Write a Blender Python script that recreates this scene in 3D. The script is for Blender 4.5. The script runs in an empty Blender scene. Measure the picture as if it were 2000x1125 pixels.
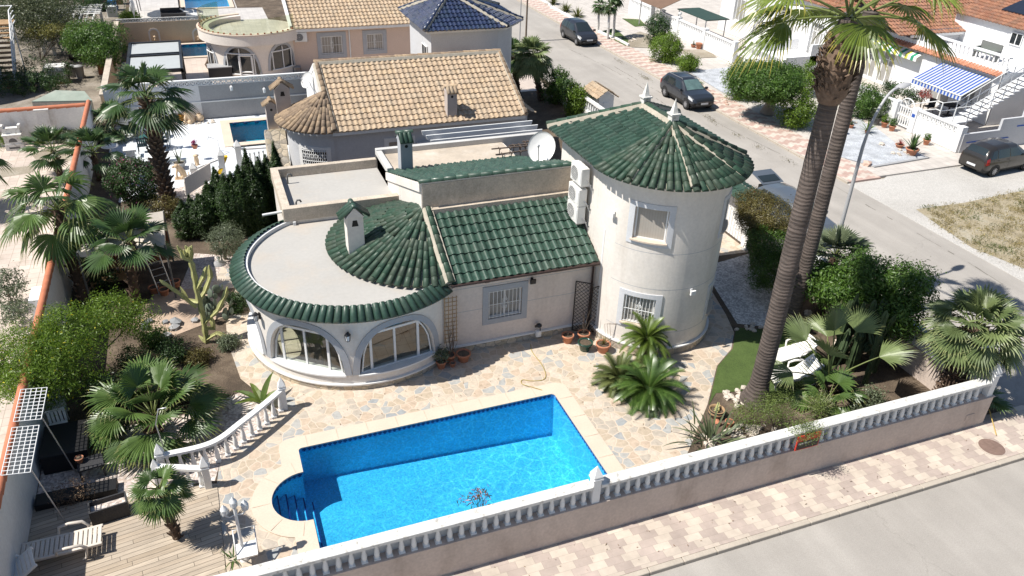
import bpy, math, random
import numpy as np
from mathutils import Vector, Matrix
from mathutils.geometry import tessellate_polygon
random.seed(7); RN = np.random.default_rng(11)
S = bpy.context.scene
COL = S.collection
pi = math.pi
def rad(a): return a * pi / 180
def V3(*a): return np.array(a, float)
# ---------------------------------------------------------------- camera
CAM = V3(0, 0, 16)
FPX, YAW, PIT, ROLL = 1550.0, rad(21.95), rad(30.8), rad(2.2)
_fw = V3(math.sin(YAW) * math.cos(PIT), math.cos(YAW) * math.cos(PIT), -math.sin(PIT))
_rt = V3(math.cos(YAW), -math.sin(YAW), 0); _up = np.cross(_rt, _fw)
_r2 = _rt * math.cos(ROLL) + _up * math.sin(ROLL); _u2 = -_rt * math.sin(ROLL) + _up * math.cos(ROLL)
cd = bpy.data.cameras.new('camera'); cam = bpy.data.objects.new('camera', cd); COL.objects.link(cam)
cd.sensor_width = 36; cd.lens = FPX / 2000 * 36; cd.clip_start = .1; cd.clip_end = 2000
cam.matrix_world = Matrix(((_r2[0], _u2[0], -_fw[0], CAM[0]), (_r2[1], _u2[1], -_fw[1], CAM[1]),
                           (_r2[2], _u2[2], -_fw[2], CAM[2]), (0, 0, 0, 1)))
S.camera = cam
# ---------------------------------------------------------------- sky, sun, exposure
SUN_EL, SUN_AZ = rad(55), rad(177)          # azimuth of the sun measured from +X, counter-clockwise
W = bpy.data.worlds.new('World'); S.world = W; W.use_nodes = True
wn = W.node_tree; wn.nodes.clear()
sky = wn.nodes.new('ShaderNodeTexSky'); sky.sky_type = 'NISHITA'; sky.sun_disc = False
sky.sun_elevation = SUN_EL; sky.sun_rotation = pi / 2 - SUN_AZ; sky.altitude = 50; sky.dust_density = .6; sky.ozone_density = 1.6
bg = wn.nodes.new('ShaderNodeBackground'); bg.inputs[1].default_value = .076
wo = wn.nodes.new('ShaderNodeOutputWorld')
wn.links.new(sky.outputs[0], bg.inputs[0]); wn.links.new(bg.outputs[0], wo.inputs[0])
sl = bpy.data.lights.new('sun', 'SUN'); sl.energy = 4.8; sl.angle = rad(.53); sl.color = (1, .955, .88)
sun = bpy.data.objects.new('sun', sl); COL.objects.link(sun)
_sd = Vector((math.cos(SUN_AZ) * math.cos(SUN_EL), math.sin(SUN_AZ) * math.cos(SUN_EL), math.sin(SUN_EL)))
sun.rotation_euler = _sd.to_track_quat('Z', 'Y').to_euler(); sun.location = (-30, 20, 60)
S.view_settings.view_transform = 'Standard'; S.view_settings.look = 'None'
S.view_settings.exposure = .53; S.view_settings.gamma = 1
S.cycles.max_bounces = 8; S.cycles.transparent_max_bounces = 12; S.cycles.caustics_reflective = False
# ---------------------------------------------------------------- survey: photo pixel -> point in the place
def _ray(px, py):
    d = V3((px - 1000) / FPX, (py - 562.5) / FPX, 1)
    return _r2 * d[0] - _u2 * d[1] + _fw * d[2]
def G(px, py, z=0.): d = _ray(px, py); return CAM + d * ((z - CAM[2]) / d[2])
def GX(px, py, X): d = _ray(px, py); return CAM + d * ((X - CAM[0]) / d[0])
def GY(px, py, Y): d = _ray(px, py); return CAM + d * ((Y - CAM[1]) / d[1])
def G2(px, py, z=0.): p = G(px, py, z); return (p[0], p[1])
def hgt(bx, by, tx, ty, z0=0.):
    b = G(bx, by, z0); d = _ray(tx, ty); return CAM[2] + d[2] * np.dot((b - CAM)[:2], d[:2]) / np.dot(d[:2], d[:2])
# ---------------------------------------------------------------- mesh building
class MB:
    def __init__(s): s.v = []; s.f = []; s.m = []; s.s = []; s.uv = []
    def add(s, vs, fs, m=0, smooth=False, uvs=None):
        k = len(s.v); s.v += [tuple(map(float, p)) for p in vs]
        for i, f in enumerate(fs):
            s.f.append([k + a for a in f]); s.m.append(m); s.s.append(smooth)
            s.uv.append(uvs[i] if uvs is not None else None)
        return s
    def box(s, x0, x1, y0, y1, z0, z1, m=0, R=None, c=None, b=0.):
        if b:
            return s.bbox(x0, x1, y0, y1, z0, z1, b, m, R, c)
        vs = [V3(x, y, z) for z in (z0, z1) for y in (y0, y1) for x in (x0, x1)]
        if R is not None: vs = [R @ p + c for p in vs]
        return s.add(vs, [(0, 2, 3, 1), (4, 5, 7, 6), (0, 1, 5, 4), (1, 3, 7, 5), (3, 2, 6, 7), (2, 0, 4, 6)], m)
    def bbox(s, x0, x1, y0, y1, z0, z1, b, m=0, R=None, c=None):
        # box with chamfered vertical and top edges
        def ring(e, z): return [(x0 + e + b, y0 + e, z), (x1 - e - b, y0 + e, z), (x1 - e, y0 + e + b, z), (x1 - e, y1 - e - b, z),
                                (x1 - e - b, y1 - e, z), (x0 + e + b, y1 - e, z), (x0 + e, y1 - e - b, z), (x0 + e, y0 + e + b, z)]
        vs = ring(0, z0) + ring(0, z1 - b) + ring(b, z1); vs = [V3(*p) for p in vs]
        if R is not None: vs = [R @ p + c for p in vs]
        fs = [tuple(range(7, -1, -1)), tuple(range(16, 24))]
        for k in (0, 8):
            for i in range(8): j = (i + 1) % 8; fs.append((k + i, k + j, k + 8 + j, k + 8 + i))
        return s.add(vs, fs, m)
    def quad(s, a, b, c, d, m=0, uv=None): return s.add([a, b, c, d], [(0, 1, 2, 3)], m, False, [uv] if uv else None)
    def prism(s, poly, z0, z1, m=0, bottom=True):
        n = len(poly)
        ar = sum(poly[i][0] * poly[(i + 1) % n][1] - poly[(i + 1) % n][0] * poly[i][1] for i in range(n))
        if ar < 0: poly = poly[::-1]
        vs = [(p[0], p[1], z0) for p in poly] + [(p[0], p[1], z1) for p in poly]
        tri = tessellate_polygon([[Vector((p[0], p[1], 0)) for p in poly]])
        fs = []
        for t in tri:
            a, b, c = t
            A, B, Cc = poly[a], poly[b], poly[c]
            if (B[0] - A[0]) * (Cc[1] - A[1]) - (B[1] - A[1]) * (Cc[0] - A[0]) < 0: a, c = c, a
            fs.append((a + n, b + n, c + n))
            if bottom: fs.append((c, b, a))
        for i in range(n): j = (i + 1) % n; fs.append((i, j, n + j, n + i))
        return s.add(vs, fs, m)
    def extrude(s, poly3, d, m=0):
        # planar polygon of 3-D points swept along vector d
        n = len(poly3); p = [V3(*q) for q in poly3]; d = V3(*d)
        nrm = np.zeros(3)
        for i in range(n): nrm += np.cross(p[i] - p[0], p[(i + 1) % n] - p[0])
        if np.dot(nrm, d) > 0: p = p[::-1]
        fs = [tuple(range(n)), tuple(range(2 * n - 1, n - 1, -1))]
        for i in range(n): j = (i + 1) % n; fs.append((j, i, n + i, n + j))
        return s.add(p + [q + d for q in p], fs, m)
    def sheet(s, outer, holes, z, m=0):
        polys = [[Vector((p[0], p[1], 0)) for p in q] for q in [outer] + holes]
        flat = [p for q in polys for p in q]; fs = []
        for t in tessellate_polygon(polys):
            a, b, c = t
            if (flat[b] - flat[a]).cross(flat[c] - flat[a]).z < 0: a, c = c, a
            fs.append((a, b, c))
        return s.add([(p.x, p.y, z) for p in flat], fs, m)
    def holed(s, x0, x1, y0, y1, z, holes, m=0):
        xs = sorted({x0, x1, *[min(max(h[k], x0), x1) for h in holes for k in (0, 1)]})
        ys = sorted({y0, y1, *[min(max(h[k], y0), y1) for h in holes for k in (2, 3)]})
        for a, b in zip(xs, xs[1:]):
            for c, d in zip(ys, ys[1:]):
                mx, my = (a + b) / 2, (c + d) / 2
                if any(h[0] < mx < h[1] and h[2] < my < h[3] for h in holes): continue
                s.quad((a, c, z), (b, c, z), (b, d, z), (a, d, z), m)
        return s
    def wall(s, o, u, L, H, n, holes=(), depth=.14, thick=0, m=0):
        # upright wall face from o along unit u, height H, outward normal n, rectangular holes (u0,u1,z0,z1) with reveals
        o, u, n = V3(*o), V3(*u), V3(*n); zz = V3(0, 0, 1)
        flip = np.dot(np.cross(u, zz), n) < 0
        def q(a, b, c, d): s.add([a, b, c, d] if not flip else [d, c, b, a], [(0, 1, 2, 3)], m)
        xs = sorted({0, L, *[h[k] for h in holes for k in (0, 1)]}); ys = sorted({0, H, *[h[k] for h in holes for k in (2, 3)]})
        P = lambda a, z, dd=0: o + u * a + zz * z - n * dd
        for a, b in zip(xs, xs[1:]):
            for c, d in zip(ys, ys[1:]):
                mx, my = (a + b) / 2, (c + d) / 2
                if any(h[0] < mx < h[1] and h[2] < my < h[3] for h in holes): continue
                q(P(a, c), P(b, c), P(b, d), P(a, d))
        for h in holes:
            a, b, c, d = h
            q(P(a, c), P(a, d), P(a, d, depth), P(a, c, depth)); q(P(b, d), P(b, c), P(b, c, depth), P(b, d, depth))
            q(P(b, c), P(a, c), P(a, c, depth), P(b, c, depth)); q(P(a, d), P(b, d), P(b, d, depth), P(a, d, depth))
        if thick:
            for A, B in ((0, 0), (L, L)): q(P(A, 0), P(A, H), P(A, H, thick), P(A, 0, thick))
            q(P(0, H), P(L, H), P(L, H, thick), P(0, H, thick)); q(P(L, 0, thick), P(0, 0, thick), P(0, H, thick), P(L, H, thick))
        return s
    def tube(s, pts, r, n=8, caps=True, m=0, smooth=True):
        pts = [V3(*p) for p in pts]; k = len(pts); rr = r if hasattr(r, '__len__') else [r] * k
        t0 = pts[1] - pts[0]; t0 /= np.linalg.norm(t0)
        ref = V3(0, 0, 1) if abs(t0[2]) < .9 else V3(1, 0, 0)
        a = np.cross(t0, ref); a /= np.linalg.norm(a); vs = []
        for i in range(k):
            t = pts[min(i + 1, k - 1)] - pts[max(i - 1, 0)]; t /= (np.linalg.norm(t) + 1e-12)
            a = a - t * np.dot(a, t); a /= np.linalg.norm(a); b = np.cross(t, a)
            for j in range(n): w = 2 * pi * j / n; vs.append(pts[i] + (a * math.cos(w) + b * math.sin(w)) * rr[i])
        fs = [(i * n + j, i * n + (j + 1) % n, (i + 1) * n + (j + 1) % n, (i + 1) * n + j) for i in range(k - 1) for j in range(n)]
        s.add(vs, fs, m, smooth)
        if caps: s.add(vs[:n], [tuple(range(n - 1, -1, -1))], m); s.add(vs[-n:], [tuple(range(n))], m)
        return s
    def lathe(s, prof, n=16, c=(0, 0, 0), m=0, smooth=True, a0=0, a1=2 * pi):
        full = abs(a1 - a0 - 2 * pi) < 1e-6; k = n if full else n + 1; vs = []
        for r, z in prof:
            for j in range(k): w = a0 + (a1 - a0) * j / n; vs.append((c[0] + r * math.cos(w), c[1] + r * math.sin(w), c[2] + z))
        fs = [(i * k + j, i * k + (j + 1) % k, (i + 1) * k + (j + 1) % k, (i + 1) * k + j) for i in range(len(prof) - 1) for j in range(n)]
        return s.add(vs, fs, m, smooth)
    def grid(s, F, nu, nv, m=0, smooth=True, uv=None, skip=None):
        vs = [F(i, j) for j in range(nv + 1) for i in range(nu + 1)]; fs = []; uvs = []
        for j in range(nv):
            for i in range(nu):
                if skip and skip(i, j): continue
                a = j * (nu + 1) + i; fs.append((a, a + 1, a + nu + 2, a + nu + 1))
                if uv: uvs.append([uv(i, j)] * 4)
        return s.add(vs, fs, m, smooth, uvs if uv else None)
    def blob(s, c, r, n=8, jit=.18, m=0, flat=1., smooth=False):
        # an irregular stone
        vs = [(c[0], c[1], c[2] - r * flat * .5)]; k = max(3, n // 2)
        for i in range(1, k):
            ph = pi * i / k
            for j in range(n):
                w = 2 * pi * j / n + i * .4; q = r * (1 + random.uniform(-jit, jit))
                vs.append((c[0] + q * math.sin(ph) * math.cos(w), c[1] + q * math.sin(ph) * math.sin(w), c[2] - q * math.cos(ph) * flat))
        vs.append((c[0], c[1], c[2] + r * flat)); L = len(vs) - 1
        fs = [(0, 1 + (j + 1) % n, 1 + j) for j in range(n)]
        for i in range(k - 2):
            for j in range(n): a = 1 + i * n; b = a + n; fs.append((a + j, a + (j + 1) % n, b + (j + 1) % n, b + j))
        a = 1 + (k - 2) * n; fs += [(a + j, a + (j + 1) % n, L) for j in range(n)]
        return s.add(vs, fs, m, smooth)
    def xf(s, Mx):
        A = np.array(s.v) @ np.array(Mx)[:3, :3].T + np.array(Mx)[:3, 3]; s.v = [tuple(p) for p in A]; return s
    def mesh(s, name, mats, off=None):
        v = np.array(s.v, float)
        if off is not None: v = v - off
        me = bpy.data.meshes.new(name); me.from_pydata(v.tolist(), [], s.f)
        for mt in mats: me.materials.append(mt)
        me.polygons.foreach_set('material_index', s.m); me.polygons.foreach_set('use_smooth', s.s)
        if any(u is not None for u in s.uv):
            ul = me.uv_layers.new(name='UVMap'); flat = []
            for f, u in zip(s.f, s.uv): flat += [c for p in (u or [(0, 0)] * len(f)) for c in p]
            ul.data.foreach_set('uv', flat)
        me.update(); return me
ABS = {}
def thing(name, label, cat, loc=(0, 0, 0), group=None):
    o = bpy.data.objects.new(name, None); COL.objects.link(o); o.location = loc; o.empty_display_size = .2
    ABS[o.name] = V3(*loc); o['label'] = label; o['category'] = cat
    if group: o['group'] = group
    return o
def part(name, mb, mats, parent, label=None, kind=None, local=False):
    if not isinstance(mats, (list, tuple)): mats = [mats]
    off = V3(0, 0, 0) if local else ABS[parent.name]
    o = bpy.data.objects.new(name, mb if isinstance(mb, bpy.types.Mesh) else mb.mesh(name, mats, off)); COL.objects.link(o)
    o.parent = parent; ABS[o.name] = ABS[parent.name]
    if label: o['label'] = label
    if kind: o['kind'] = kind
    return o
def solo(name, label, cat, mb, mats, group=None, kind=None):
    if not isinstance(mats, (list, tuple)): mats = [mats]
    v = np.array(mb.v, float); off = V3((v[:, 0].min() + v[:, 0].max()) / 2, (v[:, 1].min() + v[:, 1].max()) / 2, v[:, 2].min())
    o = bpy.data.objects.new(name, mb.mesh(name, mats, off)); COL.objects.link(o); o.location = off
    if label: o['label'] = label; o['category'] = cat
    if group: o['group'] = group
    if kind: o['kind'] = kind
    return o
def struct(name, mb, mats, kind='structure'):
    if not isinstance(mats, (list, tuple)): mats = [mats]
    o = bpy.data.objects.new(name, mb.mesh(name, mats)); COL.objects.link(o); o['kind'] = kind; return o
def dup(root, loc, rotz=0, label=None, group=None, scale=None):
    def cp(o, par):
        c = o.copy(); COL.objects.link(c)
        if par is not None: c.parent = par
        for ch in list(o.children): cp(ch, c)
        return c
    r = cp(root, None); r.location = loc; r.rotation_euler = (0, 0, rotz)
    if scale: r.scale = (scale,) * 3 if not hasattr(scale, '__len__') else scale
    if label: r['label'] = label
    if group: r['group'] = group
    return r
# ---------------------------------------------------------------- materials
class NT:
    def __init__(s, name):
        s.m = bpy.data.materials.new(name); s.m.use_nodes = True; s.t = s.m.node_tree; s.t.nodes.clear()
    def n(s, typ, ins=None, **props):
        k = s.t.nodes.new('ShaderNode' + typ)
        for a, b in props.items(): setattr(k, a, b)
        for a, b in (ins or {}).items(): s.put(k, a, b)
        return k
    def put(s, k, a, b):
        i = k.inputs[a]
        if isinstance(b, bpy.types.NodeSocket): s.t.links.new(b, i)
        elif isinstance(b, bpy.types.Node): s.t.links.new(b.outputs[0], i)
        else:
            if hasattr(b, '__len__') and len(b) == 3 and i.type == 'RGBA': b = (*b, 1)
            i.default_value = b
    def math(s, op, a, b=0., c=0.): return s.n('Math', {0: a, 1: b, 2: c}, operation=op).outputs[0]
    def mix(s, f, a, b, bt='MIX'):
        k = s.n('Mix', {0: f, 6: a, 7: b}, data_type='RGBA', blend_type=bt); return k.outputs[2]
    def pos(s): return s.n('NewGeometry').outputs['Position']
    def noise(s, vec, sc, det=4., rough=.55, out=0): return s.n('TexNoise', {'Vector': vec, 'Scale': sc, 'Detail': det, 'Roughness': rough}).outputs[out]
    def ramp(s, f, stops, interp='LINEAR'):
        k = s.n('ValToRGB', {0: f}); e = k.color_ramp; e.interpolation = interp
        while len(e.elements) < len(stops): e.elements.new(.5)
        for el, (p, c) in zip(e.elements, stops): el.position = p; el.color = (*c, 1) if len(c) == 3 else c
        return k.outputs[0]
    def rng(s, f, a, b, c, d): return s.n('MapRange', {0: f, 1: a, 2: b, 3: c, 4: d}).outputs[0]
    def bump(s, h, st, dist=.02, nrm=None):
        k = s.n('Bump', {'Height': h, 'Strength': st, 'Distance': dist})
        if nrm is not None: s.put(k, 'Normal', nrm)
        return k.outputs[0]
    def bsdf(s, **k):
        p = s.n('BsdfPrincipled')
        for a, b in k.items(): s.put(p, a.replace('_', ' '), b)
        return p
    def schlick(s, f0, nb=None):
        k = s.n('LayerWeight', {0: .5}); nb is not None and s.put(k, 'Normal', nb); return s.math('ADD', s.math('MULTIPLY', s.math('POWER', k.outputs['Facing'], 5.), 1 - f0), f0)
    def out(s, sh): s.n('OutputMaterial', {0: sh}); return s.m
def hs(c, k): return tuple(min(1, x * k) for x in c)
def mat(name, col, rough=.7, var=.12, scale=1.5, bump=0., bscale=40., metal=0., spec=.35, fine=.06, dirt=None, coat=0.):
    t = NT(name); p = t.pos()
    f = t.noise(p, scale, 5, .6); c = t.mix(t.rng(f, .25, .75, 0, 1), hs(col, 1 - var), hs(col, 1 + var))
    if fine: c = t.mix(1., c, t.rng(t.noise(p, scale * 14, 3), .3, .7, 1 - fine, 1 + fine), 'MULTIPLY')
    if dirt:
        dcol, amt, dsc, stretch = dirt
        mp = t.n('Mapping', {0: p, 3: (dsc, dsc, dsc * stretch)}); d = t.noise(mp, 1., 6, .65)
        c = t.mix(t.rng(d, .52, .75, 0, amt), c, dcol)
    k = dict(Base_Color=c, Roughness=rough, Metallic=metal)
    b = t.bsdf(**k); t.put(b, 'Specular IOR Level', spec)
    if coat: t.put(b, 'Coat Weight', coat); t.put(b, 'Coat Roughness', .05)
    if bump: t.put(b, 'Normal', t.bump(t.noise(p, bscale, 3), bump))
    return t.out(b)
def leafmat(name, dark, light, tip=None, trans=.25, rough=.45, spec=.4):
    t = NT(name); uv = t.n('UVMap').outputs[0]; u = t.n('SeparateXYZ', {0: uv})
    c = t.mix(u.outputs[0], dark, light)
    if tip: c = t.mix(t.rng(u.outputs[1], .7, 1., 0, .85), c, tip)
    c = t.mix(1., c, t.rng(t.noise(t.pos(), 1.1, 3), .3, .7, .75, 1.25), 'MULTIPLY')
    b = t.bsdf(Base_Color=c, Roughness=rough); t.put(b, 'Specular IOR Level', spec)
    tr = t.n('BsdfTranslucent', {0: t.mix(.5, c, hs(light, 1.4))})
    return t.out(t.n('MixShader', {0: trans, 1: b, 2: tr}))
def tilemat(name, cols, rough=.3, spec=.5, moss=None, coat=0.):
    t = NT(name); uv = t.n('UVMap').outputs[0]; w = t.n('TexWhiteNoise', {0: t.n('VectorMath', {0: uv}, operation='FLOOR').outputs[0]}, noise_dimensions='2D')
    n = len(cols); c = t.ramp(w.outputs[0], [(i / n, cc) for i, cc in enumerate(cols)], 'CONSTANT')
    p = t.pos(); c = t.mix(1., c, t.rng(t.noise(p, 9, 5, .65), .3, .7, .72, 1.28), 'MULTIPLY')
    if moss: c = t.mix(t.rng(t.noise(p, 2.3, 6, .7), .5, .72, 0, moss[1]), c, moss[0])
    b = t.bsdf(Base_Color=c, Roughness=t.rng(t.noise(p, 5, 4), .3, .7, rough * .7, rough * 1.5)); t.put(b, 'Specular IOR Level', spec)
    t.put(b, 'Normal', t.bump(t.noise(p, 55, 3), .15, .01))
    if coat: t.put(b, 'Coat Weight', coat)
    return t.out(b)
def flagstone():
    t = NT('flagstone'); p = t.pos(); q = t.n('VectorMath', {0: p, 1: t.n('VectorMath', {0: t.noise(p, 1.6, 2, .5, 1), 1: (.28, .28, 0)}, operation='MULTIPLY').outputs[0]}, operation='ADD').outputs[0]
    m2 = t.n('Mapping', {0: q, 3: (1, 1, 0)}).outputs[0]
    v = t.n('TexVoronoi', {'Vector': m2, 'Scale': 3.3, 'Randomness': .95}, voronoi_dimensions='2D')
    e = t.n('TexVoronoi', {'Vector': m2, 'Scale': 3.3, 'Randomness': .95}, voronoi_dimensions='2D', feature='DISTANCE_TO_EDGE')
    r = t.n('SeparateColor', {0: v.outputs['Color']}).outputs[0]
    c = t.ramp(r, [(0, (.44, .36, .27)), (.18, (.52, .44, .35)), (.34, (.47, .37, .28)), (.48, (.41, .36, .30)), (.6, (.52, .45, .37)), (.74, (.36, .36, .345)), (.86, (.30, .315, .32)), (.93, (.47, .40, .32))], 'CONSTANT')
    c = t.mix(1., c, t.rng(t.noise(p, 7, 5, .65), .3, .7, .8, 1.15), 'MULTIPLY')
    g = t.rng(e.outputs[0], .04, .07, 1, 0)
    c = t.mix(g, c, (.54, .45, .355)); c = t.mix(t.rng(t.noise(p, .5, 4), .45, .7, 0, .3), c, (.54, .45, .355))
    b = t.bsdf(Base_Color=c, Roughness=.75)
    h = t.math('ADD', t.rng(e.outputs[0], .02, .09, 0, 1), t.math('MULTIPLY', t.noise(p, 30, 3), .3))
    t.put(b, 'Normal', t.bump(h, .35, .015)); return t.out(b)
def stoneclad(): # irregular stone plinth
    t = NT('stone_plinth'); p = t.pos(); v = t.n('TexVoronoi', {'Vector': p, 'Scale': 3.4}); e = t.n('TexVoronoi', {'Vector': p, 'Scale': 3.4}, feature='DISTANCE_TO_EDGE')
    r = t.n('SeparateColor', {0: v.outputs['Color']}).outputs[0]
    c = t.ramp(r, [(0, (.50, .42, .30)), (.3, (.42, .38, .32)), (.55, (.58, .49, .37)), (.8, (.38, .33, .27))], 'CONSTANT')
    c = t.mix(1., c, t.rng(t.noise(p, 9, 5), .3, .7, .75, 1.2), 'MULTIPLY')
    c = t.mix(t.rng(e.outputs[0], .025, .05, 1, 0), c, (.30, .27, .22)); b = t.bsdf(Base_Color=c, Roughness=.8)
    t.put(b, 'Normal', t.bump(t.rng(e.outputs[0], .02, .1, 0, 1), .5, .02)); return t.out(b)
def paver(name, a, bb, rot=0., sx=.42, sy=.21):
    t = NT(name); p = t.pos(); mp = t.n('Mapping', {0: p, 2: (0, 0, rot)}).outputs[0]; s = t.n('SeparateXYZ', {0: mp})
    yr = t.math('DIVIDE', s.outputs[1], sy); r = t.math('FLOOR', yr)
    x = t.math('ADD', t.math('DIVIDE', s.outputs[0], sx), t.math('MULTIPLY', t.math('PINGPONG', r, 2.), .34)); ci = t.math('FLOOR', x)
    par = t.math('MODULO', t.math('ADD', ci, 1000.), 2.)
    wn_ = t.n('TexWhiteNoise', {0: t.n('CombineXYZ', {0: ci, 1: r})}, noise_dimensions='2D').outputs[0]
    c = t.mix(par, a, bb); c = t.mix(1., c, t.rng(wn_, 0, 1, .93, 1.06), 'MULTIPLY')
    c = t.mix(1., c, t.rng(t.noise(p, 1.1, 7, .7), .3, .7, .76, 1.12), 'MULTIPLY')
    fx = t.math('FRACT', x); fy = t.math('FRACT', yr)
    jx = t.math('LESS_THAN', t.math('MINIMUM', fx, t.math('SUBTRACT', 1., fx)), .012); jy = t.math('LESS_THAN', t.math('MINIMUM', fy, t.math('SUBTRACT', 1., fy)), .02)
    j = t.math('MAXIMUM', jx, jy); c = t.mix(t.math('MULTIPLY', j, .45), c, (.22, .18, .15))
    b = t.bsdf(Base_Color=c, Roughness=.85); t.put(b, 'Normal', t.bump(t.math('ADD', t.math('MULTIPLY', j, -.6), t.math('MULTIPLY', t.noise(p, 60, 3), .3)), .25, .01)); return t.out(b)
def tiled(name, col, grout, sx, sy, var=.06, rough=.4, rot=0., wid=.025, stain=None):
    t = NT(name); p = t.pos(); mp = t.n('Mapping', {0: p, 2: (0, 0, rot), 3: (1 / sx, 1 / sy, 1)}).outputs[0]; s = t.n('SeparateXYZ', {0: mp})
    w = t.n('TexWhiteNoise', {0: t.n('VectorMath', {0: mp}, operation='FLOOR').outputs[0]}, noise_dimensions='2D').outputs[0]
    c = t.mix(1., col, t.rng(w, 0, 1, 1 - var, 1 + var), 'MULTIPLY'); c = t.mix(1., c, t.rng(t.noise(p, 1.2, 5), .3, .7, .88, 1.1), 'MULTIPLY')
    if stain: c = t.mix(t.rng(t.noise(p, .8, 6, .7), .52, .7, 0, stain[1]), c, stain[0])
    fs = [t.math('FRACT', s.outputs[i]) for i in (0, 1)]
    j = t.math('LESS_THAN', t.math('MINIMUM', *[t.math('MINIMUM', f, t.math('SUBTRACT', 1., f)) for f in fs]), wid)
    b = t.bsdf(Base_Color=t.mix(j, c, grout), Roughness=rough); return t.out(b)
def planks(name, cols, w, L, rot, rough=.7):
    t = NT(name); p = t.pos(); mp = t.n('Mapping', {0: p, 2: (0, 0, rot)}).outputs[0]; s = t.n('SeparateXYZ', {0: mp})
    yr = t.math('DIVIDE', s.outputs[1], w); r = t.math('FLOOR', yr); off = t.n('TexWhiteNoise', {1: r}, noise_dimensions='1D').outputs[0]
    x = t.math('ADD', t.math('DIVIDE', s.outputs[0], L), t.math('MULTIPLY', off, 7.)); ci = t.math('FLOOR', x)
    wn_ = t.n('TexWhiteNoise', {0: t.n('CombineXYZ', {0: ci, 1: r})}, noise_dimensions='2D').outputs[0]
    c = t.ramp(wn_, [(i / len(cols), k) for i, k in enumerate(cols)])
    g = t.noise(t.n('Mapping', {0: mp, 3: (1.2, 22, 1)}).outputs[0], 1.5, 5, .6); c = t.mix(1., c, t.rng(g, .3, .7, .78, 1.18), 'MULTIPLY')
    c = t.mix(1., c, t.rng(t.noise(p, .9, 4), .3, .7, .88, 1.1), 'MULTIPLY')
    fy = t.math('FRACT', yr); fx = t.math('FRACT', x)
    j = t.math('MAXIMUM', t.math('LESS_THAN', t.math('MINIMUM', fy, t.math('SUBTRACT', 1., fy)), .035), t.math('LESS_THAN', fx, .006))
    b = t.bsdf(Base_Color=t.mix(j, c, (.05, .04, .03)), Roughness=rough); t.put(b, 'Normal', t.bump(t.math('MULTIPLY', j, -1.), .5, .01)); return t.out(b)
def gravel(name, cols, sc=22., bumpd=.03):
    t = NT(name); p = t.pos(); v = t.n('TexVoronoi', {'Vector': p, 'Scale': sc})
    r = t.n('SeparateColor', {0: v.outputs['Color']}).outputs[0]; n = len(cols)
    c = t.ramp(r, [(i / n, k) for i, k in enumerate(cols)], 'CONSTANT')
    c = t.mix(1., c, t.rng(t.noise(p, 1.5, 5), .3, .7, .75, 1.2), 'MULTIPLY')
    b = t.bsdf(Base_Color=c, Roughness=.9); t.put(b, 'Normal', t.bump(v.outputs['Distance'], -.9, bumpd)); return t.out(b)
def roadmat():
    t = NT('worn_road'); p = t.pos(); c = t.mix(t.rng(t.noise(p, .35, 6, .6), .3, .7, 0, 1), (.31, .286, .258), (.385, .357, .324))
    streak = t.noise(t.n('Mapping', {0: p, 2: (0, 0, .03), 3: (.9, .06, 1)}).outputs[0], 1.2, 5, .6)
    c = t.mix(1., c, t.rng(streak, .3, .7, .9, 1.08), 'MULTIPLY'); c = t.mix(1., c, t.rng(t.noise(p, 40, 3), .3, .7, .88, 1.1), 'MULTIPLY')
    v = t.n('TexVoronoi', {'Vector': t.n('VectorMath', {0: p, 1: t.n('VectorMath', {0: t.noise(p, .8, 5, .7, 1), 1: (1.5, 1.5, 0)}, operation='MULTIPLY').outputs[0]}, operation='ADD').outputs[0], 'Scale': .13}, feature='DISTANCE_TO_EDGE', voronoi_dimensions='2D')
    c = t.mix(t.rng(v.outputs[0], .001, .004, .25, 0), c, (.17, .16, .14)); c = t.mix(t.rng(t.noise(p, .9, 6, .7), .62, .8, 0, .5), c, (.24, .22, .19))
    b = t.bsdf(Base_Color=c, Roughness=.9); t.put(b, 'Normal', t.bump(t.noise(p, 80, 3), .3, .01)); return t.out(b)
def groundmat(name, stops, sc=.5, b_=.5, bs=18.):
    t = NT(name); p = t.pos(); c = t.ramp(t.noise(p, sc, 8, .68), stops); c = t.mix(1., c, t.rng(t.noise(p, 25, 4, .7), .3, .7, .65, 1.3), 'MULTIPLY')
    b = t.bsdf(Base_Color=c, Roughness=.95); t.put(b, 'Normal', t.bump(t.noise(p, bs, 5, .7), b_, .05)); return t.out(b)
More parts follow.
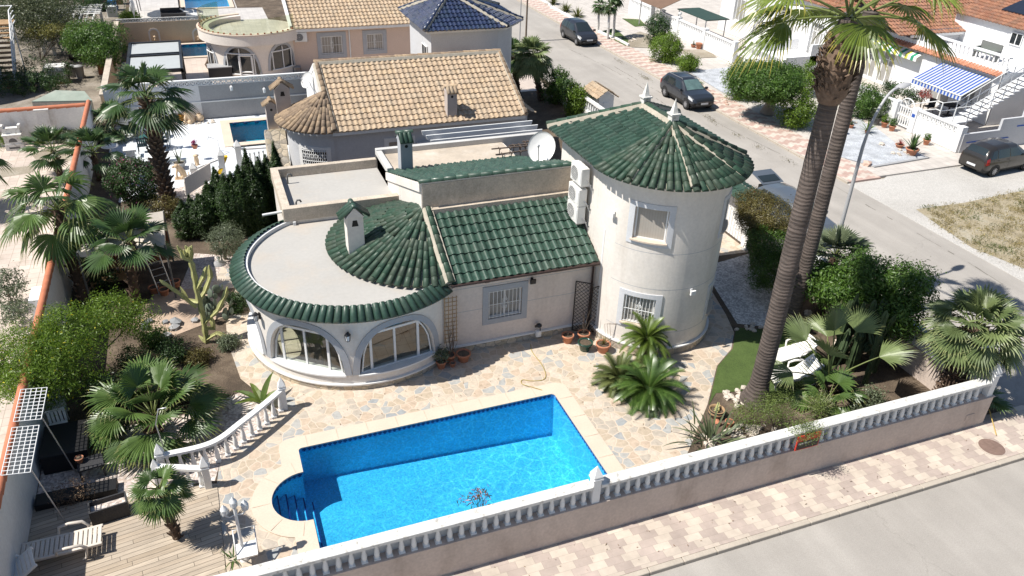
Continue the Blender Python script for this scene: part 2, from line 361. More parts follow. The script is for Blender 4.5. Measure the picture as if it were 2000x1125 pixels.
def watermat(name, tint, rip=5., caus=6.):
    t = NT(name); p = t.pos()
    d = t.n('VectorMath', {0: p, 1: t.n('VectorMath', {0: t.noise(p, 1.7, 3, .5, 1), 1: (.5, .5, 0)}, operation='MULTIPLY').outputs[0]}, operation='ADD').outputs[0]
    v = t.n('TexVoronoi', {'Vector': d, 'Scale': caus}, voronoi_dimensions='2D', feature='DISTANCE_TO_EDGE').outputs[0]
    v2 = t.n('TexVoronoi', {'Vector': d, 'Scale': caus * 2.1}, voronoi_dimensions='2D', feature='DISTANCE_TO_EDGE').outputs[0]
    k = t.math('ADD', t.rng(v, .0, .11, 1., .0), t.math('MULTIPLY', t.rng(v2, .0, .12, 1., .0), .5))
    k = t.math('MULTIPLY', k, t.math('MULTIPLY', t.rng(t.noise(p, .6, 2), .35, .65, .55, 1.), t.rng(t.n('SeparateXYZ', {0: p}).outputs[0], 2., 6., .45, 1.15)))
    c = t.mix(t.rng(k, 0, 1.3, 0, 1), tint, (1., 1., 1.))  # caustic light lines painted into the water's transparent colour, stronger towards +X
    tr = t.n('BsdfTransparent', {0: c}); h = t.math('ADD', t.noise(p, rip, 4, .6), t.math('MULTIPLY', t.noise(p, rip * 3.2, 3), .35))
    nb = t.bump(h, .45, .05); gl = t.n('BsdfGlossy', {0: (1, 1, 1), 'Roughness': .03, 'Normal': nb}); fr = t.schlick(.02, nb)
    return t.out(t.n('MixShader', {0: fr, 1: tr, 2: gl}))
def glassmat(name, tint=(.85, .92, .9), refl=1.0):
    t = NT(name); tr = t.n('BsdfTransparent', {0: tint}); gl = t.n('BsdfGlossy', {0: (1, 1, 1), 'Roughness': .01})
    f = t.math('MINIMUM', t.math('MULTIPLY', t.schlick(.05), 1.9 * refl), 1.)
    return t.out(t.n('MixShader', {0: f, 1: tr, 2: gl}))
def poolmat(name, col, sc=26.):
    t = NT(name); p = t.pos(); mp = t.n('VectorMath', {0: p, 1: (sc, sc, sc)}, operation='MULTIPLY').outputs[0]
    w = t.n('TexWhiteNoise', {0: t.n('VectorMath', {0: mp}, operation='FLOOR').outputs[0]}, noise_dimensions='3D').outputs[0]
    c = t.mix(1., col, t.rng(w, 0, 1, .8, 1.2), 'MULTIPLY'); c = t.mix(1., c, t.rng(t.noise(p, .8, 3), .3, .7, .9, 1.1), 'MULTIPLY')
    return t.out(t.bsdf(Base_Color=c, Roughness=.4))
def trunkmat(name, a, b_, rings=30., contrast=.6):
    t = NT(name); p = t.pos(); q = t.n('Mapping', {0: p, 3: (1.2, 1.2, rings)}).outputs[0]
    n = t.noise(q, 1., 5, .7); c = t.mix(t.rng(n, .3, .7, 0, 1), a, b_); c = t.mix(1., c, t.rng(t.noise(p, 2.2, 4), .3, .7, .7, 1.25), 'MULTIPLY')
    z = t.n('SeparateXYZ', {0: p}).outputs[2]; rr = t.math('SINE', t.math('ADD', t.math('MULTIPLY', z, rings * 2.), t.math('MULTIPLY', t.noise(p, 2., 3), 9.)))
    c = t.mix(1., c, t.rng(rr, -1, 1, .84, 1.1), 'MULTIPLY')
    b = t.bsdf(Base_Color=c, Roughness=.9); t.put(b, 'Normal', t.bump(t.math('ADD', n, t.math('MULTIPLY', rr, .35)), contrast, .03)); return t.out(b)

m_stucco = mat('villa_stucco', (.70, .655, .60), .85, .07, .7, .25, 70, fine=.05, dirt=((.40, .34, .27), .38, 1.3, .16))
m_wing = mat('wing_stucco', (.66, .58, .52), .85, .06, .8, .25, 60, fine=.06, dirt=((.40, .32, .26), .32, 1.4, .2))  # pinkish shade of the wing's front wall is mixed into this stucco colour
m_trim = mat('grey_trim', (.36, .375, .40), .8, .06, 2, .15, 70)
m_oldconc = mat('weathered_parapet', (.50, .43, .35), .9, .2, 1.3, .4, 35, fine=.15, dirt=((.25, .20, .15), .5, 2.2, .6))
m_roofconc = mat('roof_screed', (.40, .385, .36), .85, .05, .6, .1, 40, fine=.04, dirt=((.52, .40, .28), .35, .55, 1))
m_wetslab = mat('terrace_screed', (.48, .41, .33), .85, .2, .8, .2, 40, dirt=((.62, .58, .52), .6, .9, 1))
m_white = mat('white_paint', (.72, .72, .71), .55, .05, 2, .08, 40, fine=.03)
m_whited = mat('weathered_white_paint', (.66, .65, .62), .7, .06, 2, .15, 40, fine=.06, dirt=((.13, .10, .06), .8, 7, 1))
m_render = mat('street_wall_render', (.54, .45, .39), .9, .12, .9, .3, 45, fine=.08, dirt=((.28, .22, .18), .6, 1.1, .4))
m_pale = mat('grey_white_wall', (.66, .66, .66), .85, .06, .9, .2, 60, dirt=((.45, .42, .38), .25, 1.2, .4))
m_streetwhite = mat('white_house_wall', (.72, .72, .72), .8, .04, 1, .15, 60, fine=.03)
m_greywall = mat('grey_render', (.33, .33, .335), .9, .08, .8, .2, 50)
m_pink = mat('pink_render', (.60, .47, .39), .85, .06, .9, .2, 60, dirt=((.5, .4, .32), .2, 1.1, .4))
m_sand = mat('sand_render', (.60, .45, .30), .85, .08, .9, .2, 50)
m_terra = mat('terracotta', (.42, .14, .07), .75, .18, 4, .2, 40)
m_pot = mat('terracotta_pot', (.45, .19, .11), .8, .15, 9, .1, 50)
m_copingred = mat('terracotta_coping', (.48, .17, .09), .7, .15, 3, .2, 30)
m_black = mat('black_metal', (.02, .02, .022), .45, .1, 4, spec=.5)
m_dark = mat('dark_rattan', (.035, .035, .038), .6, .2, 20, .5, 60)
m_blackp = mat('black_plastic', (.012, .012, .013), .5, .1, 4)
m_steel = mat('grey_steel', (.45, .45, .46), .35, .06, 3, metal=.7)
m_lampgrey = mat('lamp_grey', (.40, .40, .41), .5, .06, 3)
m_plastic = mat('white_plastic', (.78, .76, .72), .45, .04, 3)
m_ac = mat('ac_casing', (.72, .71, .68), .5, .04, 2)
m_acdark = mat('ac_fan_grille', (.12, .12, .12), .6, .1, 20)
m_cream = mat('pool_coping', (.58, .485, .39), .75, .05, 1.5, .15, 60, fine=.05)
m_wood = mat('bare_wood', (.34, .22, .12), .8, .2, 5, .2, 40)
m_bark = mat('bark', (.17, .13, .10), .95, .25, 6, .8, 25)
m_soil = groundmat('garden_soil', [(.3, (.055, .040, .028)), (.5, (.11, .08, .055)), (.7, (.20, .155, .11))], .9, .8)
m_earth = groundmat('dry_earth', [(.3, (.22, .18, .13)), (.5, (.30, .26, .20)), (.7, (.40, .36, .30))], .35, .4)
m_lot = groundmat('dusty_lot', [(.25, (.36, .34, .31)), (.5, (.45, .43, .40)), (.75, (.50, .48, .45))], .22, .25, 30)
m_flag = flagstone(); m_plinth = stoneclad(); m_road = roadmat()
m_paver = paver('pavement_blocks', (.53, .455, .38), (.425, .35, .305), 0., .46, .23)
m_paver2 = paver('red_pavement_blocks', (.58, .50, .43), (.47, .33, .28), pi / 2)
m_kerb = mat('kerb_stone', (.42, .37, .31), .9, .12, 1.5, .3, 40)
m_deck = planks('weathered_decking', [(.36, .29, .215), (.43, .355, .275), (.33, .275, .215), (.46, .385, .30)], .14, 1.6, rad(-8))
m_pebble = gravel('pink_white_pebbles', [(.55, .47, .42), (.42, .34, .29), (.64, .58, .53), (.34, .29, .26), (.50, .43, .40)], 17)
m_wpebble = gravel('white_pebbles', [(.6, .58, .55), (.45, .43, .41), (.68, .66, .63), (.38, .36, .34)], 16)
m_blugravel = gravel('blue_grey_gravel', [(.42, .44, .47), (.34, .36, .39), (.50, .52, .54), (.40, .41, .43)], 26, .02)
m_turf = groundmat('artificial_turf', [(.3, (.05, .080, .018)), (.5, (.065, .105, .022)), (.7, (.085, .13, .03))], .9, .6, 70)
m_greentile = tilemat('green_glazed_tile', [(.034, .073, .052), (.029, .062, .045), (.040, .080, .058), (.033, .070, .051), (.044, .076, .057), (.026, .056, .040)], .4, .42, ((.055, .075, .052), .4))
m_greenold = tilemat('weathered_green_tile', [(.030, .066, .043), (.036, .064, .044), (.043, .067, .047), (.028, .060, .040), (.037, .068, .046), (.047, .070, .050)], .5, .3, ((.085, .095, .062), .45))
m_tantile = tilemat('tan_tile', [(.43, .325, .225), (.41, .31, .215), (.46, .35, .245), (.385, .295, .205), (.44, .33, .22), (.42, .33, .235)], .8, .2, ((.22, .185, .15), .6))
m_tanold = tilemat('old_tan_tile', [(.25, .185, .13), (.30, .22, .15), (.22, .165, .12), (.33, .245, .165)], .85, .2, ((.15, .12, .09), .6))
m_bluetile = tilemat('blue_glazed_tile', [(.022, .034, .080), (.018, .028, .065), (.027, .040, .090), (.024, .038, .072)], .3, .55)
m_redtile = tilemat('red_tile', [(.30, .145, .09), (.26, .125, .08), (.33, .165, .105), (.27, .14, .095), (.24, .13, .09)], .8, .2, ((.20, .16, .10), .45))
m_mortar = mat('roof_mortar', (.42, .38, .31), .9, .2, 4, .5, 30)
m_greenmort = mat('mossy_mortar', (.30, .31, .23), .9, .25, 4, .5, 30)
m_pool = poolmat('pool_mosaic', (.085, .56, .78)); m_poolb = poolmat('teal_pool_mosaic', (.02, .34, .48))
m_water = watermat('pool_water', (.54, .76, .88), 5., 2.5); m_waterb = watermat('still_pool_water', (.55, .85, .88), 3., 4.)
m_band = mat('dark_blue_tile_band', (.015, .035, .16), .3, .2, 20)
m_bandw = mat('pale_blue_tile_band', (.10, .34, .66), .3, .1, 20)
m_glass = glassmat('window_glass'); m_darkglass = mat('dark_window_glass', (.015, .018, .02), .05, .2, 1, spec=.8, fine=0)
m_terrglass = glassmat('balustrade_glass', (.72, .78, .64), .9)
m_blind = tiled('roller_blind', (.36, .33, .29), (.22, .20, .17), 9., .055, .0, .6)
m_winpane = mat('window_curtain', (.30, .29, .27), .6, .15, 2)
m_interior = mat('room_interior', (.30, .22, .15), .8, .2, 1.5)
m_intfloor = tiled('room_floor', (.48, .40, .30), (.3, .25, .2), .4, .4)
# ================================================================ roofs, windows and other building pieces
TS = [0, .1, .2, .3, .42, .54, .64, .82, 1]
TH = [0, .62, .92, 1, .9, .55, 0, -.16, 0]
def nrmz(a): a = V3(*a); return a / np.linalg.norm(a)
def tile_plane(mb, o, u, v, L, H, pitch=.225, course=.36, mask=None, amp=.05, m=0, uo=0):
    o, u, v = V3(*o), nrmz(u), nrmz(v); n = np.cross(u, v); flip = n[2] < 0
    if flip: n = -n
    NU, NV = max(1, round(L / pitch)), max(1, round(H / course)); pu, pv = L / NU, H / NV
    for j in range(NV):
        for i in range(NU):
            if mask and not mask((i + .5) * pu, (j + .5) * pv): continue
            jz, jv = random.uniform(-.006, .006), random.uniform(-.012, .012); vs = []
            for r, (vv, lift) in enumerate(((j * pv - .06 + jv, .052 + jz), ((j + 1) * pv, .002 + jz))):
                for s_, h in zip(TS, TH): vs.append(o + u * ((i + s_) * pu) + v * vv + n * (h * amp + lift))
            for s_, h in zip(TS, TH): vs.append(o + u * ((i + s_) * pu) + v * (j * pv - .05 + jv) + n * (h * amp * .55 - .015))
            K = len(TS); fs = []; vs += vs[:K]
            for k in range(K - 1):
                a = (k, k + 1, K + k + 1, K + k); b = (2 * K + k, 2 * K + k + 1, 3 * K + k + 1, 3 * K + k)
                fs += [a[::-1] if flip else a, b[::-1] if flip else b]
            mb.add(vs, fs, m, True, [[(i + uo + .5, j + .5)] * 4] * len(fs))
def barrel_row(mb, p0, p1, r0, r1, n, L=.38, row=0, m=0, ns=6):
    p0, p1 = V3(*p0), V3(*p1); d = p1 - p0; T = np.linalg.norm(d)
    if T < .1: return
    d /= T; s = np.cross(d, n); s /= np.linalg.norm(s); nn = np.cross(s, d); K = max(1, round(T / L)); l = T / K
    for k in range(K):
        a, b = k * l - .03, (k + 1) * l + .01; ra = r0 + (r1 - r0) * (k / K); rb = ra * .9; up = .014; vs = []
        jx = random.uniform(-.008, .008)
        for t, r, lf in ((a, ra, up), (b, rb, 0.), (a, ra * .82, up - .005)):
            for q in range(ns + 1): w = pi * q / ns; vs.append(p0 + d * t + s * (r * math.cos(w) + jx) + nn * (r * math.sin(w) * .95 + lf))
        N = ns + 1; fs = [(q + 1, q, N + q, N + q + 1) for q in range(ns)] + [(q, q + 1, 2 * N + q + 1, 2 * N + q) for q in range(ns)]
        mb.add(vs, fs, m, True, [[(row + .5, k + .5)] * 4] * len(fs))
        mb.add(vs[2 * N:], [tuple(range(N))], m, False, [[(row + .5, k + .5)] * N])
def cone_roof(mb, ap, c, r, ze, a0, a1, pitch=.24, m=0, mb2=None, rr=.092, fr=(0.06, .22, .48)):
    # radiating rows of barrel tiles over half a cone; every second row stops where the rows close up
    ap = V3(*ap); N = max(4, round((a1 - a0) * r / pitch)); b = mb2 or mb
    b.grid(lambda i, j: V3(c[0] + r * .98 * math.cos(a0 + (a1 - a0) * i / N), c[1] + r * .98 * math.sin(a0 + (a1 - a0) * i / N), ze - .01) * (1 - j / 2) + ap * (j / 2) - V3(0, 0, .01), N, 2, 0 if mb2 else m)
    for i in range(N):
        a = a0 + (a1 - a0) * (i + .5) / N; e = V3(c[0] + r * math.cos(a), c[1] + r * math.sin(a), ze)
        f = fr[0] if i % 4 == 0 else fr[1] if i % 4 == 2 else fr[2]; f += random.uniform(-.03, .03)
        d = ap - e; sl = nrmz((math.cos(a), math.sin(a), 0)); n = nrmz(np.cross(np.cross(d, sl), d)); n = n if n[2] > 0 else -n
        e2 = e - nrmz(d) * .05
        barrel_row(mb, e2, e + d * (1 - f), rr, rr * .78, n, .38, i, m)
def cap_line(mb, mbm, p0, p1, r=.115, wide=.2, row=0, m=0):
    p0, p1 = V3(*p0), V3(*p1); d = nrmz(p1 - p0); s = nrmz(np.cross(d, (0, 0, 1))); n = np.cross(s, d)
    barrel_row(mb, p0 + n * .05, p1 + n * .05, r, r * .9, n, .4, row, m)
    a, b = p0, p1; vs = []
    for p in (a, b): vs += [p - s * wide - n * .05, p - s * wide * .7 + n * .085, p + s * wide * .7 + n * .085, p + s * wide - n * .05]
    mbm.add(vs, [(0, 1, 5, 4), (1, 2, 6, 5), (2, 3, 7, 6), (3, 2, 1, 0), (4, 5, 6, 7)], 0)
def bars(mb, o, u, z, w, h, nv, hz, r=.009):
    o, u = V3(*o), V3(*u); up = V3(0, 0, 1)
    for k in range(nv): p = o + u * (w * (k + .5) / nv); mb.tube([p, p + up * h], r, 5)
    for f in hz: p = o + up * h * f; mb.tube([p - u * .04, p + u * (w + .04)], r * 1.2, 5)
def scroll(mb, c, u, R, r=.007, turns=1.4, sg=1, updn=1):
    pts = []
    for k in range(14): t = k / 13; w = sg * (pi / 2 + turns * 2 * pi * t); q = R * (1 - .8 * t); pts.append(V3(*c) + V3(*u) * (q * math.cos(w)) + V3(0, 0, updn * q * math.sin(w)))
    mb.tube(pts, r, 4)
def window(parent, o, u, n, w, h, mull=(), trans=(), fr=.05, pane=None, blind=False, grille=0, sub='pane', frame=None, inset=0., name='window'):
    # o = lower left corner of the opening on its glazing plane
    o, u, n = V3(*o), nrmz(u), nrmz(n); up = V3(0, 0, 1); Rm = np.array([u, n, up]).T
    f = MB()
    def bx(a, b, c, d, y0=0., y1=.05): f.box(a, b, y0, y1, c, d, 0, Rm, o)
    bx(0, w, 0, fr); bx(0, w, h - fr, h); bx(0, fr, fr, h - fr); bx(w - fr, w, fr, h - fr)
    for q in mull: bx(q * w - fr * .45, q * w + fr * .45, fr, h - fr)
    for q in trans: bx(fr, w - fr, q * h - fr * .4, q * h + fr * .4, .004, .046)
    fo = part(name, f, frame or m_white, parent)
    g = MB(); g.box(fr * .5, w - fr * .5, .012, .024, fr * .5, h - fr * .5, 0, Rm, o); part('blind' if blind else sub, g, pane or m_darkglass, fo)
    if grille:
        b = MB(); q = o + n * .13; bars(b, q - u * .02, u, 0, w + .04, h, grille, (.04, .5, .96), .011)
        cc = q + u * w * .5 + up * h * .5
        for sg in (-1, 1):
            for ud in (-1, 1): scroll(b, cc + u * sg * .055 + up * ud * h * .14, u, .055, .008, 1.2, sg, ud)
        k = [cc + up * h * .32, cc + u * .1, cc - up * h * .32, cc - u * .1, cc + up * h * .32]; b.tube(k, .008, 4)
        part('grille', b, m_white, fo)
    return fo
def surround(mb, o, u, n, w, h, t=.17, p=.03, m=0, d=.0):
    # raised trim round an opening (o = lower left of the opening on the wall face)
    o, u, n = V3(*o), nrmz(u), nrmz(n); Rm = np.array([u, n, V3(0, 0, 1)]).T
    for a in ((-t, w + t, -t, 0), (-t, w + t, h, h + t), (-t, 0, 0, h), (w, w + t, 0, h)): mb.box(a[0], a[1], -.02, p, a[2], a[3], m, Rm, o)
def cyl_wall(mb, c, r, a0, a1, z0, z1, holes=(), m=0, step=rad(3)):
    # holes: (a0,a1,z0,z1) rectangles
    As = sorted({a0, a1, *[h[k] for h in holes for k in (0, 1)]}); Zs = sorted({z0, z1, *[h[k] for h in holes for k in (2, 3)]})
    A = []
    for a, b in zip(As, As[1:]): k = max(1, round((b - a) / step)); A += [a + (b - a) * i / k for i in range(k)]
    A.append(a1)
    pt = lambda a, z: (c[0] + r * math.cos(a), c[1] + r * math.sin(a), z)
    for z, zz in zip(Zs, Zs[1:]):
        for a, b in zip(A, A[1:]):
            ma, mz = (a + b) / 2, (z + zz) / 2
            if any(h[0] < ma < h[1] and h[2] < mz < h[3] for h in holes): continue
            mb.add([pt(a, z), pt(b, z), pt(b, zz), pt(a, zz)], [(0, 1, 2, 3)], m, True)
def cyl_band(mb, c, ra, rb, a0, a1, z0, z1, m=0, n=None):
    # solid ring segment between radii ra<rb
    n = n or max(2, round((a1 - a0) / rad(3)))
    sec = [(ra, z0), (rb, z0), (rb, z1), (ra, z1)]; vs = []
    for i in range(n + 1):
        a = a0 + (a1 - a0) * i / n
        for r, z in sec: vs.append((c[0] + r * math.cos(a), c[1] + r * math.sin(a), z))
    fs = [(i * 4 + k, (i + 1) * 4 + k, (i + 1) * 4 + (k + 1) % 4, i * 4 + (k + 1) % 4) for i in range(n) for k in range(4)]
    fs += [(3, 2, 1, 0), tuple(n * 4 + k for k in range(4))]
    mb.add(vs, [f[::-1] if False else f for f in fs], m)
def chimney(parent, x0, x1, y0, y1, z0, z1, body, tile, axis='x', vent=True, name='chimney', cap=.5, over=.1, hole='round'):
    b = MB(); b.box(x0, x1, y0, y1, z0, z1, 0, b=.012)
    xm, ym = (x0 + x1) / 2, (y0 + y1) / 2
    if axis == 'x': b.extrude([(x0 - .03, y0 - .03, z1), (x0 - .03, y1 + .03, z1), (x0 - .03, ym, z1 + cap)], (x1 - x0 + .06, 0, 0))
    else: b.extrude([(x0 - .03, y0 - .03, z1), (x1 + .03, y0 - .03, z1), (xm, y0 - .03, z1 + cap)], (0, y1 - y0 + .06, 0))
    ch = part(name, b, body, parent)
    t = MB(); n = 3 if (x1 - x0 if axis == 'x' else y1 - y0) > .4 else 2
    for k in range(n):
        for sg in (-1, 1):
            if axis == 'x':
                x = x0 - .02 + (x1 - x0 + .04) * (k + .5) / n; p0 = (x, ym + sg * ((y1 - y0) / 2 + over), z1 - .02); p1 = (x, ym, z1 + cap)
                barrel_row(t, p0, p1, .1, .09, nrmz((0, sg * cap, (y1 - y0) / 2)), .45, k)
            else:
                y = y0 - .02 + (y1 - y0 + .04) * (k + .5) / n; p0 = (xm + sg * ((x1 - x0) / 2 + over), y, z1 - .02); p1 = (xm, y, z1 + cap)
                barrel_row(t, p0, p1, .1, .09, nrmz((sg * cap, 0, (x1 - x0) / 2)), .45, k)
    if axis == 'x': barrel_row(t, (x0 - .08, ym, z1 + cap), (x1 + .08, ym, z1 + cap), .1, .1, V3(0, 0, 1), .4, 9)
    else: barrel_row(t, (xm, y0 - .08, z1 + cap), (xm, y1 + .08, z1 + cap), .1, .1, V3(0, 0, 1), .4, 9)
    part('chimney_cap', t, tile, ch)
    if vent:
        v = MB(); zc = z1 - .2
        if hole == 'round':
            v.add([(xm + .065 * math.cos(w), y0 - .004, zc + .065 * math.sin(w)) for w in np.linspace(0, 2 * pi, 14, False)], [tuple(range(14))], 0)
        else: v.add([(xm - .11, y0 - .004, zc - .12), (xm + .11, y0 - .004, zc - .12), (xm + .07, y0 - .004, zc + .1), (xm - .07, y0 - .004, zc + .1)], [(0, 1, 2, 3)], 0)
        part('vent', v, m_blackp, ch)
    return ch
def sphere(mb, c, r, n=10, m=0, sq=(1, 1, 1), smooth=True):
    k = n // 2 + 1; prof = [(r * math.sin(pi * i / k), -r * math.cos(pi * i / k)) for i in range(k + 1)]
    vs0 = len(mb.v); mb.lathe([(max(a, 1e-4), b) for a, b in prof], n, (0, 0, 0), m, smooth)
    for i in range(vs0, len(mb.v)): p = mb.v[i]; mb.v[i] = (c[0] + p[0] * sq[0], c[1] + p[1] * sq[1], c[2] + p[2] * sq[2])
# ================================================================ ground and roads
PX0, PX1, PY0, PY1 = .84, 8.97, 14.1, 18.25        # villa pool
ALC, ALR = (PX0, 16.3), .95                        # round step alcove of the pool
HOLES = [(-.5, 9.3, 13.8, 18.6), (.85, 5.2, 43.2, 47.7), (-1.5, 2.1, 62.8, 66.7), (-.7, 3.3, 79.7, 84.6)]
g = MB(); g.holed(-400, 400, -200, 700, -.16, HOLES); struct('ground', g, m_earth)
b = MB(); b.quad((-80, -60, -.12), (120, -60, -.12), (120, 11.0, -.12), (-80, 11.0, -.12)); b.quad((22.5, 11.0, -.12), (30.75, 11.0, -.12), (30.75, 160, -.12), (22.5, 160, -.12))
struct('road', b, m_road)
b = MB(); b.holed(-45, 21.45, 12.86, 160, -.004, HOLES); b.box(21.45, 22.5, 12.86, 160, -.14, -.02); struct('garden_soil', b, m_soil)
b = MB(); b.box(-45, 24.4, 11.16, 12.86, -.14, 0); struct('pavement', b, m_paver)
# kerb stones of the near pavement: one run with open joints
b = MB(); x = -20.
while x < 24.3: b.box(x + .006, x + .974, 11.0, 11.16, -.14, .004, b=.015); x += .98
struct('kerb', b, m_kerb)
b = MB(); b.box(30.9, 33.0, 29.7, 160, -.14, 0); struct('far_pavement', b, m_paver2)
b = MB(); y = 29.7
while y < 110: b.box(30.75, 30.9, y + .006, y + .974, -.14, .006, b=.015); y += .98
struct('far_kerb', b, m_kerb)
b = MB(); b.prism([(30.75, 11), (70, 11), (70, 30.6), (35, 30.6), (33.2, 29.7), (30.75, 29.7)], -.15, -.105); struct('dusty_lot', b, m_lot)
b = MB(); b.box(33.0, 80, 29.9, 160, -.14, -.02); struct('far_forecourt', b, tiled('forecourt_concrete', (.50, .46, .42), (.36, .33, .30), .5, .5, .05, .85))
# paved and planted areas of the villa plot
def arc(c, r, a0, a1, n): return [(c[0] + r * math.cos(a0 + (a1 - a0) * i / n), c[1] + r * math.sin(a0 + (a1 - a0) * i / n)) for i in range(n + 1)]
def pool_outline(off):
    # outline of the pool grown by off, counter-clockwise
    x0, x1, y0, y1 = PX0 - off, PX1 + off, PY0 - off, PY1 + off; R = ALR + off
    dy = math.sqrt(max(R * R - off * off, 0)); th = math.atan2(dy, -off)
    pts = [(x0, y0 + .02)]
    c = .12 + off * .5
    for cx_, cy_, a in ((x1 - c, y0 + c, -pi / 2), (x1 - c, y1 - c, 0), (x0 + c, y1 - c, pi / 2)): pts += arc((cx_, cy_), c, a, a + pi / 2, 5)
    pts += [(x0, ALC[1] + dy)] + arc(ALC, R, th, 2 * pi - th, 20)[1:-1] + [(x0, ALC[1] - dy)]
    return pts
patio = [(9.9, 12.86), G2(1345, 880), G2(1382, 790), G2(1400, 715), G2(1428, 682), G2(1434, 650), G2(1418, 615), (17.6, 22.5), (17.2, 24), (17.0, 31), (9, 22.5), (3, 25), (-.5, 30), (-1.2, 28.0), G2(462, 560), G2(440, 620), G2(445, 670), G2(470, 740), G2(545, 800), (.55, 20.0), (-.2, 19.2), (-1.3, 18.3), (-1.4, 17.6), (-1.35, 12.86)]
b = MB(); b.sheet(patio, [pool_outline(.45)], .006); struct('flagstone_patio', b, m_flag)
b = MB(); b.prism([(-5.95, 12.86), (-1.36, 12.86), (-1.4, 17.55), (-2.95, 17.85), (-3.4, 17.7), (-5.95, 18.3)], -.004, .03); struct('timber_deck', b, m_deck)
b = MB(); b.sheet([(-5.9, 18.3), (-3.4, 17.75), (-2.95, 17.9), (-1.45, 17.7), (-1.3, 18.3), (-.2, 19.2), (.55, 20.0), G2(545, 800), G2(474, 764), (-1.9, 20.9), (-5.9, 20.9)], [], .003); struct('pebble_bed', b, m_pebble)
b = MB(); b.sheet([G2(1384, 792), G2(1402, 715), G2(1431, 682), G2(1438, 640), G2(1500, 645), (18.6, 18.9), (18.9, 16.6), (16.6, 15.4), (15.0, 16.4), (14.0, 16.6)], [], .012); struct('turf_lawn', b, m_turf)
b = MB(); b.sheet([G2(1420, 600), G2(1395, 560), (17.8, 24), (21, 24.5), (20.5, 20.5), G2(1510, 640), G2(1440, 632)], [], .003); struct('white_pebble_bed', b, m_wpebble)
b = MB(); b.sheet([G2(420, 560), G2(490, 500), (.5, 30.5), (-1.5, 31.5), (-2.3, 28)], [], .004); struct('pebble_strip', b, m_pebble)
# ================================================================ villa pool
pool = thing('swimming_pool', 'blue mosaic swimming pool with cream coping and a round step alcove beside the flagstone patio', 'swimming pool', (4.9, 16.2, 0))
o0 = pool_outline(0); n0 = len(o0)
b = MB(); zt = -.15
b.add([(p[0], p[1], zt) for p in o0] + [(p[0], p[1], -1.35 if p[0] < 3 else -1.75) for p in o0], [((i + 1) % n0, i, n0 + i, n0 + (i + 1) % n0) for i in range(n0)], 0)
b.quad((-.3, 14.0, -1.3), (2.4, 14.0, -1.35), (2.4, 18.4, -1.35), (-.3, 18.4, -1.3)); b.quad((2.4, 14.0, -1.35), (9.1, 14.0, -1.7), (9.1, 18.4, -1.7), (2.4, 18.4, -1.35))
part('basin', b, m_pool, pool)
b = MB(); zz0 = .0
b.add([(p[0], p[1], .03) for p in o0] + [(p[0], p[1], zt) for p in o0], [((i + 1) % n0, i, n0 + i, n0 + (i + 1) % n0) for i in range(n0)], 0)
# dark cross tiles along the water line
for i in range(n0):
    p, q = V3(*o0[i], 0), V3(*o0[(i + 1) % n0], 0); L = np.linalg.norm(q - p)
    if L < .05: continue
    d = (q - p) / L; nn = V3(-d[1], d[0], 0); K = max(1, round(L / .15))
    for k in range(K):
        c = p + d * (L * (k + .5) / K) + nn * .004 + V3(0, 0, -.055); w = L / K * .44
        for a, h in ((w, .03), (w * .45, .065)):
            c = c + nn * .002
            b.add([c - d * a - V3(0, 0, h), c + d * a - V3(0, 0, h), c + d * a + V3(0, 0, h), c - d * a + V3(0, 0, h)], [(3, 2, 1, 0)], 1)
part('tile_band', b, [m_bandw, m_band], pool)
oc = pool_outline(.5); oi = pool_outline(-.03); b = MB(); n1 = len(oc)
b.add([(p[0], p[1], .055) for p in oi] + [(p[0], p[1], .045) for p in oc] + [(p[0], p[1], .015) for p in oc] + [(p[0], p[1], .02) for p in oi],
      [(r * n1 + (i + 1) % n1, r * n1 + i, ((r + 1) % 4) * n1 + i, ((r + 1) % 4) * n1 + (i + 1) % n1) for r in range(4) for i in range(n1)], 0)
b.f = [f[::-1] for f in b.f]
part('coping', b, m_cream, pool)
b = MB() # thin joints between the coping slabs
for i in range(18):
    if i < 9: x = PX0 + .9 * i + .3; b.box(x - .006, x + .006, PY1 + .02, PY1 + .47, .05, .0585)
    elif i < 13: y = PY0 + (i - 8) * .95; b.box(PX1 + .02, PX1 + .47, y - .006, y + .006, .05, .0585)
for a in (100, 135, 180, 222, 258):
    w = rad(a); c_, s_ = math.cos(w), math.sin(w); p = [(ALC[0] + r * c_ - e * s_, ALC[1] + r * s_ + e * c_, .05) for r, e in ((ALR + .02, -.006), (ALR + .47, -.006), (ALR + .47, .006), (ALR + .02, .006))]
    b.prism([q[:2] for q in p], .05, .0585)
part('coping_joint', b, mat('joint_grout', (.50, .40, .31)), pool)
b = MB(); bands = MB()
for k in range(5): # steps of the alcove, highest at the far end
    x1 = -.02 + .23 * k + .12; zs = -.28 - .22 * k
    th = math.acos(max(-1, min(1, (x1 - ALC[0]) / ALR))) if x1 < ALC[0] else pi / 2
    if x1 < ALC[0]: b.prism(arc(ALC, ALR - .01, th, 2 * pi - th, 12), -1.3, zs); y = ALR * math.sin(th) - .03
    else: b.prism(arc(ALC, ALR - .01, pi / 2, 1.5 * pi, 14) + [(x1, ALC[1] - ALR + .01), (x1, ALC[1] + ALR - .01)], -1.3, zs + .004); y = ALR - .05
    bands.box(x1 - .03, x1 + .006, ALC[1] - y, ALC[1] + y, zs - .05, zs + .008)
st = part('steps', b, m_pool, pool); part('step_nosing', bands, m_band, st)
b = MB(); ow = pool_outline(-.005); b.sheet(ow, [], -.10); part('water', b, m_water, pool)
b = MB(); b.lathe([(.001, .02), (.12, .02), (.14, 0)], 16, (7.6, 15.0, -1.63)); part('drain', b, m_white, pool)
b = MB(); b.box(7.0, 7.3, PY0 - .02, PY0 + .02, -.16, -.04); part('skimmer', b, m_white, pool)
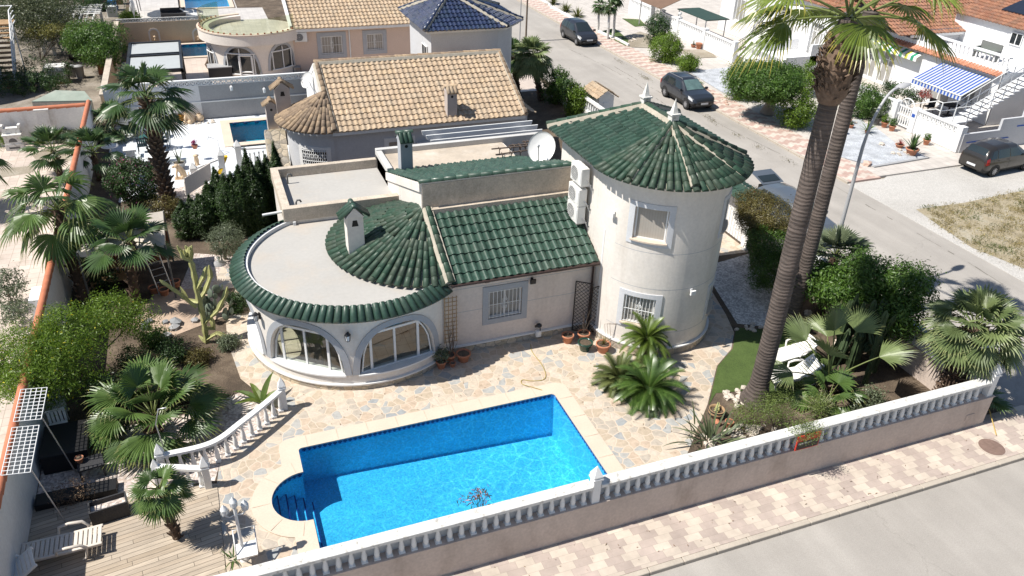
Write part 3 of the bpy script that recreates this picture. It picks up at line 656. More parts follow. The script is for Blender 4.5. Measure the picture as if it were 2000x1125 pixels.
# ================================================================ the villa
villa = thing('villa', 'white villa with green tiled roofs, a round drum room and a round tower', 'house', (8, 24, 0))
DC, DR = (3.85, 24.13), 3.75
TC, TR = (13.92, 21.2), 2.2
A0, A1 = rad(92), rad(313.3)
arches = [rad(231.8), rad(279.8), rad(183.8)]
AW, AH, SZ = rad(20.6), 1.72, .58
def in_arch(a, z, gw=0, gh=0):
    for c in arches:
        s = (a - c) / (AW + gw)
        if abs(s) < 1 and z > SZ and z < SZ + (AH + gh) * (1 - abs(s) ** 2.4) ** .5: return True
    return False
b = MB(); na, nz = 240, 44; z0, z1 = 0, 2.74
b.grid(lambda i, j: (DC[0] + DR * math.cos(A0 + (A1 - A0) * i / na), DC[1] + DR * math.sin(A0 + (A1 - A0) * i / na), z0 + (z1 - z0) * j / nz), na, nz, 0, True,
       skip=lambda i, j: in_arch(A0 + (A1 - A0) * (i + .5) / na, z0 + (z1 - z0) * (j + .5) / nz, rad(.6), .03))
for c in arches: # reveals
    P_ = []
    for k in range(41): t = -1 + 2 * k / 40; P_.append((c + AW * t, SZ + AH * max(0, 1 - abs(t) ** 2.4) ** .5))
    P_.append(P_[0]); rr = (DR + .03, DR - .26)
    vs = [(DC[0] + r * math.cos(a), DC[1] + r * math.sin(a), z) for r in rr for a, z in P_]; L = len(P_)
    b.add(vs, [(i, i + 1, L + i + 1, L + i) for i in range(L - 1)], 0)
part('drum_wall', b, m_stucco, villa)
b = MB()
for c in arches: # grey arch surrounds
    vs = []; K = 44
    for k in range(K + 1):
        t = -1 + 2 * k / K; e = max(0, 1 - abs(t) ** 2.4) ** .5
        for (w, h, r) in ((AW, AH, DR + .035), (AW + rad(3.3), AH + .19, DR + .035), (AW + rad(3.3), AH + .19, DR - .03), (AW, AH, DR - .1)):
            a, z = c + w * t, SZ + h * e
            if k in (0, K): z = SZ - .0
            vs.append((DC[0] + r * math.cos(a), DC[1] + r * math.sin(a), z))
    b.add(vs, [((i) * 4 + q, (i) * 4 + q + 1, (i + 1) * 4 + q + 1, (i + 1) * 4 + q) for i in range(K) for q in range(3)], 0)
part('arch_surround', b, m_trim, villa)
for c in arches: # glazing on a straight chord
    r = DR - .17; a, bb = c - AW * .99, c + AW * .99
    p, q = V3(DC[0] + r * math.cos(a), DC[1] + r * math.sin(a), SZ), V3(DC[0] + r * math.cos(bb), DC[1] + r * math.sin(bb), SZ)
    u = nrmz(q - p); w = np.linalg.norm(q - p); n = V3(math.cos(c), math.sin(c), 0); mid = (p + q) / 2; sag = 0
    o = p + n * .06; Rm = np.array([u, n, V3(0, 0, 1)]).T; f = MB()
    def bx(x0, x1, z0, z1, y0=0., y1=.055): f.box(x0, x1, y0, y1, z0, z1, 0, Rm, o)
    x0, x1, ht = w * .15, w * .80, 1.42
    bx(x0 - .04, x0 + .04, 0, ht); bx(x1 - .04, x1 + .04, 0, ht); bx(x0 + .04, x1 - .04, ht - .08, ht); bx(x0 + .04, x1 - .04, 0, .05)
    xm = (x0 + x1) / 2; bx(xm - .035, xm + .035, .05, ht - .08, -.01, .045); bx(.0, x0 - .04, 0, .04); bx(x1 + .04, w, 0, .04)
    pts = []
    for k in range(25): t = -1 + 2 * k / 24; pts.append((w / 2 + w / 2 * .985 * t, max(.02, AH * .985 * max(0, 1 - abs(t) ** 2.4) ** .5)))
    for (a_, z_), (b_, y_) in zip(pts, pts[1:]): f.add([Rm @ V3(xx, yy, zz) + o for xx, zz, yy in ((a_, z_, 0), (b_, y_, 0), (b_, y_, .05), (a_, z_, .05), (a_ * .97 + w * .015, z_ - .045, 0), (b_ * .97 + w * .015, y_ - .045, 0), (b_ * .97 + w * .015, y_ - .045, .05), (a_ * .97 + w * .015, z_ - .045, .05))], [(3, 2, 6, 7), (4, 5, 1, 0), (7, 6, 5, 4)], 0)
    fo = part('arched_window', f, m_white, villa)
    gl = MB(); gl.add([Rm @ V3(xx, .02, zz) + o for xx, zz in [(0.01, .01)] + pts + [(w - .01, .01)]], [tuple(range(len(pts) + 2))], 0); part('pane', gl, m_glass, fo)
    sl_ = MB(); ring = arc(DC, DR + .06, c - AW * 1.02, c + AW * 1.02, 20) + arc(DC, DR - .26, c + AW * 1.02, c - AW * 1.02, 20); sl_.prism(ring, SZ - .05, SZ + .006); part('sill', sl_, m_white, fo)
b = MB(); cyl_wall(b, DC, DR + .05, A0, A1, 0, .2); cyl_wall(b, TC, TR + .06, rad(180), rad(360), 0, .28)
b.box(6.35, 11.72, 21.34, 21.45, 0, .26); b.box(16.12, 16.18, 21.2, 25, 0, .28); part('plinth', b, m_plinth, villa)
b = MB(); cyl_band(b, DC, DR - .02, DR + .085, A0, A1, .2, .25); cyl_band(b, TC, TR - .02, TR + .09, rad(180), rad(360), .28, .33); b.box(6.38, 11.74, 21.31, 21.45, .26, .31); part('plinth_ledge', b, m_white, villa)
b = MB(); b.lathe([(.01, .03), (DR - .3, .03)], 40, (*DC, 0)); it = part('room_floor', b, m_intfloor, villa)
b = MB(); b.box(2.0, 6.4, 25.6, 25.7, 0, 2.6); b.box(5.4, 5.5, 22.6, 25.6, 0, 2.6); part('room_wall', b, m_interior, villa)
b = MB(); b.box(2.2, 2.8, 21.4, 22.0, .03, .75, b=.03); b.box(3.4, 5.0, 22.6, 23.4, .03, .45, b=.05); b.box(3.4, 5.0, 23.3, 23.5, .45, .85, b=.05); part('room_furniture', b, m_wood, villa)
# flat roof of the drum
b = MB(); R = 3.62; b.lathe([(DR - .02, 2.56), (R + .29, 2.62), (R + .29, 2.7), (R + .02, 2.76)], 72, (*DC, 0), a0=A0, a1=A1); part('eave_soffit', b, m_stucco, villa)
b = MB(); b.lathe([(.001, 2.86), (R - .12, 2.86)], 72, (*DC, 0), a0=A0 - .3, a1=A1 + .2); part('flat_roof', b, m_roofconc, villa)
b = MB(); cyl_band(b, DC, R - .14, R + .0, A0, A1, 2.6, 3.0, n=80); part('roof_parapet', b, m_pale, villa)
b = MB(); N = 62
for i in range(N):
    a = A0 + (rad(309.5) - A0) * (i + .5) / N; c, s = math.cos(a), math.sin(a)
    p0 = V3(DC[0] + 4.0 * c, DC[1] + 4.0 * s, 2.72); p1 = V3(DC[0] + (R - .08) * c, DC[1] + (R - .08) * s, 3.0)
    barrel_row(b, p0, p1, .125, .105, nrmz((c * .28, s * .28, .45)), .7, i, 0, 7)
b.lathe([(3.96, 2.71), (R - .1, 2.98)], 90, (*DC, 0), a0=A0, a1=rad(309.5))
part('tile_ring', b, m_greentile, villa)
# cone roof
ap = V3(6.38, 23.92, 4.5); CC = (6.45, 24.45); b = MB(); mo = MB()
cone_roof(b, ap, CC, 3.35, 2.97, rad(92), rad(268), .30, 0, mo, .118)
e = V3(CC[0] + 3.3 * math.cos(rad(225)), CC[1] + 3.3 * math.sin(rad(225)), 3.05); barrel_row(b, e, ap, .12, .1, nrmz((-.3, -.3, 1)), .42, 77)
cr = part('cone_roof', b, m_greenold, villa); part('mortar_bed', mo, m_greenmort, cr)
b = MB(); cyl_wall(b, CC, 3.22, rad(92), rad(268), 2.8, 2.99); part('cone_kerb', b, m_oldconc, villa)
ch = chimney(villa, 3.6, 4.16, 23.62, 24.1, 2.8, 4.52, m_stucco, m_greentile, 'y', True, cap=.36, over=.16, hole='trap')
# front wing
FW = 21.4
b = MB(); b.wall((6.33, FW, 0), (1, 0, 0), 11.72 - 6.33, 3.02, (0, -1, 0), [(7.78 - 6.33, 9.0 - 6.33, 1.15, 2.25)], .16)
part('wing_wall', b, m_wing, villa)
b = MB(); surround(b, (7.78, FW, 1.15), (1, 0, 0), (0, -1, 0), 1.22, 1.1, .2, .03); part('window_surround', b, m_trim, villa)
window(villa, (7.78, FW + .14, 1.15), (1, 0, 0), (0, -1, 0), 1.22, 1.1, (.5,), (), .06, m_winpane, False, 9)
v = nrmz((0, 2.66, 1.38)); b = MB(); tile_plane(b, (6.38, 21.02, 3.02), (1, 0, 0), v, 5.22, 3.0, .27, .37); rf = part('wing_roof', b, m_greentile, villa)
b = MB(); b.extrude([(6.36, 21.06, 2.96), (6.36, 23.72, 4.34), (6.36, 23.72, 4.1), (6.36, 21.2, 2.86)], (5.3, 0, 0)); part('roof_deck', b, m_mortar, rf)
b = MB(); mo = MB(); cap_line(b, mo, (6.36, 21.02, 3.06), (6.36, 23.7, 4.47), .12, .2); vg = part('verge_cap', b, m_greenold, villa); part('mortar_bed', mo, m_mortar, vg)
b = MB(); b.tube([(6.36, 20.94, 2.98), (11.62, 20.94, 2.94)], .055, 8); b.tube([(11.58, 20.96, 2.92), (11.6, 21.3, 2.7), (11.6, 21.32, .1)], .04, 8); b.box(7.55, 7.72, 21.12, 21.4, 2.78, 2.86); part('gutter', b, mat('brown_gutter', (.055, .035, .03), .5), villa)
b = MB(); b.box(6.4, 11.7, 23.5, 23.72, 4.28, 4.5); part('flashing', b, m_oldconc, villa)
m_g0 = mat('stained_grey_render', (.50, .49, .47), .85, .12, 1.2, .2, 50)
# upper block
b = MB(); b.extrude([(6.17, 23.72, 0), (6.17, 23.72, 5.42), (6.17, 28.95, 3.66), (6.17, 31.1, 3.66), (6.17, 31.1, 0)], (5.6, 0, 0)); ub = part('upper_block', b, m_stucco, villa)
b = MB(); b.box(6.2, 11.7, 23.70, 23.80, 4.3, 5.36); part('stained_parapet_face', b, m_oldconc, villa)
b = MB(); v = nrmz((0, -5.25, 1.76)); tile_plane(b, (11.74, 28.98, 3.70), (-1, 0, 0), v, 5.6, 5.52, .27, .38, None, .075); br = part('back_roof', b, m_greentile, villa)
b = MB(); barrel_row(b, (6.1, 23.74, 5.46), (11.76, 23.74, 5.46), .1, .1, nrmz((0, -.3, 1)), .42, 3); part('ridge_cap', b, m_greentile, villa)
b = MB(); b.extrude([(6.1, 23.72, 5.42), (6.1, 23.72, 5.1), (6.1, 28.95, 3.4), (6.1, 28.95, 3.72)], (.07, 0, 0)); part('gable_verge', b, m_stucco, villa)
b = MB(); b.quad((6.4, 28.9, 3.70), (11.7, 28.9, 3.70), (11.7, 30.9, 3.70), (6.4, 30.9, 3.70)); part('roof_terrace', b, m_wetslab, villa)
b = MB(); b.box(6.17, 13.5, 30.9, 31.14, 2.9, 3.92, b=.01); b.box(6.17, 6.4, 28.95, 30.9, 2.9, 3.88, b=.01); part('terrace_parapet', b, m_g0, villa)
chimney(villa, 6.62, 7.1, 28.45, 28.93, 3.4, 5.1, m_trim, m_greentile, 'x', True, cap=.28, over=.12)
# flat roofed side block
b = MB(); b.box(1.95, 6.17, 27.15, 31.15, 0, 3.12); part('side_block', b, m_stucco, villa)
b = MB(); b.quad((2.1, 27.3, 3.126), (6.17, 27.3, 3.126), (6.17, 31, 3.126), (2.1, 31, 3.126)); part('side_roof', b, m_roofconc, villa)
b = MB(); b.box(1.9, 6.165, 27.08, 27.36, 3.02, 3.52, b=.01); b.box(1.9, 6.165, 30.95, 31.2, 3.02, 3.5, b=.01); b.box(1.9, 2.18, 27.36, 30.95, 3.02, 3.5); part('side_parapet', b, m_oldconc, villa)
b = MB(); b.tube([(1.95, 27.6, 3.2), (1.2, 27.55, 3.18)], .05, 8); part('rain_spout', b, m_white, villa)
for y in (27.75, 30.3): b = MB(); b.tube([(2.45, y, 3.12), (2.45, y, 3.42), (2.5, y, 3.52), (2.6, y + .02, 3.5), (2.64, y + .02, 3.42)], .035, 8); part('vent_pipe', b, m_acdark, villa)
b = MB(); b.box(2.2, 2.3, 27.0, 27.1, 0, 3.0); part('downpipe', b, m_white, villa)
# tower
H1 = 6.32
tw = [(210.5, 248.0, 1.02, 2.3, 215, 244.5), (212.2, 248.6, 4.2, 5.62, 215.7, 244.7), (302, 318, 1.0, 2.2, 304.5, 322), (300, 318, 4.3, 5.75, 303, 320)]
holes = [(rad(216), rad(244), 1.16, 2.25), (rad(216.2), rad(244.6), 4.36, 5.5), (rad(305), rad(331), 1.16, 2.2), (rad(305), rad(331), 4.36, 5.5)]
b = MB(); cyl_wall(b, TC, TR, rad(180), rad(360), 0, H1, holes)
for sx in (-1, 1):
    x = TC[0] + sx * TR; q = [(x, 21.2, 0), (x, 24.75, 0), (x, 24.75, H1), (x, 21.2, H1)]; b.add(q if sx > 0 else q[::-1], [(0, 1, 2, 3)], 0)
b.add([(TC[0] + TR, 24.75, 0), (TC[0] - TR, 24.75, 0), (TC[0] - TR, 24.75, H1), (TC[0] + TR, 24.75, H1)], [(0, 1, 2, 3)], 0)
part('tower_wall', b, m_stucco, villa)
b = MB()
for z in (2.62, 3.95, .92): cyl_wall(b, TC, TR + .003, rad(200), rad(350), z, z + .014)
b.box(6.4, 11.7, FW - .003, FW, 1.62, 1.634); b.box(6.4, 11.7, FW - .003, FW, 2.52, 2.534); part('wall_groove', b, m_trim, villa)
m_ltrim = mat('pale_grey_trim', (.56, .57, .59), .8, .06, 2, .15, 70)
for k, h in enumerate(holes):
    b = MB(); t = .2 / TR; zt = .17
    cyl_band(b, TC, TR - .02, TR + .03, h[0] - t, h[1] + t, h[2] - zt, h[2], n=10); cyl_band(b, TC, TR - .02, TR + .03, h[0] - t, h[1] + t, h[3], h[3] + zt, n=10)
    cyl_band(b, TC, TR - .02, TR + .03, h[0] - t, h[0], h[2], h[3], n=3); cyl_band(b, TC, TR - .02, TR + .03, h[1], h[1] + t, h[2], h[3], n=3); part('window_surround', b, m_ltrim, villa)
    r = TR - .13; a, c = h[0], h[1]; p = V3(TC[0] + r * math.cos(a), TC[1] + r * math.sin(a), h[2]); q = V3(TC[0] + r * math.cos(c), TC[1] + r * math.sin(c), h[2])
    b = MB() # reveals
    for (aa, za), (ab, zb) in (((a, h[2]), (c, h[2])), ((c, h[2]), (c, h[3])), ((c, h[3]), (a, h[3])), ((a, h[3]), (a, h[2]))):
        b.add([(TC[0] + rr * math.cos(w), TC[1] + rr * math.sin(w), z) for rr, w, z in ((TR, aa, za), (TR, ab, zb), (TR - .35, ab, zb), (TR - .35, aa, za))], [(0, 1, 2, 3)], 0)
    part('reveal', b, m_stucco, villa)
    mid = (a + c) / 2; n = (math.cos(mid), math.sin(mid), 0); w = np.linalg.norm(q - p)
    fo = window(villa, p, (q - p) / w, n, w, h[3] - h[2], () if k % 2 else (.5,), (), .05, m_blind if k != 0 else m_winpane, k != 0, 9 if k == 0 else 0)
    s_ = MB(); cyl_band(s_, TC, TR - .15, TR + .1, h[0] - .02, h[1] + .02, h[2] - .04, h[2] + .01, n=10); part('sill', s_, m_cream, fo)
EZ, AZ, R = 6.42, 7.58, 2.66
apx, fin = V3(TC[0], TC[1], AZ), V3(TC[0], 23.05, AZ); XL, XR, YB = TC[0] - R, TC[0] + R, 25.05
b = MB(); mo = MB(); v = nrmz((R, 0, AZ - EZ)); H_ = math.hypot(R, AZ - EZ)
tile_plane(b, (XL, YB, EZ), (0, -1, 0), v, YB - TC[1], H_, .245, .37, lambda s, t: s > (t / H_) * (YB - fin[1]) - .05, .085)
v = nrmz((-R, 0, AZ - EZ)); tile_plane(b, (XR, TC[1], EZ), (0, 1, 0), v, YB - TC[1], H_, .26, .37, lambda s, t: s < (YB - TC[1]) - (t / H_) * (YB - fin[1]) + .05)
v = nrmz((0, fin[1] - YB, AZ - EZ)); HB = math.hypot(YB - fin[1], AZ - EZ); tile_plane(b, (XR, YB, EZ), (-1, 0, 0), v, 2 * R, HB, .26, .37, lambda s, t: abs(s - R) < R * (1 - t / HB) + .05)
tr = part('tower_roof', b, m_greentile, villa)
cb = MB(); cone_roof(cb, apx, TC, R, EZ, rad(180), rad(360), .27, 0, mo, .112)
part('tower_cone', cb, m_greenold, tr)
mo.extrude([(XL, TC[1], EZ - .02), (XL, YB, EZ - .02), (fin[0], fin[1], AZ - .02), (apx[0], apx[1], AZ - .02)], (0, 0, -.05)); mo.extrude([(XR, TC[1], EZ - .02), (XR, YB, EZ - .02), (fin[0], fin[1], AZ - .02), (apx[0], apx[1], AZ - .02)], (0, 0, -.05)); mo.extrude([(XL, YB, EZ - .02), (XR, YB, EZ - .02), (fin[0], fin[1], AZ - .02)], (0, 0, -.05))
part('roof_mortar', mo, m_greenmort, tr)
cb = MB(); mo = MB(); up = V3(0, 0, .06)
for i, (p, q) in enumerate(((fin, apx), (V3(XL, YB, EZ), fin), (V3(XR, YB, EZ), fin))): cap_line(cb, mo, p + up, q + up, .115, .19, i)
for a in (213, 258, 302, 345): a = rad(a); cap_line(cb, mo, V3(TC[0] + R * .97 * math.cos(a), TC[1] + R * .97 * math.sin(a), EZ + .1), apx + up, .115, .14, int(a * 9))
rc = part('ridge_cap', cb, m_greenold, tr); part('mortar_bed', mo, m_mortar, rc)
b = MB(); b.lathe([(TR, H1 - .02), (R - .06, H1 + .02), (R - .06, H1 + .08)], 40, (*TC, 0), a0=rad(180), a1=rad(360)); b.box(XL + .06, TC[0] - TR, 21.2, YB, H1 - .02, H1 + .06); b.box(TC[0] + TR, XR - .06, 21.2, YB, H1 - .02, H1 + .06); part('eave_soffit', b, m_stucco, villa)
for p in (apx, fin):
    b = MB(); b.box(-.13, .13, -.13, .13, 0, .2, 0, np.eye(3), p + V3(0, 0, .12)); b.box(-.17, .17, -.17, .17, .2, .25, 0, np.eye(3), p + V3(0, 0, .12))
    b.add([p + V3(*q) for q in ((-.1, -.1, .37), (.1, -.1, .37), (.1, .1, .37), (-.1, .1, .37), (0, 0, .86))], [(0, 1, 4), (1, 2, 4), (2, 3, 4), (3, 0, 4)], 0); part('finial', b, m_whited, villa)
# link wall between the tower and the wing, with its downpipes
b = MB(); b.box(11.72, 11.86, 20.95, 21.05, .3, 4.2); b.tube([(11.8, 20.9, 4.3), (11.8, 20.92, 0.1)], .04, 8); part('cable_duct', b, m_white, villa)
# air conditioners, dish and lanterns are fixed to the villa but are things of their own
def ac_unit(loc, rz, label):
    t = thing('air_conditioner', label, 'air conditioner', (0, 0, 0), 'air conditioner units')
    b = MB(); b.box(-.42, .42, -.16, .16, 0, .62, b=.02); part('casing', b, m_ac, t)
    f = MB(); f.lathe([(.02, 0), (.24, 0), (.25, .012)], 20); f.xf(Matrix.Translation((-.1, -.165, .31)) @ Matrix.Rotation(pi / 2, 4, 'X')); part('fan', f, m_acdark, t)
    g_ = MB()
    for k in range(9): g_.box(-.36, .16, -.182, -.174, .07 + k * .058, .078 + k * .058)
    g_.box(.24, .4, -.17, -.161, .1, .52); part('grille', g_, m_white, t)
    b = MB(); b.box(-.38, -.34, -.16, .3, -.05, 0); b.box(.34, .38, -.16, .3, -.05, 0); b.tube([(.42, .05, .2), (.5, .1, .15), (.5, .25, -.2)], .018, 6); part('bracket', b, m_steel, t)
    t.location = loc; t.rotation_euler = (0, 0, rz); return t
for (px, py), lb in (((1131, 352), 'white air conditioner on the tower wall, topmost of the stack of three'), ((1126, 391), 'white air conditioner on the tower wall, middle of the stack of three'), ((1123, 424), 'white air conditioner on the tower wall, lowest of the stack just above the green roof')):
    p = GX(px, py, 11.4); ac_unit((11.42, p[1], p[2] - .05), -pi / 2, lb)
def dish(c, az, el, R, label, wallp, mt=m_white):
    t = thing('satellite_dish', label, 'satellite dish', tuple(c)); b = MB(); prof = [(max(.001, R * k / 8), .3 * R * (k / 8) ** 2) for k in range(9)]
    b.lathe(prof + [(R, .3 * R + .015)] + [(max(.001, R * k / 8), .3 * R * (k / 8) ** 2 - .012) for k in range(8, -1, -1)], 28)
    Rm = Vector((math.cos(az) * math.cos(el), math.sin(az) * math.cos(el), math.sin(el))).to_track_quat('Z', 'Y').to_matrix().to_4x4()
    M_ = Matrix.Translation(c) @ Rm @ Matrix.Diagonal((.88, 1, 1, 1)); b.xf(M_); part('reflector', b, mt, t)
    a = MB(); f = M_ @ Vector((0, -R * .15, R * 1.1)); e = M_ @ Vector((0, -R, R * .3)); a.tube([e, f], .018, 6); a.tube([f, M_ @ Vector((0, -R * .05, R * .98))], .04, 8); a.tube([c, wallp], .028, 6); part('arm', a, m_steel, t)
    return t
dish(V3(11.45, 25.9, 5.28), rad(232), rad(32), .6, 'large white satellite dish on the roof beside the tower', V3(11.75, 26.3, 4.9))
def lantern(p, n, label, mt=m_black, group='lanterns on the villa drum'):
    t = thing('wall_lantern', label, 'lantern', tuple(p), group); n = nrmz(n); b = MB()
    c = V3(*p) + n * .13; b.box(-.03, .03, -.02, .02, -.12, .12, 0, np.array([np.cross(n, (0, 0, 1)), n, V3(0, 0, 1)]).T, V3(*p)); b.tube([V3(*p), c + V3(0, 0, .12), c + V3(0, 0, .15)], .012, 5)
    b.lathe([(.005, .2), (.05, .17), (.1, .11), (.1, .09)], 6, c, smooth=False); b.lathe([(.005, -.14), (.07, -.12), (.075, -.1)], 6, c, smooth=False)
    for k in range(6): w = 2 * pi * k / 6; b.tube([c + V3(.092 * math.cos(w), .092 * math.sin(w), .09), c + V3(.072 * math.cos(w), .072 * math.sin(w), -.1)], .007, 4)
    part('frame', b, mt, t); g_ = MB(); g_.lathe([(.085, .09), (.065, -.1)], 6, c, smooth=False); part('glass', g_, mat('frosted_glass', (.7, .72, .74), .3) if 'frosted_glass' not in bpy.data.materials else bpy.data.materials['frosted_glass'], t)
def on_drum(a, z): a = rad(a); return V3(DC[0] + (DR + .03) * math.cos(a), DC[1] + (DR + .03) * math.sin(a), z), (math.cos(a), math.sin(a), 0)
lantern(*on_drum(255.3, 2.12), 'black wall lantern between the two arched windows of the drum')
lantern(*on_drum(206.3, 2.1), 'black wall lantern on the left side of the drum by the garden path')
def floodlight(p, n, label, mt):
    t = thing('floodlight', label, 'floodlight', tuple(p)); n = nrmz(n); Rm = np.array([np.cross(n, (0, 0, 1)), n, V3(0, 0, 1)]).T
    b = MB(); b.box(-.04, .04, 0, .05, -.05, .05, 0, Rm, V3(*p)); b.tube([V3(*p) + n * .05, V3(*p) + n * .12 - V3(0, 0, .02)], .015, 6); part('bracket', b, mt, t)
    b = MB(); b.box(-.1, .1, .1, .17, -.13, .02, 0, Rm, V3(*p)); part('lamp_head', b, mt, t)
floodlight((9.33, FW, 2.5), (0, -1, 0), 'small dark floodlight on the wing wall above the window', m_black)
a = rad(275); floodlight((TC[0] + TR * math.cos(a), TC[1] + TR * math.sin(a), 2.55), (math.cos(a), math.sin(a), 0), 'small white floodlight low on the tower wall', m_white)
a = rad(196); floodlight((TC[0] + TR * math.cos(a), TC[1] + TR * math.sin(a), 5.0), (math.cos(a), math.sin(a), 0), 'small white floodlight high on the tower beside the air conditioners', m_white)
# ================================================================ street wall with balustrade
BW = thing('boundary_wall', 'long rendered street wall topped by a white balustrade in front of the pool', 'wall', (8, 12.7, 0))
b = MB(); b.box(-6.3, 21.25, 12.6, 12.86, -.02, 1.07); b.box(-6.3, 21.28, 12.57, 12.86, 1.07, 1.09); part('base_wall', b, m_render, BW)
b = MB(); b.box(-6.3, 20.95, 12.835, 12.88, 1.09, 1.6); part('back_panel', b, m_pale, BW)
b = MB(); b.box(-6.3, 7.47, 12.58, 12.9, 1.6, 1.7, b=.012); b.box(7.71, 20.9, 12.58, 12.9, 1.6, 1.7, b=.015); part('rail', b, m_whited, BW)
bp = [(.07, 0), (.07, .05), (.052, .06), (.062, .1), (.07, .15), (.066, .2), (.05, .3), (.038, .38), (.036, .42), (.05, .435), (.05, .45), (.042, .455), (.055, .47), (.055, .51)]
bm = MB(); bm.lathe(bp, 10); bm.box(-.075, .075, -.075, .075, 0, .045); bal_me = bm.mesh('baluster', [m_white])
def baluster(parent, x, y, z, sc=1.): o = part('baluster', bal_me, None, parent, local=True); o.location = V3(x, y, z) - ABS[parent.name]; o.scale = (1, 1, sc); return o
xs = list(np.arange(-5.9, 7.4, .293)) + list(np.arange(7.95, 20.75, .293))
for x in xs[-88:]: baluster(BW, x, 12.71, 1.09)
def post(parent, x, y, z0, z1, w=.11, mt=None):
    b = MB(); b.box(x - w, x + w, y - w, y + w, z0, z1, b=.01); b.box(x - w - .03, x + w + .03, y - w - .03, y + w + .03, z1, z1 + .05)
    b.add([(x - w, y - w, z1 + .05), (x + w, y - w, z1 + .05), (x + w, y + w, z1 + .05), (x - w, y + w, z1 + .05), (x - w - .02, y - w - .02, z1 + .12), (x + w + .02, y - w - .02, z1 + .12), (x + w + .02, y + w + .02, z1 + .12), (x - w - .02, y + w + .02, z1 + .12), (x, y, z1 + .42)],
          [(0, 1, 5, 4), (1, 2, 6, 5), (2, 3, 7, 6), (3, 0, 4, 7), (4, 5, 8), (5, 6, 8), (6, 7, 8), (7, 4, 8)], 0)
    return part('post', b, mt or m_white, parent)
post(BW, 7.59, 12.72, 1.09, 1.85); post(BW, 21.08, 12.74, 1.09, 1.85)
SW = thing('side_wall', 'beige and white garden wall along the side street behind the twin palms', 'wall', (21.2, 18, 0))
b = MB(); b.box(21.0, 21.25, 12.86, 24.6, -.02, 1.05); part('base_wall', b, m_render, SW)
b = MB(); b.box(21.02, 21.2, 12.9, 24.6, 1.05, 1.66); b.box(20.96, 21.26, 12.9, 24.6, 1.66, 1.72, b=.01); part('white_panel', b, m_pale, SW)
SGN = thing('red_sign', 'red framed black property sign on the balustrade half hidden by a bush', 'sign', (13.6, 12.55, 1.15))
p0, p1 = GY(1555, 866, 12.55), GY(1600, 853, 12.55); x0, x1 = p0[0], p1[0]
b = MB(); b.box(x0, x1, 12.52, 12.555, 1.12, 1.62); part('frame', b, mat('sign_red', (.55, .05, .03), .5), SGN)
b = MB(); b.box(x0 + .03, x1 - .03, 12.512, 12.52, 1.15, 1.42); part('panel', b, m_blackp, SGN)
def text3(txt, loc, size, mt, parent, rot=(pi / 2, 0, 0), name='lettering', ext=.002):
    c = bpy.data.curves.new(name, 'FONT'); c.body = txt; c.size = size; c.extrude = ext; o = bpy.data.objects.new(name, c)
    me = bpy.data.meshes.new_from_object(o); bpy.data.objects.remove(o); me.materials.clear(); me.materials.append(mt)
    o = bpy.data.objects.new(name, me); COL.objects.link(o); o.parent = parent; o.location = V3(*loc) - ABS[parent.name]; o.rotation_euler = rot; ABS[o.name] = ABS[parent.name]; return o
text3('(+34) 966 760', (x0 + .06, 12.509, 1.33), .075, m_white, SGN)
# ================================================================ plants
L_palm = leafmat('palm_leaf', (.038, .078, .020), (.115, .185, .045), (.20, .21, .07), .22, .38, .5)
L_palmd = leafmat('dark_palm_leaf', (.024, .056, .018), (.072, .130, .036), (.14, .15, .06), .2, .4, .5)
L_wash = leafmat('washingtonia_leaf', (.085, .125, .018), (.22, .285, .055), (.38, .32, .06), .3, .32, .55)
L_silver = leafmat('silver_palm_leaf', (.085, .120, .045), (.20, .25, .10), (.26, .28, .12), .2, .42, .45)
L_cycad = leafmat('cycad_leaf', (.028, .065, .012), (.085, .155, .028), (.14, .19, .04), .15, .35, .5)
L_bush = leafmat('bush_leaf', (.035, .085, .014), (.115, .200, .036), None, .3)
L_bright = leafmat('bright_bush_leaf', (.065, .120, .012), (.180, .280, .034), None, .35)
L_dark = leafmat('dark_bush_leaf', (.020, .050, .014), (.060, .110, .030), None, .25)
L_olive = leafmat('olive_leaf', (.07, .095, .05), (.17, .20, .12), None, .2)
L_brown = leafmat('brown_green_leaf', (.085, .060, .020), (.16, .145, .045), None, .25)
L_cyp = leafmat('cypress_leaf', (.012, .030, .008), (.050, .095, .020), None, .12)
L_dry = leafmat('dry_leaf', (.13, .08, .05), (.28, .20, .13), None, .15, .8, .2)
L_yel = leafmat('yellow_flower', (.55, .46, .02), (.75, .65, .05), None, .3)
L_pinkf = leafmat('magenta_flower', (.30, .03, .13), (.45, .07, .22), None, .3)
L_redf = leafmat('red_flower', (.28, .06, .05), (.40, .12, .10), None, .2)
T_wash = trunkmat('ringed_palm_trunk', (.055, .042, .036), (.145, .115, .100), 26.)
T_boot = mat('palm_boots', (.16, .11, .08), .95, .45, 7, .6, 30, fine=.25)
T_bootl = mat('cut_palm_stub', (.36, .28, .20), .9, .3, 9, .4, 30)
T_fibre = mat('palm_fibre', (.085, .055, .038), .95, .4, 12, .9, 50, fine=.3)
def unit(az, el): return V3(math.cos(az) * math.cos(el), math.sin(az) * math.cos(el), math.sin(el))
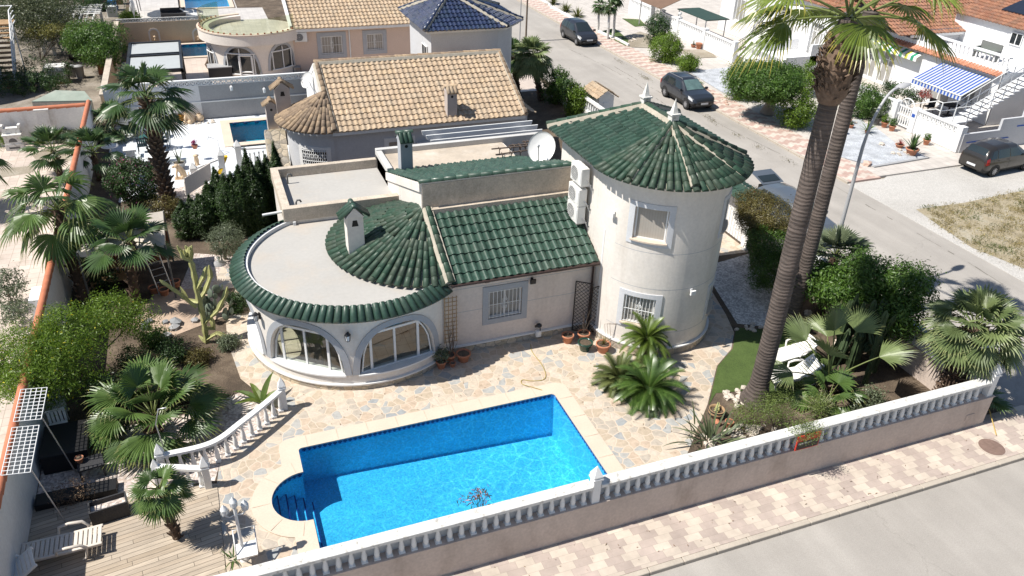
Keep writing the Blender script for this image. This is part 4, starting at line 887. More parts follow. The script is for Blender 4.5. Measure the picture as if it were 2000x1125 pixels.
def fan_leaf(mb, hub, x, z, R, nseg=22, spread=rad(230), droop=.25, cup=.15, m=0, tipw=.3, u0=None):
    x = nrmz(x); y = nrmz(np.cross(z, x)); z = np.cross(x, y); dph = spread / nseg; u0 = random.random() if u0 is None else u0
    for k in range(nseg):
        ph = -spread / 2 + dph * (k + .5); q = abs(ph) / (spread / 2); d = x * math.cos(ph) + y * math.sin(ph); s = nrmz(np.cross(z, d))
        Rl = R * (1 - .28 * q * q) * random.uniform(.93, 1.04); vs = []; dr = droop * random.uniform(.7, 1.3); tw = random.uniform(-.05, .05)
        for t, wf in ((.02, 1), (.3, 1), (.58, 1), (.82, .42)):
            w = R * min(t, .6) * math.tan(dph / 2) * wf * 1.04; c = hub + d * Rl * t + z * (cup * R * q * t) - V3(0, 0, dr * R * t ** 2.6) + s * tw * max(0, t - .5)
            vs += [c - s * w - z * w * .3, c + z * w * .45, c + s * w - z * w * .3]
        vs.append(hub + d * Rl * .985 + z * (cup * R * q) - V3(0, 0, dr * R * 1.06) + s * tw)
        u = min(1, max(0, u0 * .7 + .3 * random.random())); fs = []; uv = []
        for i in range(3):
            for j in range(2): fs.append((i * 3 + j, i * 3 + j + 1, i * 3 + j + 4, i * 3 + j + 3)); uv.append([(u, i * .3)] * 4)
        for j in range(2): fs.append((9 + j, 10 + j, 12)); uv.append([(u, 1.)] * 3)
        mb.add(vs, fs, m, False, uv)
def palm(name, label, base, crown, n, R, pet, trunk, els=(80, -25), leaf=None, nseg=20, spread=230, droop=.3, boots=0, bootr=.09, group=None, pm=None, trunkm=None, seed=1, cat='palm tree', petr=.016, azlim=None, skirt=0, tipd=0., lv=None):
    random.seed(seed); base, crown = V3(*base), V3(*crown)
    t = thing(name, label, cat, tuple(base), group); d = crown - base; H = np.linalg.norm(d)
    b = MB(); K = max(3, int(H / .22)); pts = []; rr = []
    for i in range(K + 1):
        f = i / K; pts.append(base + d * f + V3(.02 * math.sin(f * 9), .02 * math.cos(f * 7), 0)); r = trunk[0] + (trunk[1] - trunk[0]) * min(1, f * 1.0)
        if len(trunk) > 2: r += trunk[2] * max(0, 1 - f * H / .9) ** 2
        rr.append(r * (1 + (.012 if len(trunk) > 2 else .04) * random.uniform(-1, 1)))
    if H > .3: b.tube(pts, rr, 12); part('trunk', b, trunkm or T_fibre, t)
    if boots:
        b = MB()
        for i in range(boots):
            f = (i + .5) / boots; w = i * 2.39996; c = base + d * f; r = trunk[0] + (trunk[1] - trunk[0]) * f; o = unit(w, 0); s = unit(w + pi / 2, 0); L = bootr * random.uniform(.7, 1.4)
            p = c + o * r * .85; q = c + o * (r + L) + V3(0, 0, L * random.uniform(.5, 1.3)); wd = bootr * .55
            b.add([p - s * wd - V3(0, 0, wd), p + s * wd - V3(0, 0, wd), p + s * wd * .8 + V3(0, 0, wd * .6), p - s * wd * .8 + V3(0, 0, wd * .6), q - s * wd * .5, q + s * wd * .5, q + s * wd * .4 + V3(0, 0, .03), q - s * wd * .4 + V3(0, 0, .03)],
                  [(0, 1, 5, 4), (1, 2, 6, 5), (2, 3, 7, 6), (3, 0, 4, 7)], 0); b.add([q - s * wd * .5, q + s * wd * .5, q + s * wd * .4 + V3(0, 0, .03), q - s * wd * .4 + V3(0, 0, .03)], [(0, 1, 2, 3)], 1)
        part('leaf_stubs', b, [T_boot, T_bootl], t)
    lf = MB(); pe = MB(); nn = len(lv) if lv else n + skirt
    for i in range(nn):
        f = i / max(1, n - 1); az = i * 2.39996 + random.uniform(-.25, .25)
        if lv: az = rad(lv[i][0])
        if azlim: az = azlim[0] + (azlim[1] - azlim[0]) * ((i * .618) % 1)
        el = rad(els[0] + (els[1] - els[0]) * min(1, f) ** .85 + random.uniform(-7, 7)); P = pet * random.uniform(.8, 1.1) * (.65 + .35 * min(1, f + .2))
        if lv: el, P = rad(lv[i][1]), lv[i][2]
        c = crown + unit(az, el) * trunk[1] * .6; pp = [c]; dd = unit(az, el); q = c
        for k in range(4): dd = nrmz(dd - V3(0, 0, .07 * (1 + droop))); q = q + dd * P / 4; pp.append(q)
        pe.tube(pp, [petr, petr, petr * .85, petr * .75, petr * .6], 5, caps=False)
        side = unit(az + pi / 2, 0); dd = nrmz(dd - V3(0, 0, .12 + tipd)); z = np.cross(dd, side); z = z if z[2] > -.2 else -z
        fan_leaf(lf, q, dd, nrmz(z + V3(random.uniform(-.15, .15), random.uniform(-.15, .15), 0)), R * random.uniform(.85, 1.08), nseg, rad(spread), droop * random.uniform(.7, 1.3), .12)
    cr = part('crown', lf, leaf or L_palm, t); part('leaf_stalks', pe, pm or mat_stalk, cr)
    return t
mat_stalk = mat('palm_stalk', (.13, .16, .045), .5, .2, 5)
def leafset(name, P, Nn, size, asp, mats, mi, parent=None, u=None, curl=.25):
    # many small folded leaves: P centres, Nn normals (numpy), one quad pair each
    n = len(P); r = RN.normal(size=(n, 3)); t = np.cross(Nn, r); t /= np.linalg.norm(t, axis=1)[:, None] + 1e-9; s = np.cross(Nn, t)
    sz = (size * RN.uniform(.65, 1.35, n))[:, None]; w = sz * asp
    V = np.stack([P - t * sz, P + s * w * .5 + Nn * w * curl, P + t * sz, P - s * w * .5 + Nn * w * curl], 1).reshape(-1, 3)
    me = bpy.data.meshes.new(name); me.vertices.add(4 * n); me.vertices.foreach_set('co', V.ravel())
    me.loops.add(4 * n); me.polygons.add(n); me.loops.foreach_set('vertex_index', np.arange(4 * n)); me.polygons.foreach_set('loop_start', np.arange(0, 4 * n, 4)); me.polygons.foreach_set('loop_total', np.full(n, 4))
    for m_ in mats: me.materials.append(m_)
    me.polygons.foreach_set('material_index', mi); u = RN.random(n) if u is None else u
    ul = me.uv_layers.new(name='UVMap'); ul.data.foreach_set('uv', np.repeat(np.stack([u, np.zeros(n)], 1), 4, 0).ravel()); me.update(); me.validate(); return me
def clumps(ells, nclump, per, sig, inner=.45, up=.25):
    P = []; N = []; wts = np.array([e[1][0] * e[1][1] + e[1][1] * e[1][2] for e in ells]); wts = wts / wts.sum()
    for (c, r), w in zip(ells, wts):
        k = max(4, int(nclump * w)); d = RN.normal(size=(k, 3)); d /= np.linalg.norm(d, axis=1)[:, None]; rad_ = inner + (1 - inner) * RN.random(k) ** .55
        rad_ *= 1 + .16 * np.sin(d[:, 0] * 4.1 + c[0]) * np.cos(d[:, 1] * 3.7 + c[1]) + .1 * np.sin(d[:, 2] * 6)
        cc = V3(*c) + d * np.array(r) * rad_[:, None]; m = RN.integers(per // 2, per * 3 // 2, k); idx = np.repeat(np.arange(k), m)
        p = cc[idx] + RN.normal(size=(len(idx), 3)) * sig; nn = d[idx] * .7 + RN.normal(size=(len(idx), 3)) * .55 + V3(0, 0, up); nn /= np.linalg.norm(nn, axis=1)[:, None]
        P.append(p); N.append(nn)
    return np.concatenate(P), np.concatenate(N)
def bush(name, label, cat, ells, leaf, nclump=140, per=26, sig=.1, size=.05, asp=.75, base=None, stem=None, flowers=None, group=None, inner=.45, zmin=.02, stems=4, stemr=.03, up=.25):
    P, N = clumps(ells, nclump, per, sig, inner, up); k = P[:, 2] > zmin; P, N = P[k], N[k]
    c0 = V3(*ells[0][0]); base = V3(c0[0], c0[1], 0) if base is None else V3(*base)
    t = thing(name, label, cat, tuple(base), group); mats = [leaf]; mi = np.zeros(len(P), int)
    if flowers: mats.append(flowers[0]); mi[RN.random(len(P)) < flowers[1]] = 1
    me = leafset('foliage', P - base, N, size, asp, mats, mi); o = part('foliage', me, None, t)
    b = MB(); random.seed(len(P))
    if stem is None: stem = [(base, stemr)]
    for i in range(max(stems, len(ells))):
        c, r = ells[i % len(ells)]; e = V3(*c) + V3(*[random.uniform(-.5, .5) * q for q in r]); m = base * .45 + e * .55 + V3(random.uniform(-.1, .1), random.uniform(-.1, .1), 0)
        b.tube([base + V3(random.uniform(-1, 1), random.uniform(-1, 1), 0) * stemr, m, e], [stemr, stemr * .7, stemr * .3], 6)
    part('stem', b, m_bark, t); return t
def tree(name, label, base, ells, leaf, trunkpts, trunkr, limbs, nclump=200, per=30, sig=.14, size=.07, asp=.7, flowers=None, inner=.4, cat='tree', tm=None, group=None):
    P, N = clumps(ells, nclump, per, sig, inner); base = V3(*base); t = thing(name, label, cat, tuple(base), group); mats = [leaf]; mi = np.zeros(len(P), int)
    if flowers: mats.append(flowers[0]); mi[RN.random(len(P)) < flowers[1]] = 1
    part('crown', leafset('crown', P - base, N, size, asp, mats, mi), None, t)
    b = MB(); b.tube(trunkpts, trunkr, 10); top = V3(*trunkpts[-1]); random.seed(int(abs(base[0]) * 100))
    for i in range(limbs):
        c, r = ells[i % len(ells)]; e = V3(*c) + V3(*[random.uniform(-.65, .65) * q for q in r]); b.tube([top - V3(0, 0, .1), top * .5 + e * .5 + V3(0, 0, .1), e], [trunkr[-1] * .7, trunkr[-1] * .4, .015], 6)
    part('trunk', b, tm or m_bark, t); return t
def frond(mb, c, az, el, L, nl=34, ll=.2, droop=.5, m=0, w=.018, u0=None, rm=None):
    d = unit(az, el); q = V3(*c); s = unit(az + pi / 2, 0); pts = [q]; K = nl; u = random.random() if u0 is None else u0
    for k in range(K): d = nrmz(d - V3(0, 0, droop / K * (1 + k / K))); q = q + d * L / K; pts.append(q)
    for k in range(3, K):
        p = pts[k]; f = k / K; t = nrmz(pts[k + 1] - pts[k]) if k < K else d; n = np.cross(t, s); l = ll * (math.sin(pi * min(1, .12 + f * .86)) ** .7)
        for sg in (-1, 1):
            e = p + (s * sg * .85 + t * .45 + n * (.3 if n[2] > 0 else -.3)) * l; ww = t * w
            mb.add([p - ww, p + ww, e], [(0, 1, 2)], m, False, [[(min(1, max(0, u * .7 + .3 * random.random())), f * .4)] * 3])
    if rm is not None: rm.tube(pts[::6] + [pts[-1]], .008, 4, caps=False)
def cycad(name, label, base, zc, n, L, els, ll=.2, tr=.14, seed=1, leaf=None, group=None):
    random.seed(seed); t = thing(name, label, 'cycad', tuple(base), group); b = MB()
    if zc > .12: b.tube([V3(*base), V3(*base) + V3(0, 0, zc * .5), V3(*base) + V3(0, 0, zc)], [tr * 1.1, tr * 1.15, tr], 10); part('trunk', b, T_boot, t)
    f = MB(); r = MB(); c = V3(*base) + V3(0, 0, zc)
    for i in range(n):
        k = i / (n - 1); frond(f, c + unit(i * 2.39996, 0) * .05, i * 2.39996 + random.uniform(-.1, .1), rad(els[0] + (els[1] - els[0]) * k + random.uniform(-6, 6)), L * random.uniform(.85, 1.1), 40, ll, random.uniform(.7, 1.1), 0, .016, None, r)
    cr = part('crown', f, leaf or L_cycad, t); part('leaf_stalks', r, mat_stalk, cr); return t
def blades(name, label, cat, base, n, L, w, els, leaf, droop=.5, seed=1, group=None, z0=0., spread=.05, az=None):
    random.seed(seed); b = MB(); base = V3(*base)
    for i in range(n):
        a = i * 2.39996 if az is None else az[0] + (az[1] - az[0]) * random.random(); d = unit(a, rad(random.uniform(*els))); q = base + unit(a, 0) * spread * random.random() * 2 + V3(0, 0, z0); s = unit(a + pi / 2, 0); l = L * random.uniform(.7, 1.15); pts = []
        for k in range(6): f = k / 5; ww = w * (1 - f ** 2) * (.6 + .4 * min(1, f * 4)); pts += [q - s * ww + V3(0, 0, ww * .4), q, q + s * ww + V3(0, 0, ww * .4)]; d = nrmz(d - V3(0, 0, droop * .22 * (1 + f))); q = q + d * l / 5
        u = random.random(); fs = [(k * 3 + j, k * 3 + j + 1, k * 3 + j + 4, k * 3 + j + 3) for k in range(5) for j in range(2)]
        b.add(pts, fs, 0, False, [[(u, k // 2 / 5 * .9)] * 4 for k in range(10)])
    return solo(name, label, cat, b, leaf, group)
def flute(mb, pts, r, ribs=4, m=0, jit=.12):
    # fluted cactus stem
    pts = [V3(*p) for p in pts]; P = []
    for a, b_ in zip(pts, pts[1:]):
        k = max(2, int(np.linalg.norm(b_ - a) / .09)); P += [a + (b_ - a) * i / k for i in range(k)]
    P.append(pts[-1]); N = ribs * 2; n = len(P); t0 = nrmz(P[1] - P[0]); a = nrmz(np.cross(t0, (.3, .9, .1))); vs = []
    for i, p in enumerate(P):
        t = nrmz(P[min(i + 1, n - 1)] - P[max(0, i - 1)]); a = nrmz(a - t * np.dot(a, t)); b = np.cross(t, a); rr = r * (1 + jit * math.sin(i * 1.35)) * (1 if i < n - 2 else .75 if i == n - 2 else .3)
        for j in range(N): w = 2 * pi * j / N; q = rr * (1.15 if j % 2 == 0 else .55); vs.append(p + (a * math.cos(w) + b * math.sin(w)) * q)
    mb.add(vs, [(i * N + j, i * N + (j + 1) % N, (i + 1) * N + (j + 1) % N, (i + 1) * N + j) for i in range(n - 1) for j in range(N)], m, False); mb.add(vs[-N:], [tuple(range(N))], m)
def E(px, py, z, rx, ry, rz): c = G(px, py, z); return (tuple(c), (rx, ry, rz))
def EX(px, py, X, rx, ry, rz): c = GX(px, py, X); return (tuple(c), (rx, ry, rz))
def EY(px, py, Y, rx, ry, rz): c = GY(px, py, Y); return (tuple(c), (rx, ry, rz))
# ---- the twin tall palms
palm('tall_palm', 'tall ringed fan palm leaning over the turf, nearer of the twin palms', (14.97, 15.81, 0), (15.05, 15.85, 11.95), 26, 1.32, 1.25, (.31, .24, .24), (75, -42), L_wash, 34, 190, .42, 0, trunkm=T_wash, seed=5, petr=.035, tipd=.12,
     lv=[(158, 8, 1.45), (250, 14, .7), (-18, 12, 1.6), (172, 32, 1.7), (0, 38, 1.6), (40, 5, 1.4), (95, 10, 1.4), (130, 18, 1.5), (300, 48, 1.4), (225, 58, 1.3), (60, 62, 1.3), (150, 70, 1.2), (330, 72, 1.2)])
b2 = G(1542, 640); h2 = hgt(1542, 640, 1648, 92)
palm('tall_palm', 'tall ringed fan palm standing behind the nearer of the twin palms', b2, (b2[0] + .05, b2[1], h2 + 1.1), 22, 1.3, 1.2, (.26, .23, .12), (75, -40), L_wash, 34, 190, .42, 0, trunkm=T_wash, seed=9, petr=.035, tipd=.12,
     lv=[(-30, 0, 1.5), (10, 15, 1.5), (55, 0, 1.4), (100, 5, 1.4), (330, 35, 1.5), (20, 50, 1.4), (120, 40, 1.4), (250, 65, 1.2), (60, 75, 1.2)])
tp = bpy.data.objects['tall_palm']; random.seed(8); b = MB()
for i in range(230): # old leaf bases round the top of the nearer trunk
    f = random.random(); z = 9.95 + 1.6 * f; w = random.random() * 2 * pi; o = unit(w, 0); s = unit(w + pi / 2, 0); r = .30 + .17 * math.sin(pi * min(1, f * .9 + .1)); c = V3(15.03, 15.84, z) + o * (r - .06); L = random.uniform(.2, .42); k = random.uniform(.05, .09)
    e = c + o * L * .45 + V3(0, 0, L * random.uniform(.2, .9)); b.add([c - s * k, c + s * k, c + o * .05 + V3(0, 0, .1), e - s * k * .4, e + s * k * .4, e + V3(0, 0, .04)], [(0, 1, 4, 3), (1, 2, 5, 4), (2, 0, 3, 5), (3, 4, 5)], 0)
b.lathe([(.27, 9.85), (.40, 10.1), (.44, 10.6), (.38, 11.2), (.2, 11.7)], 14, (15.03, 15.84, 0)); part('leaf_stubs', b, [T_boot], tp)
# ---- fan palms
z = hgt(345, 1055, 318, 972); palm('small_palm', 'small fan palm growing up through the timber deck', G(346, 1052), (*(G(346, 1052) + V3(-.1, 0, 0))[:2], 1.75), 19, .5, .38, (.11, .1), (70, -38), L_palm, 20, 190, .25, 40, .07, seed=3)
b = G(300, 846); palm('low_fan_palm', 'large low fan palm spreading over the pebble bed', b, (b[0] + .1, b[1] + .1, .5), 25, 1.1, 1.25, (.2, .2), (78, 4), L_palm, 26, 190, .22, 24, .12, seed=14, petr=.022)
b = G(168, 598); cr = G(112, 410, 3.3); palm('fan_palm', 'leaning fan palm with wind-combed leaves by the left garden wall', b, cr, 20, 1.15, 1.2, (.2, .17), (75, -30), L_palm, 24, 200, .5, 60, .12, seed=21, petr=.024, tipd=.1)
b = G(262, 592); palm('fan_palm', 'dark green fan palm in front of the canvas gazebo', b, (b[0] + .35, b[1], hgt(262, 592, 264, 470)), 15, .98, .8, (.17, .15), (84, -8), L_palmd, 24, 200, .16, 50, .1, seed=33, petr=.022)
b = G(332, 408); palm('fan_palm', 'tall fan palm with a stubbly brown trunk above the cypress hedge', b, (*G(288, 205, hgt(332, 408, 288, 208))[:2], hgt(332, 408, 288, 208) + .25), 19, 1.2, 1.1, (.26, .2), (84, -14), L_palmd, 24, 210, .35, 200, .17, seed=41, petr=.024)
p = GY(1868, 725, 13.7); palm('corner_palm', 'grey-green fan palm in the corner of the street wall', (p[0], 13.7, 0), (p[0] + .3, 13.85, 2.85), 42, .85, .8, (.32, .28), (85, -32), L_silver, 22, 210, .2, 150, .13, seed=52, petr=.016)
b = G(1612, 768); palm('young_fan_palm', 'young fan palm with huge upright leaves beside the loungers', b, (b[0], b[1], .5), 9, 1.25, 1.3, (.22, .18), (84, 8), L_silver, 30, 130, .14, 30, .16, seed=63, petr=.03, lv=[(100, 82, 1.7), (20, 62, 1.7), (200, 70, 1.3), (170, 30, 1.4), (330, 50, 1.6), (60, 40, 1.5), (120, 55, 1.4)])
p = GX(1632, 500, 20.6); palm('blue_fan_palm', 'bluish fan palm pushing up beside the lamp post', (20.6, p[1], 0), p, 24, .8, .7, (.18, .18), (85, 0), L_olive, 20, 180, .1, 24, .1, seed=71)
b = G(1057, 196); palm('fan_palm', 'grey-green fan palm with a slim leaning trunk at the kerb of the far road', b, G(1040, 108, 2.9), 40, .85, .8, (.2, .16), (85, -45), L_silver, 18, 210, .25, 60, .1, seed=83)
b = G(1012, 190); palm('fan_palm', 'darker fan palm crowded behind the grey tower of the neighbour', b, G(1003, 110, 2.6), 26, .85, .8, (.2, .16), (85, -45), L_palmd, 18, 210, .25, 30, .1, seed=84)
palm('fan_palm', 'fan palm at the far left edge seen above the neighbour wall', (-10.6, 38.8, 0), (-10.2, 38.2, 2.6), 22, 1.0, .9, (.2, .17), (75, -30), L_palm, 20, 200, .35, 40, .1, seed=91)
for (px, py, zc, sd, lb) in ((118, 312, 1.3, 5, 'spiky low fan palm beside the terracotta wall coping'), (195, 318, 1.4, 6, 'spiky low fan palm behind the bougainvillea')):
    b = G(px, py + 34); palm('low_fan_palm', lb, b, (b[0], b[1], zc), 24, .85, .9, (.15, .15), (85, 5), L_palmd, 14, 150, .2, 12, .1, seed=sd)
b = G(222, 268); palm('low_fan_palm', 'bushy dark fan palm in the corner of the white tiled patio', b, (b[0], b[1], .8), 26, .9, .8, (.15, .15), (85, -10), L_palmd, 14, 180, .3, 12, .1, seed=17)
b = G(1610, 800, .3); palm('low_fan_palm', 'small fan palm sprawling by the rocks near the street wall', (b[0] + .5, b[1] + .4, 0), (b[0] + .5, b[1] + .4, .35), 12, .75, .6, (.12, .12), (70, 0), L_palm, 18, 180, .3, 12, .1, seed=19)
# ---- cycads
b = G(1256, 708); cycad('cycad', 'small cycad with a bright feathery crown under the tower window', b, 1.0, 40, 1.0, (72, -18), .2, .17, 3, leafmat('young_cycad_leaf', (.045, .085, .012), (.12, .17, .025), None, .15, .35, .5))
b = G(1272, 790); cycad('cycad', 'large dark cycad spreading beside the pool coping', (b[0] + .05, b[1] + .35, 0), .35, 62, 1.35, (70, -12), .26, .2, 4)
b = G(1215, 760); cycad('cycad', 'feathery olive green cycad on the left of the large dark one', (b[0], b[1] + .25, 0), .2, 44, 1.0, (75, -5), .24, .12, 6, leafmat('olive_cycad_leaf', (.05, .07, .02), (.14, .16, .055), (.25, .2, .08), .15, .4, .4))
# ---- left garden shrubs
for px, py, r, lf, lb in ((335, 690, (.55, .5, .45), L_dark, 'low dark shrub behind the large low fan palm'), (262, 705, (.6, .5, .55), L_dark, 'dark leafy shrub between the flowering shrub and the rocks'), (445, 668, (.35, .3, .25), L_olive, 'small grey-green shrub at the foot of the pale cactus'), (385, 700, (.4, .35, .25), L_brown, 'dry brownish ground shrub beside the pale cactus'), (300, 660, (.5, .4, .4), L_bush, 'green shrub beside the grey stepping stones'), (470, 590, (.4, .4, .4), L_dark, 'dark shrub on the path left of the drum room')):
    bush('shrub', lb, 'shrub', [E(px, py, r[2] * .8, *r)], lf, 110, 24, .08, .045, .6, inner=.3)
bush('flowering_shrub', 'big shrub dotted with yellow flowers sprawling over the garden wall', 'shrub', [E(45, 690, 1.9, 1.3, 1.3, .8), E(130, 650, 2.0, 1.25, 1.2, .75), E(215, 608, 1.9, 1.0, .9, .6), E(265, 625, 1.5, .7, .6, .5), E(110, 735, 1.5, 1.3, .9, .7), E(15, 735, 1.6, .9, .9, .7), E(80, 700, 2.2, .9, .9, .5), E(60, 752, 1.8, .9, .5, .45)], L_bright, 1250, 34, .12, .045, .55, flowers=(L_yel, .015), base=G(120, 770), inner=.35, stemr=.05)
bush('shrub', 'dark glossy shrub between the low fan palm and the flowering shrub', 'shrub', [E(205, 770, .7, .5, .7, .65), E(220, 830, .4, .4, .4, .35)], L_dark, 160, 26, .09, .045)
bush('shrub', 'leafy shrub at the left edge of the picture beside the paved yard', 'shrub', [E(12, 560, .9, .65, .7, .7), E(28, 610, .6, .5, .5, .4)], L_olive, 130, 22, .1, .06, .6)
bush('bougainvillea', 'dark round bougainvillea with magenta flowers on top', 'shrub', [E(265, 352, 1.2, 1.15, 1.1, 1.0)], L_dark, 380, 30, .12, .06, flowers=(leafmat('pink_bract', (.16, .04, .09), (.28, .07, .16), None, .2), .05), inner=.55)
bush('bougainvillea', 'bright magenta bougainvillea spray against the white pillar', 'shrub', [E(245, 322, 1.3, .35, .3, .22)], L_pinkf, 40, 18, .09, .05)
bush('olive_bush', 'round grey-green olive bush at the end of the pebble strip', 'shrub', [E(441, 468, 1.1, .72, .7, .68)], L_olive, 220, 30, .09, .04, .5, base=(*G(440, 505)[:2], 0), stemr=.05)
bush('shrub', 'dark shrub under the spiky palms by the garden wall', 'shrub', [E(180, 470, .6, .8, 1.2, .6), E(200, 540, .5, .5, .8, .5)], L_dark, 200, 26, .12, .06)
bush('dry_shrub', 'brown dry shrub at the foot of the stubbly palm', 'shrub', [E(325, 405, .5, .7, .6, .5)], L_brown, 90, 20, .1, .05)
bush('bare_shrub', 'dry leafless shrub in the dark planting strip beside the deck', 'shrub', [E(140, 965, .35, .5, .35, .35)], L_dry, 70, 14, .07, .03, .5, stems=14, stemr=.012)
def cypress(px, py, w, lb):
    c = GY(px, py, 32.7 + (px % 7) * .12); h = max(1.6, c[2]); P, N = clumps([((c[0], c[1], h * .48), (w, w, h * .5))], int(330 * h * w / .5), 22, .05, .7, .6); t = thing('cypress', lb, 'tree', (c[0], c[1], 0), 'cypress hedge')
    P[:, :2] = c[:2] + (P[:, :2] - c[:2]) * np.clip(1.15 - .85 * (P[:, 2] / h) ** 2.6, .12, 1.2)[:, None]
    k = P[:, 2] > .02; off = V3(c[0], c[1], 0); part('foliage', leafset('foliage', P[k] - off, N[k], .06, .38, [L_cyp], np.zeros(k.sum(), int)), None, t)
    b = MB(); b.tube([(c[0], c[1], 0), (c[0], c[1], h * .7)], [.06, .02], 6); part('trunk', b, m_bark, t)
tops = [(353, 392), (369, 382), (386, 377), (402, 352), (418, 326), (434, 337), (448, 335), (462, 320), (477, 288), (490, 315), (502, 303), (517, 298), (533, 276)]
for i, (px, py) in enumerate(tops): cypress(px, py, .42 if i not in (8, 12) else .34, 'dark green clipped cypress in the hedge beside the flat roofed block')
# ---- right garden
bush('hedge_shrub', 'rounded brown-green shrub clipped over the wall beside the entrance gate', 'shrub', [EX(1492, 415, 20.2, .95, 1.5, .75), EX(1470, 430, 20.0, .6, .8, .6)], L_brown, 700, 34, .09, .04, .6, inner=.6)
bush('hedge_shrub', 'green clipped shrub in front of the brown-green one', 'shrub', [EX(1505, 478, 19.8, .9, 1.3, .8), EX(1500, 520, 19.3, .7, .9, .9)], L_bush, 560, 32, .09, .045, .6, inner=.55)
bush('large_shrub', 'large loose leafy shrub spilling over the side wall', 'shrub', [EX(1600, 545, 19.6, .75, .8, .7), EX(1690, 540, 20.3, .9, 1.3, .95), EX(1770, 560, 20.6, .8, .9, .9), EX(1760, 620, 20.2, .7, .7, .8), EX(1640, 570, 19.7, .7, 1.0, .8)], L_bush, 900, 30, .14, .07, .6, base=(20, 17.8, 0), inner=.3, stemr=.05, stems=9)
bush('wall_shrub', 'light green shrub leaning over the balustrade above the red sign', 'shrub', [E(1515, 795, 1.0, .75, .55, .45), (tuple(GY(1572, 836, 12.7)), (.6, .3, .28)), (tuple(GY(1582, 846, 12.5)), (.42, .14, .16)), E(1460, 810, .6, .5, .4, .4), E(1600, 790, .8, .4, .4, .35)], leafmat('pale_shrub_leaf', (.085, .125, .03), (.20, .26, .07), None, .3), 420, 22, .1, .032, .5, base=(*G(1515, 850)[:2], 0), inner=.3, stems=10, stemr=.02)
bush('low_shrub', 'low grey-green shrubs along the inside of the street wall', 'shrub', [E(1680, 800, .3, .7, .3, .25), E(1700, 775, .3, .5, .3, .3)], L_olive, 130, 22, .09, .04)
blades('strelitzia', 'spiky strap-leaved plant with orange flowers beside the street wall', 'plant', G(1385, 862, .1), 60, .85, .035, (25, 80), leafmat('strap_leaf', (.06, .085, .04), (.15, .18, .09), (.2, .17, .08), .2), .55, 4, None, .05, .4)
blades('yucca', 'pale yucca rosette with reddish dead leaves at its base', 'plant', G(1598, 800, .45), 44, .7, .022, (5, 80), leafmat('yucca_leaf', (.16, .19, .09), (.32, .33, .18), None, .2), .2, 6)
blades('banana_plant', 'small banana plant behind the curved balustrade', 'plant', G(512, 793), 7, 1.0, .12, (30, 70), leafmat('banana_leaf', (.06, .11, .02), (.15, .2, .04), (.25, .2, .08), .4), .6, 9, None, .15)
blades('spider_plant', 'small spiky plant next to the deck lamp post', 'plant', G(455, 1092), 16, .45, .02, (10, 75), L_palm, .5, 11)
b = MB(); random.seed(4)
for k in range(16): a = random.random() * 6.28; r = random.random() * .9; x, y = 19.3 + r * math.cos(a) * .8, 16.2 + r * math.sin(a); h = random.uniform(1.6, 2.9); flute(b, [(x, y, 0), (x + random.uniform(-.1, .1), y + random.uniform(-.1, .1), h)], .085, 5)
for k in range(26): a = random.random() * 6.28; r = random.random() * .95; x, y, z = 19.3 + r * math.cos(a) * .8, 16.2 + r * math.sin(a), random.uniform(.5, 1.6); flute(b, [(x, y, z), (x + random.uniform(-.25, .25), y + random.uniform(-.25, .25), z + .25), (x + random.uniform(-.3, .3), y + random.uniform(-.3, .3), z + random.uniform(.7, 1.3))], .07, 5)
solo('candelabra_cactus', 'dense dark green candelabra cactus clump against the side wall', 'cactus', b, mat('dark_cactus', (.045, .07, .03), .6, .25, 3, .2, 20))
# the pale candelabra cactus of the left garden: stems drawn from the photo in a slightly leaning upright plane
m_cact = mat('yellow_green_cactus', (.36, .355, .15), .6, .25, 2.5, .25, 20, fine=.12); b = MB(); c0 = G(408, 668)
def cp(px, py, dy=0.): return GY(px, py, c0[1] + dy)
for pts in ([(404, 672, 0), (397, 620, 0), (385, 570, .05), (378, 530, .1), (372, 505, .1)], [(372, 505, .1), (357, 497, .1), (346, 480, .1)], [(372, 508, .1), (366, 486, .2), (362, 480, .2)], [(372, 505, .1), (374, 484, 0)], [(371, 507, .1), (357, 503, -.1), (352, 490, -.1)],
            [(383, 600, .05), (350, 573, 0), (312, 547, -.1)], [(386, 590, .1), (400, 570, .3), (411, 540, .4), (408, 518, .4)], [(384, 565, .05), (398, 540, -.1), (403, 520, -.1)], [(397, 632, 0), (425, 606, -.1), (440, 575, -.15), (444, 560, -.2)], [(399, 640, 0), (418, 642, .1), (412, 618, .2)], [(403, 662, 0), (425, 650, -.2), (450, 660, -.4), (452, 688, -.5)], [(388, 590, 0), (366, 585, .2), (352, 560, .3)], [(402, 668, 0), (388, 655, .2)]):
    flute(b, [cp(*q) for q in pts], .085 if pts[0][0] == 404 else .07, 4)
for k in range(8): x = random.uniform(360, 372); flute(b, [cp(x, 505, .1), cp(x + random.uniform(-14, 6), 484 + random.uniform(-6, 6), random.uniform(-.15, .3))], .065, 4)
solo('candelabra_cactus', 'pale yellow-green candelabra cactus with crooked arms in the left garden', 'cactus', b, m_cact)
b = MB(); random.seed(12)
for k in range(34): # prickly pear pads
    c = G(430, 625) + V3(random.uniform(-.5, .5), random.uniform(-.4, .5), random.uniform(.1, 1.3)); a = random.random() * pi; r = random.uniform(.1, .17); n0_ = len(b.v); sphere(b, (0, 0, 0), r, 8, 0, (1, .22, 1.25)); Mr = Matrix.Translation(c) @ Matrix.Rotation(a, 4, 'Z') @ Matrix.Rotation(random.uniform(-.5, .5), 4, 'X')
    for i in range(n0_, len(b.v)): b.v[i] = tuple(Mr @ Vector(b.v[i]))
solo('prickly_pear', 'grey-green prickly pear behind the pale cactus', 'cactus', b, mat('grey_cactus', (.12, .15, .11), .7, .2, 4))
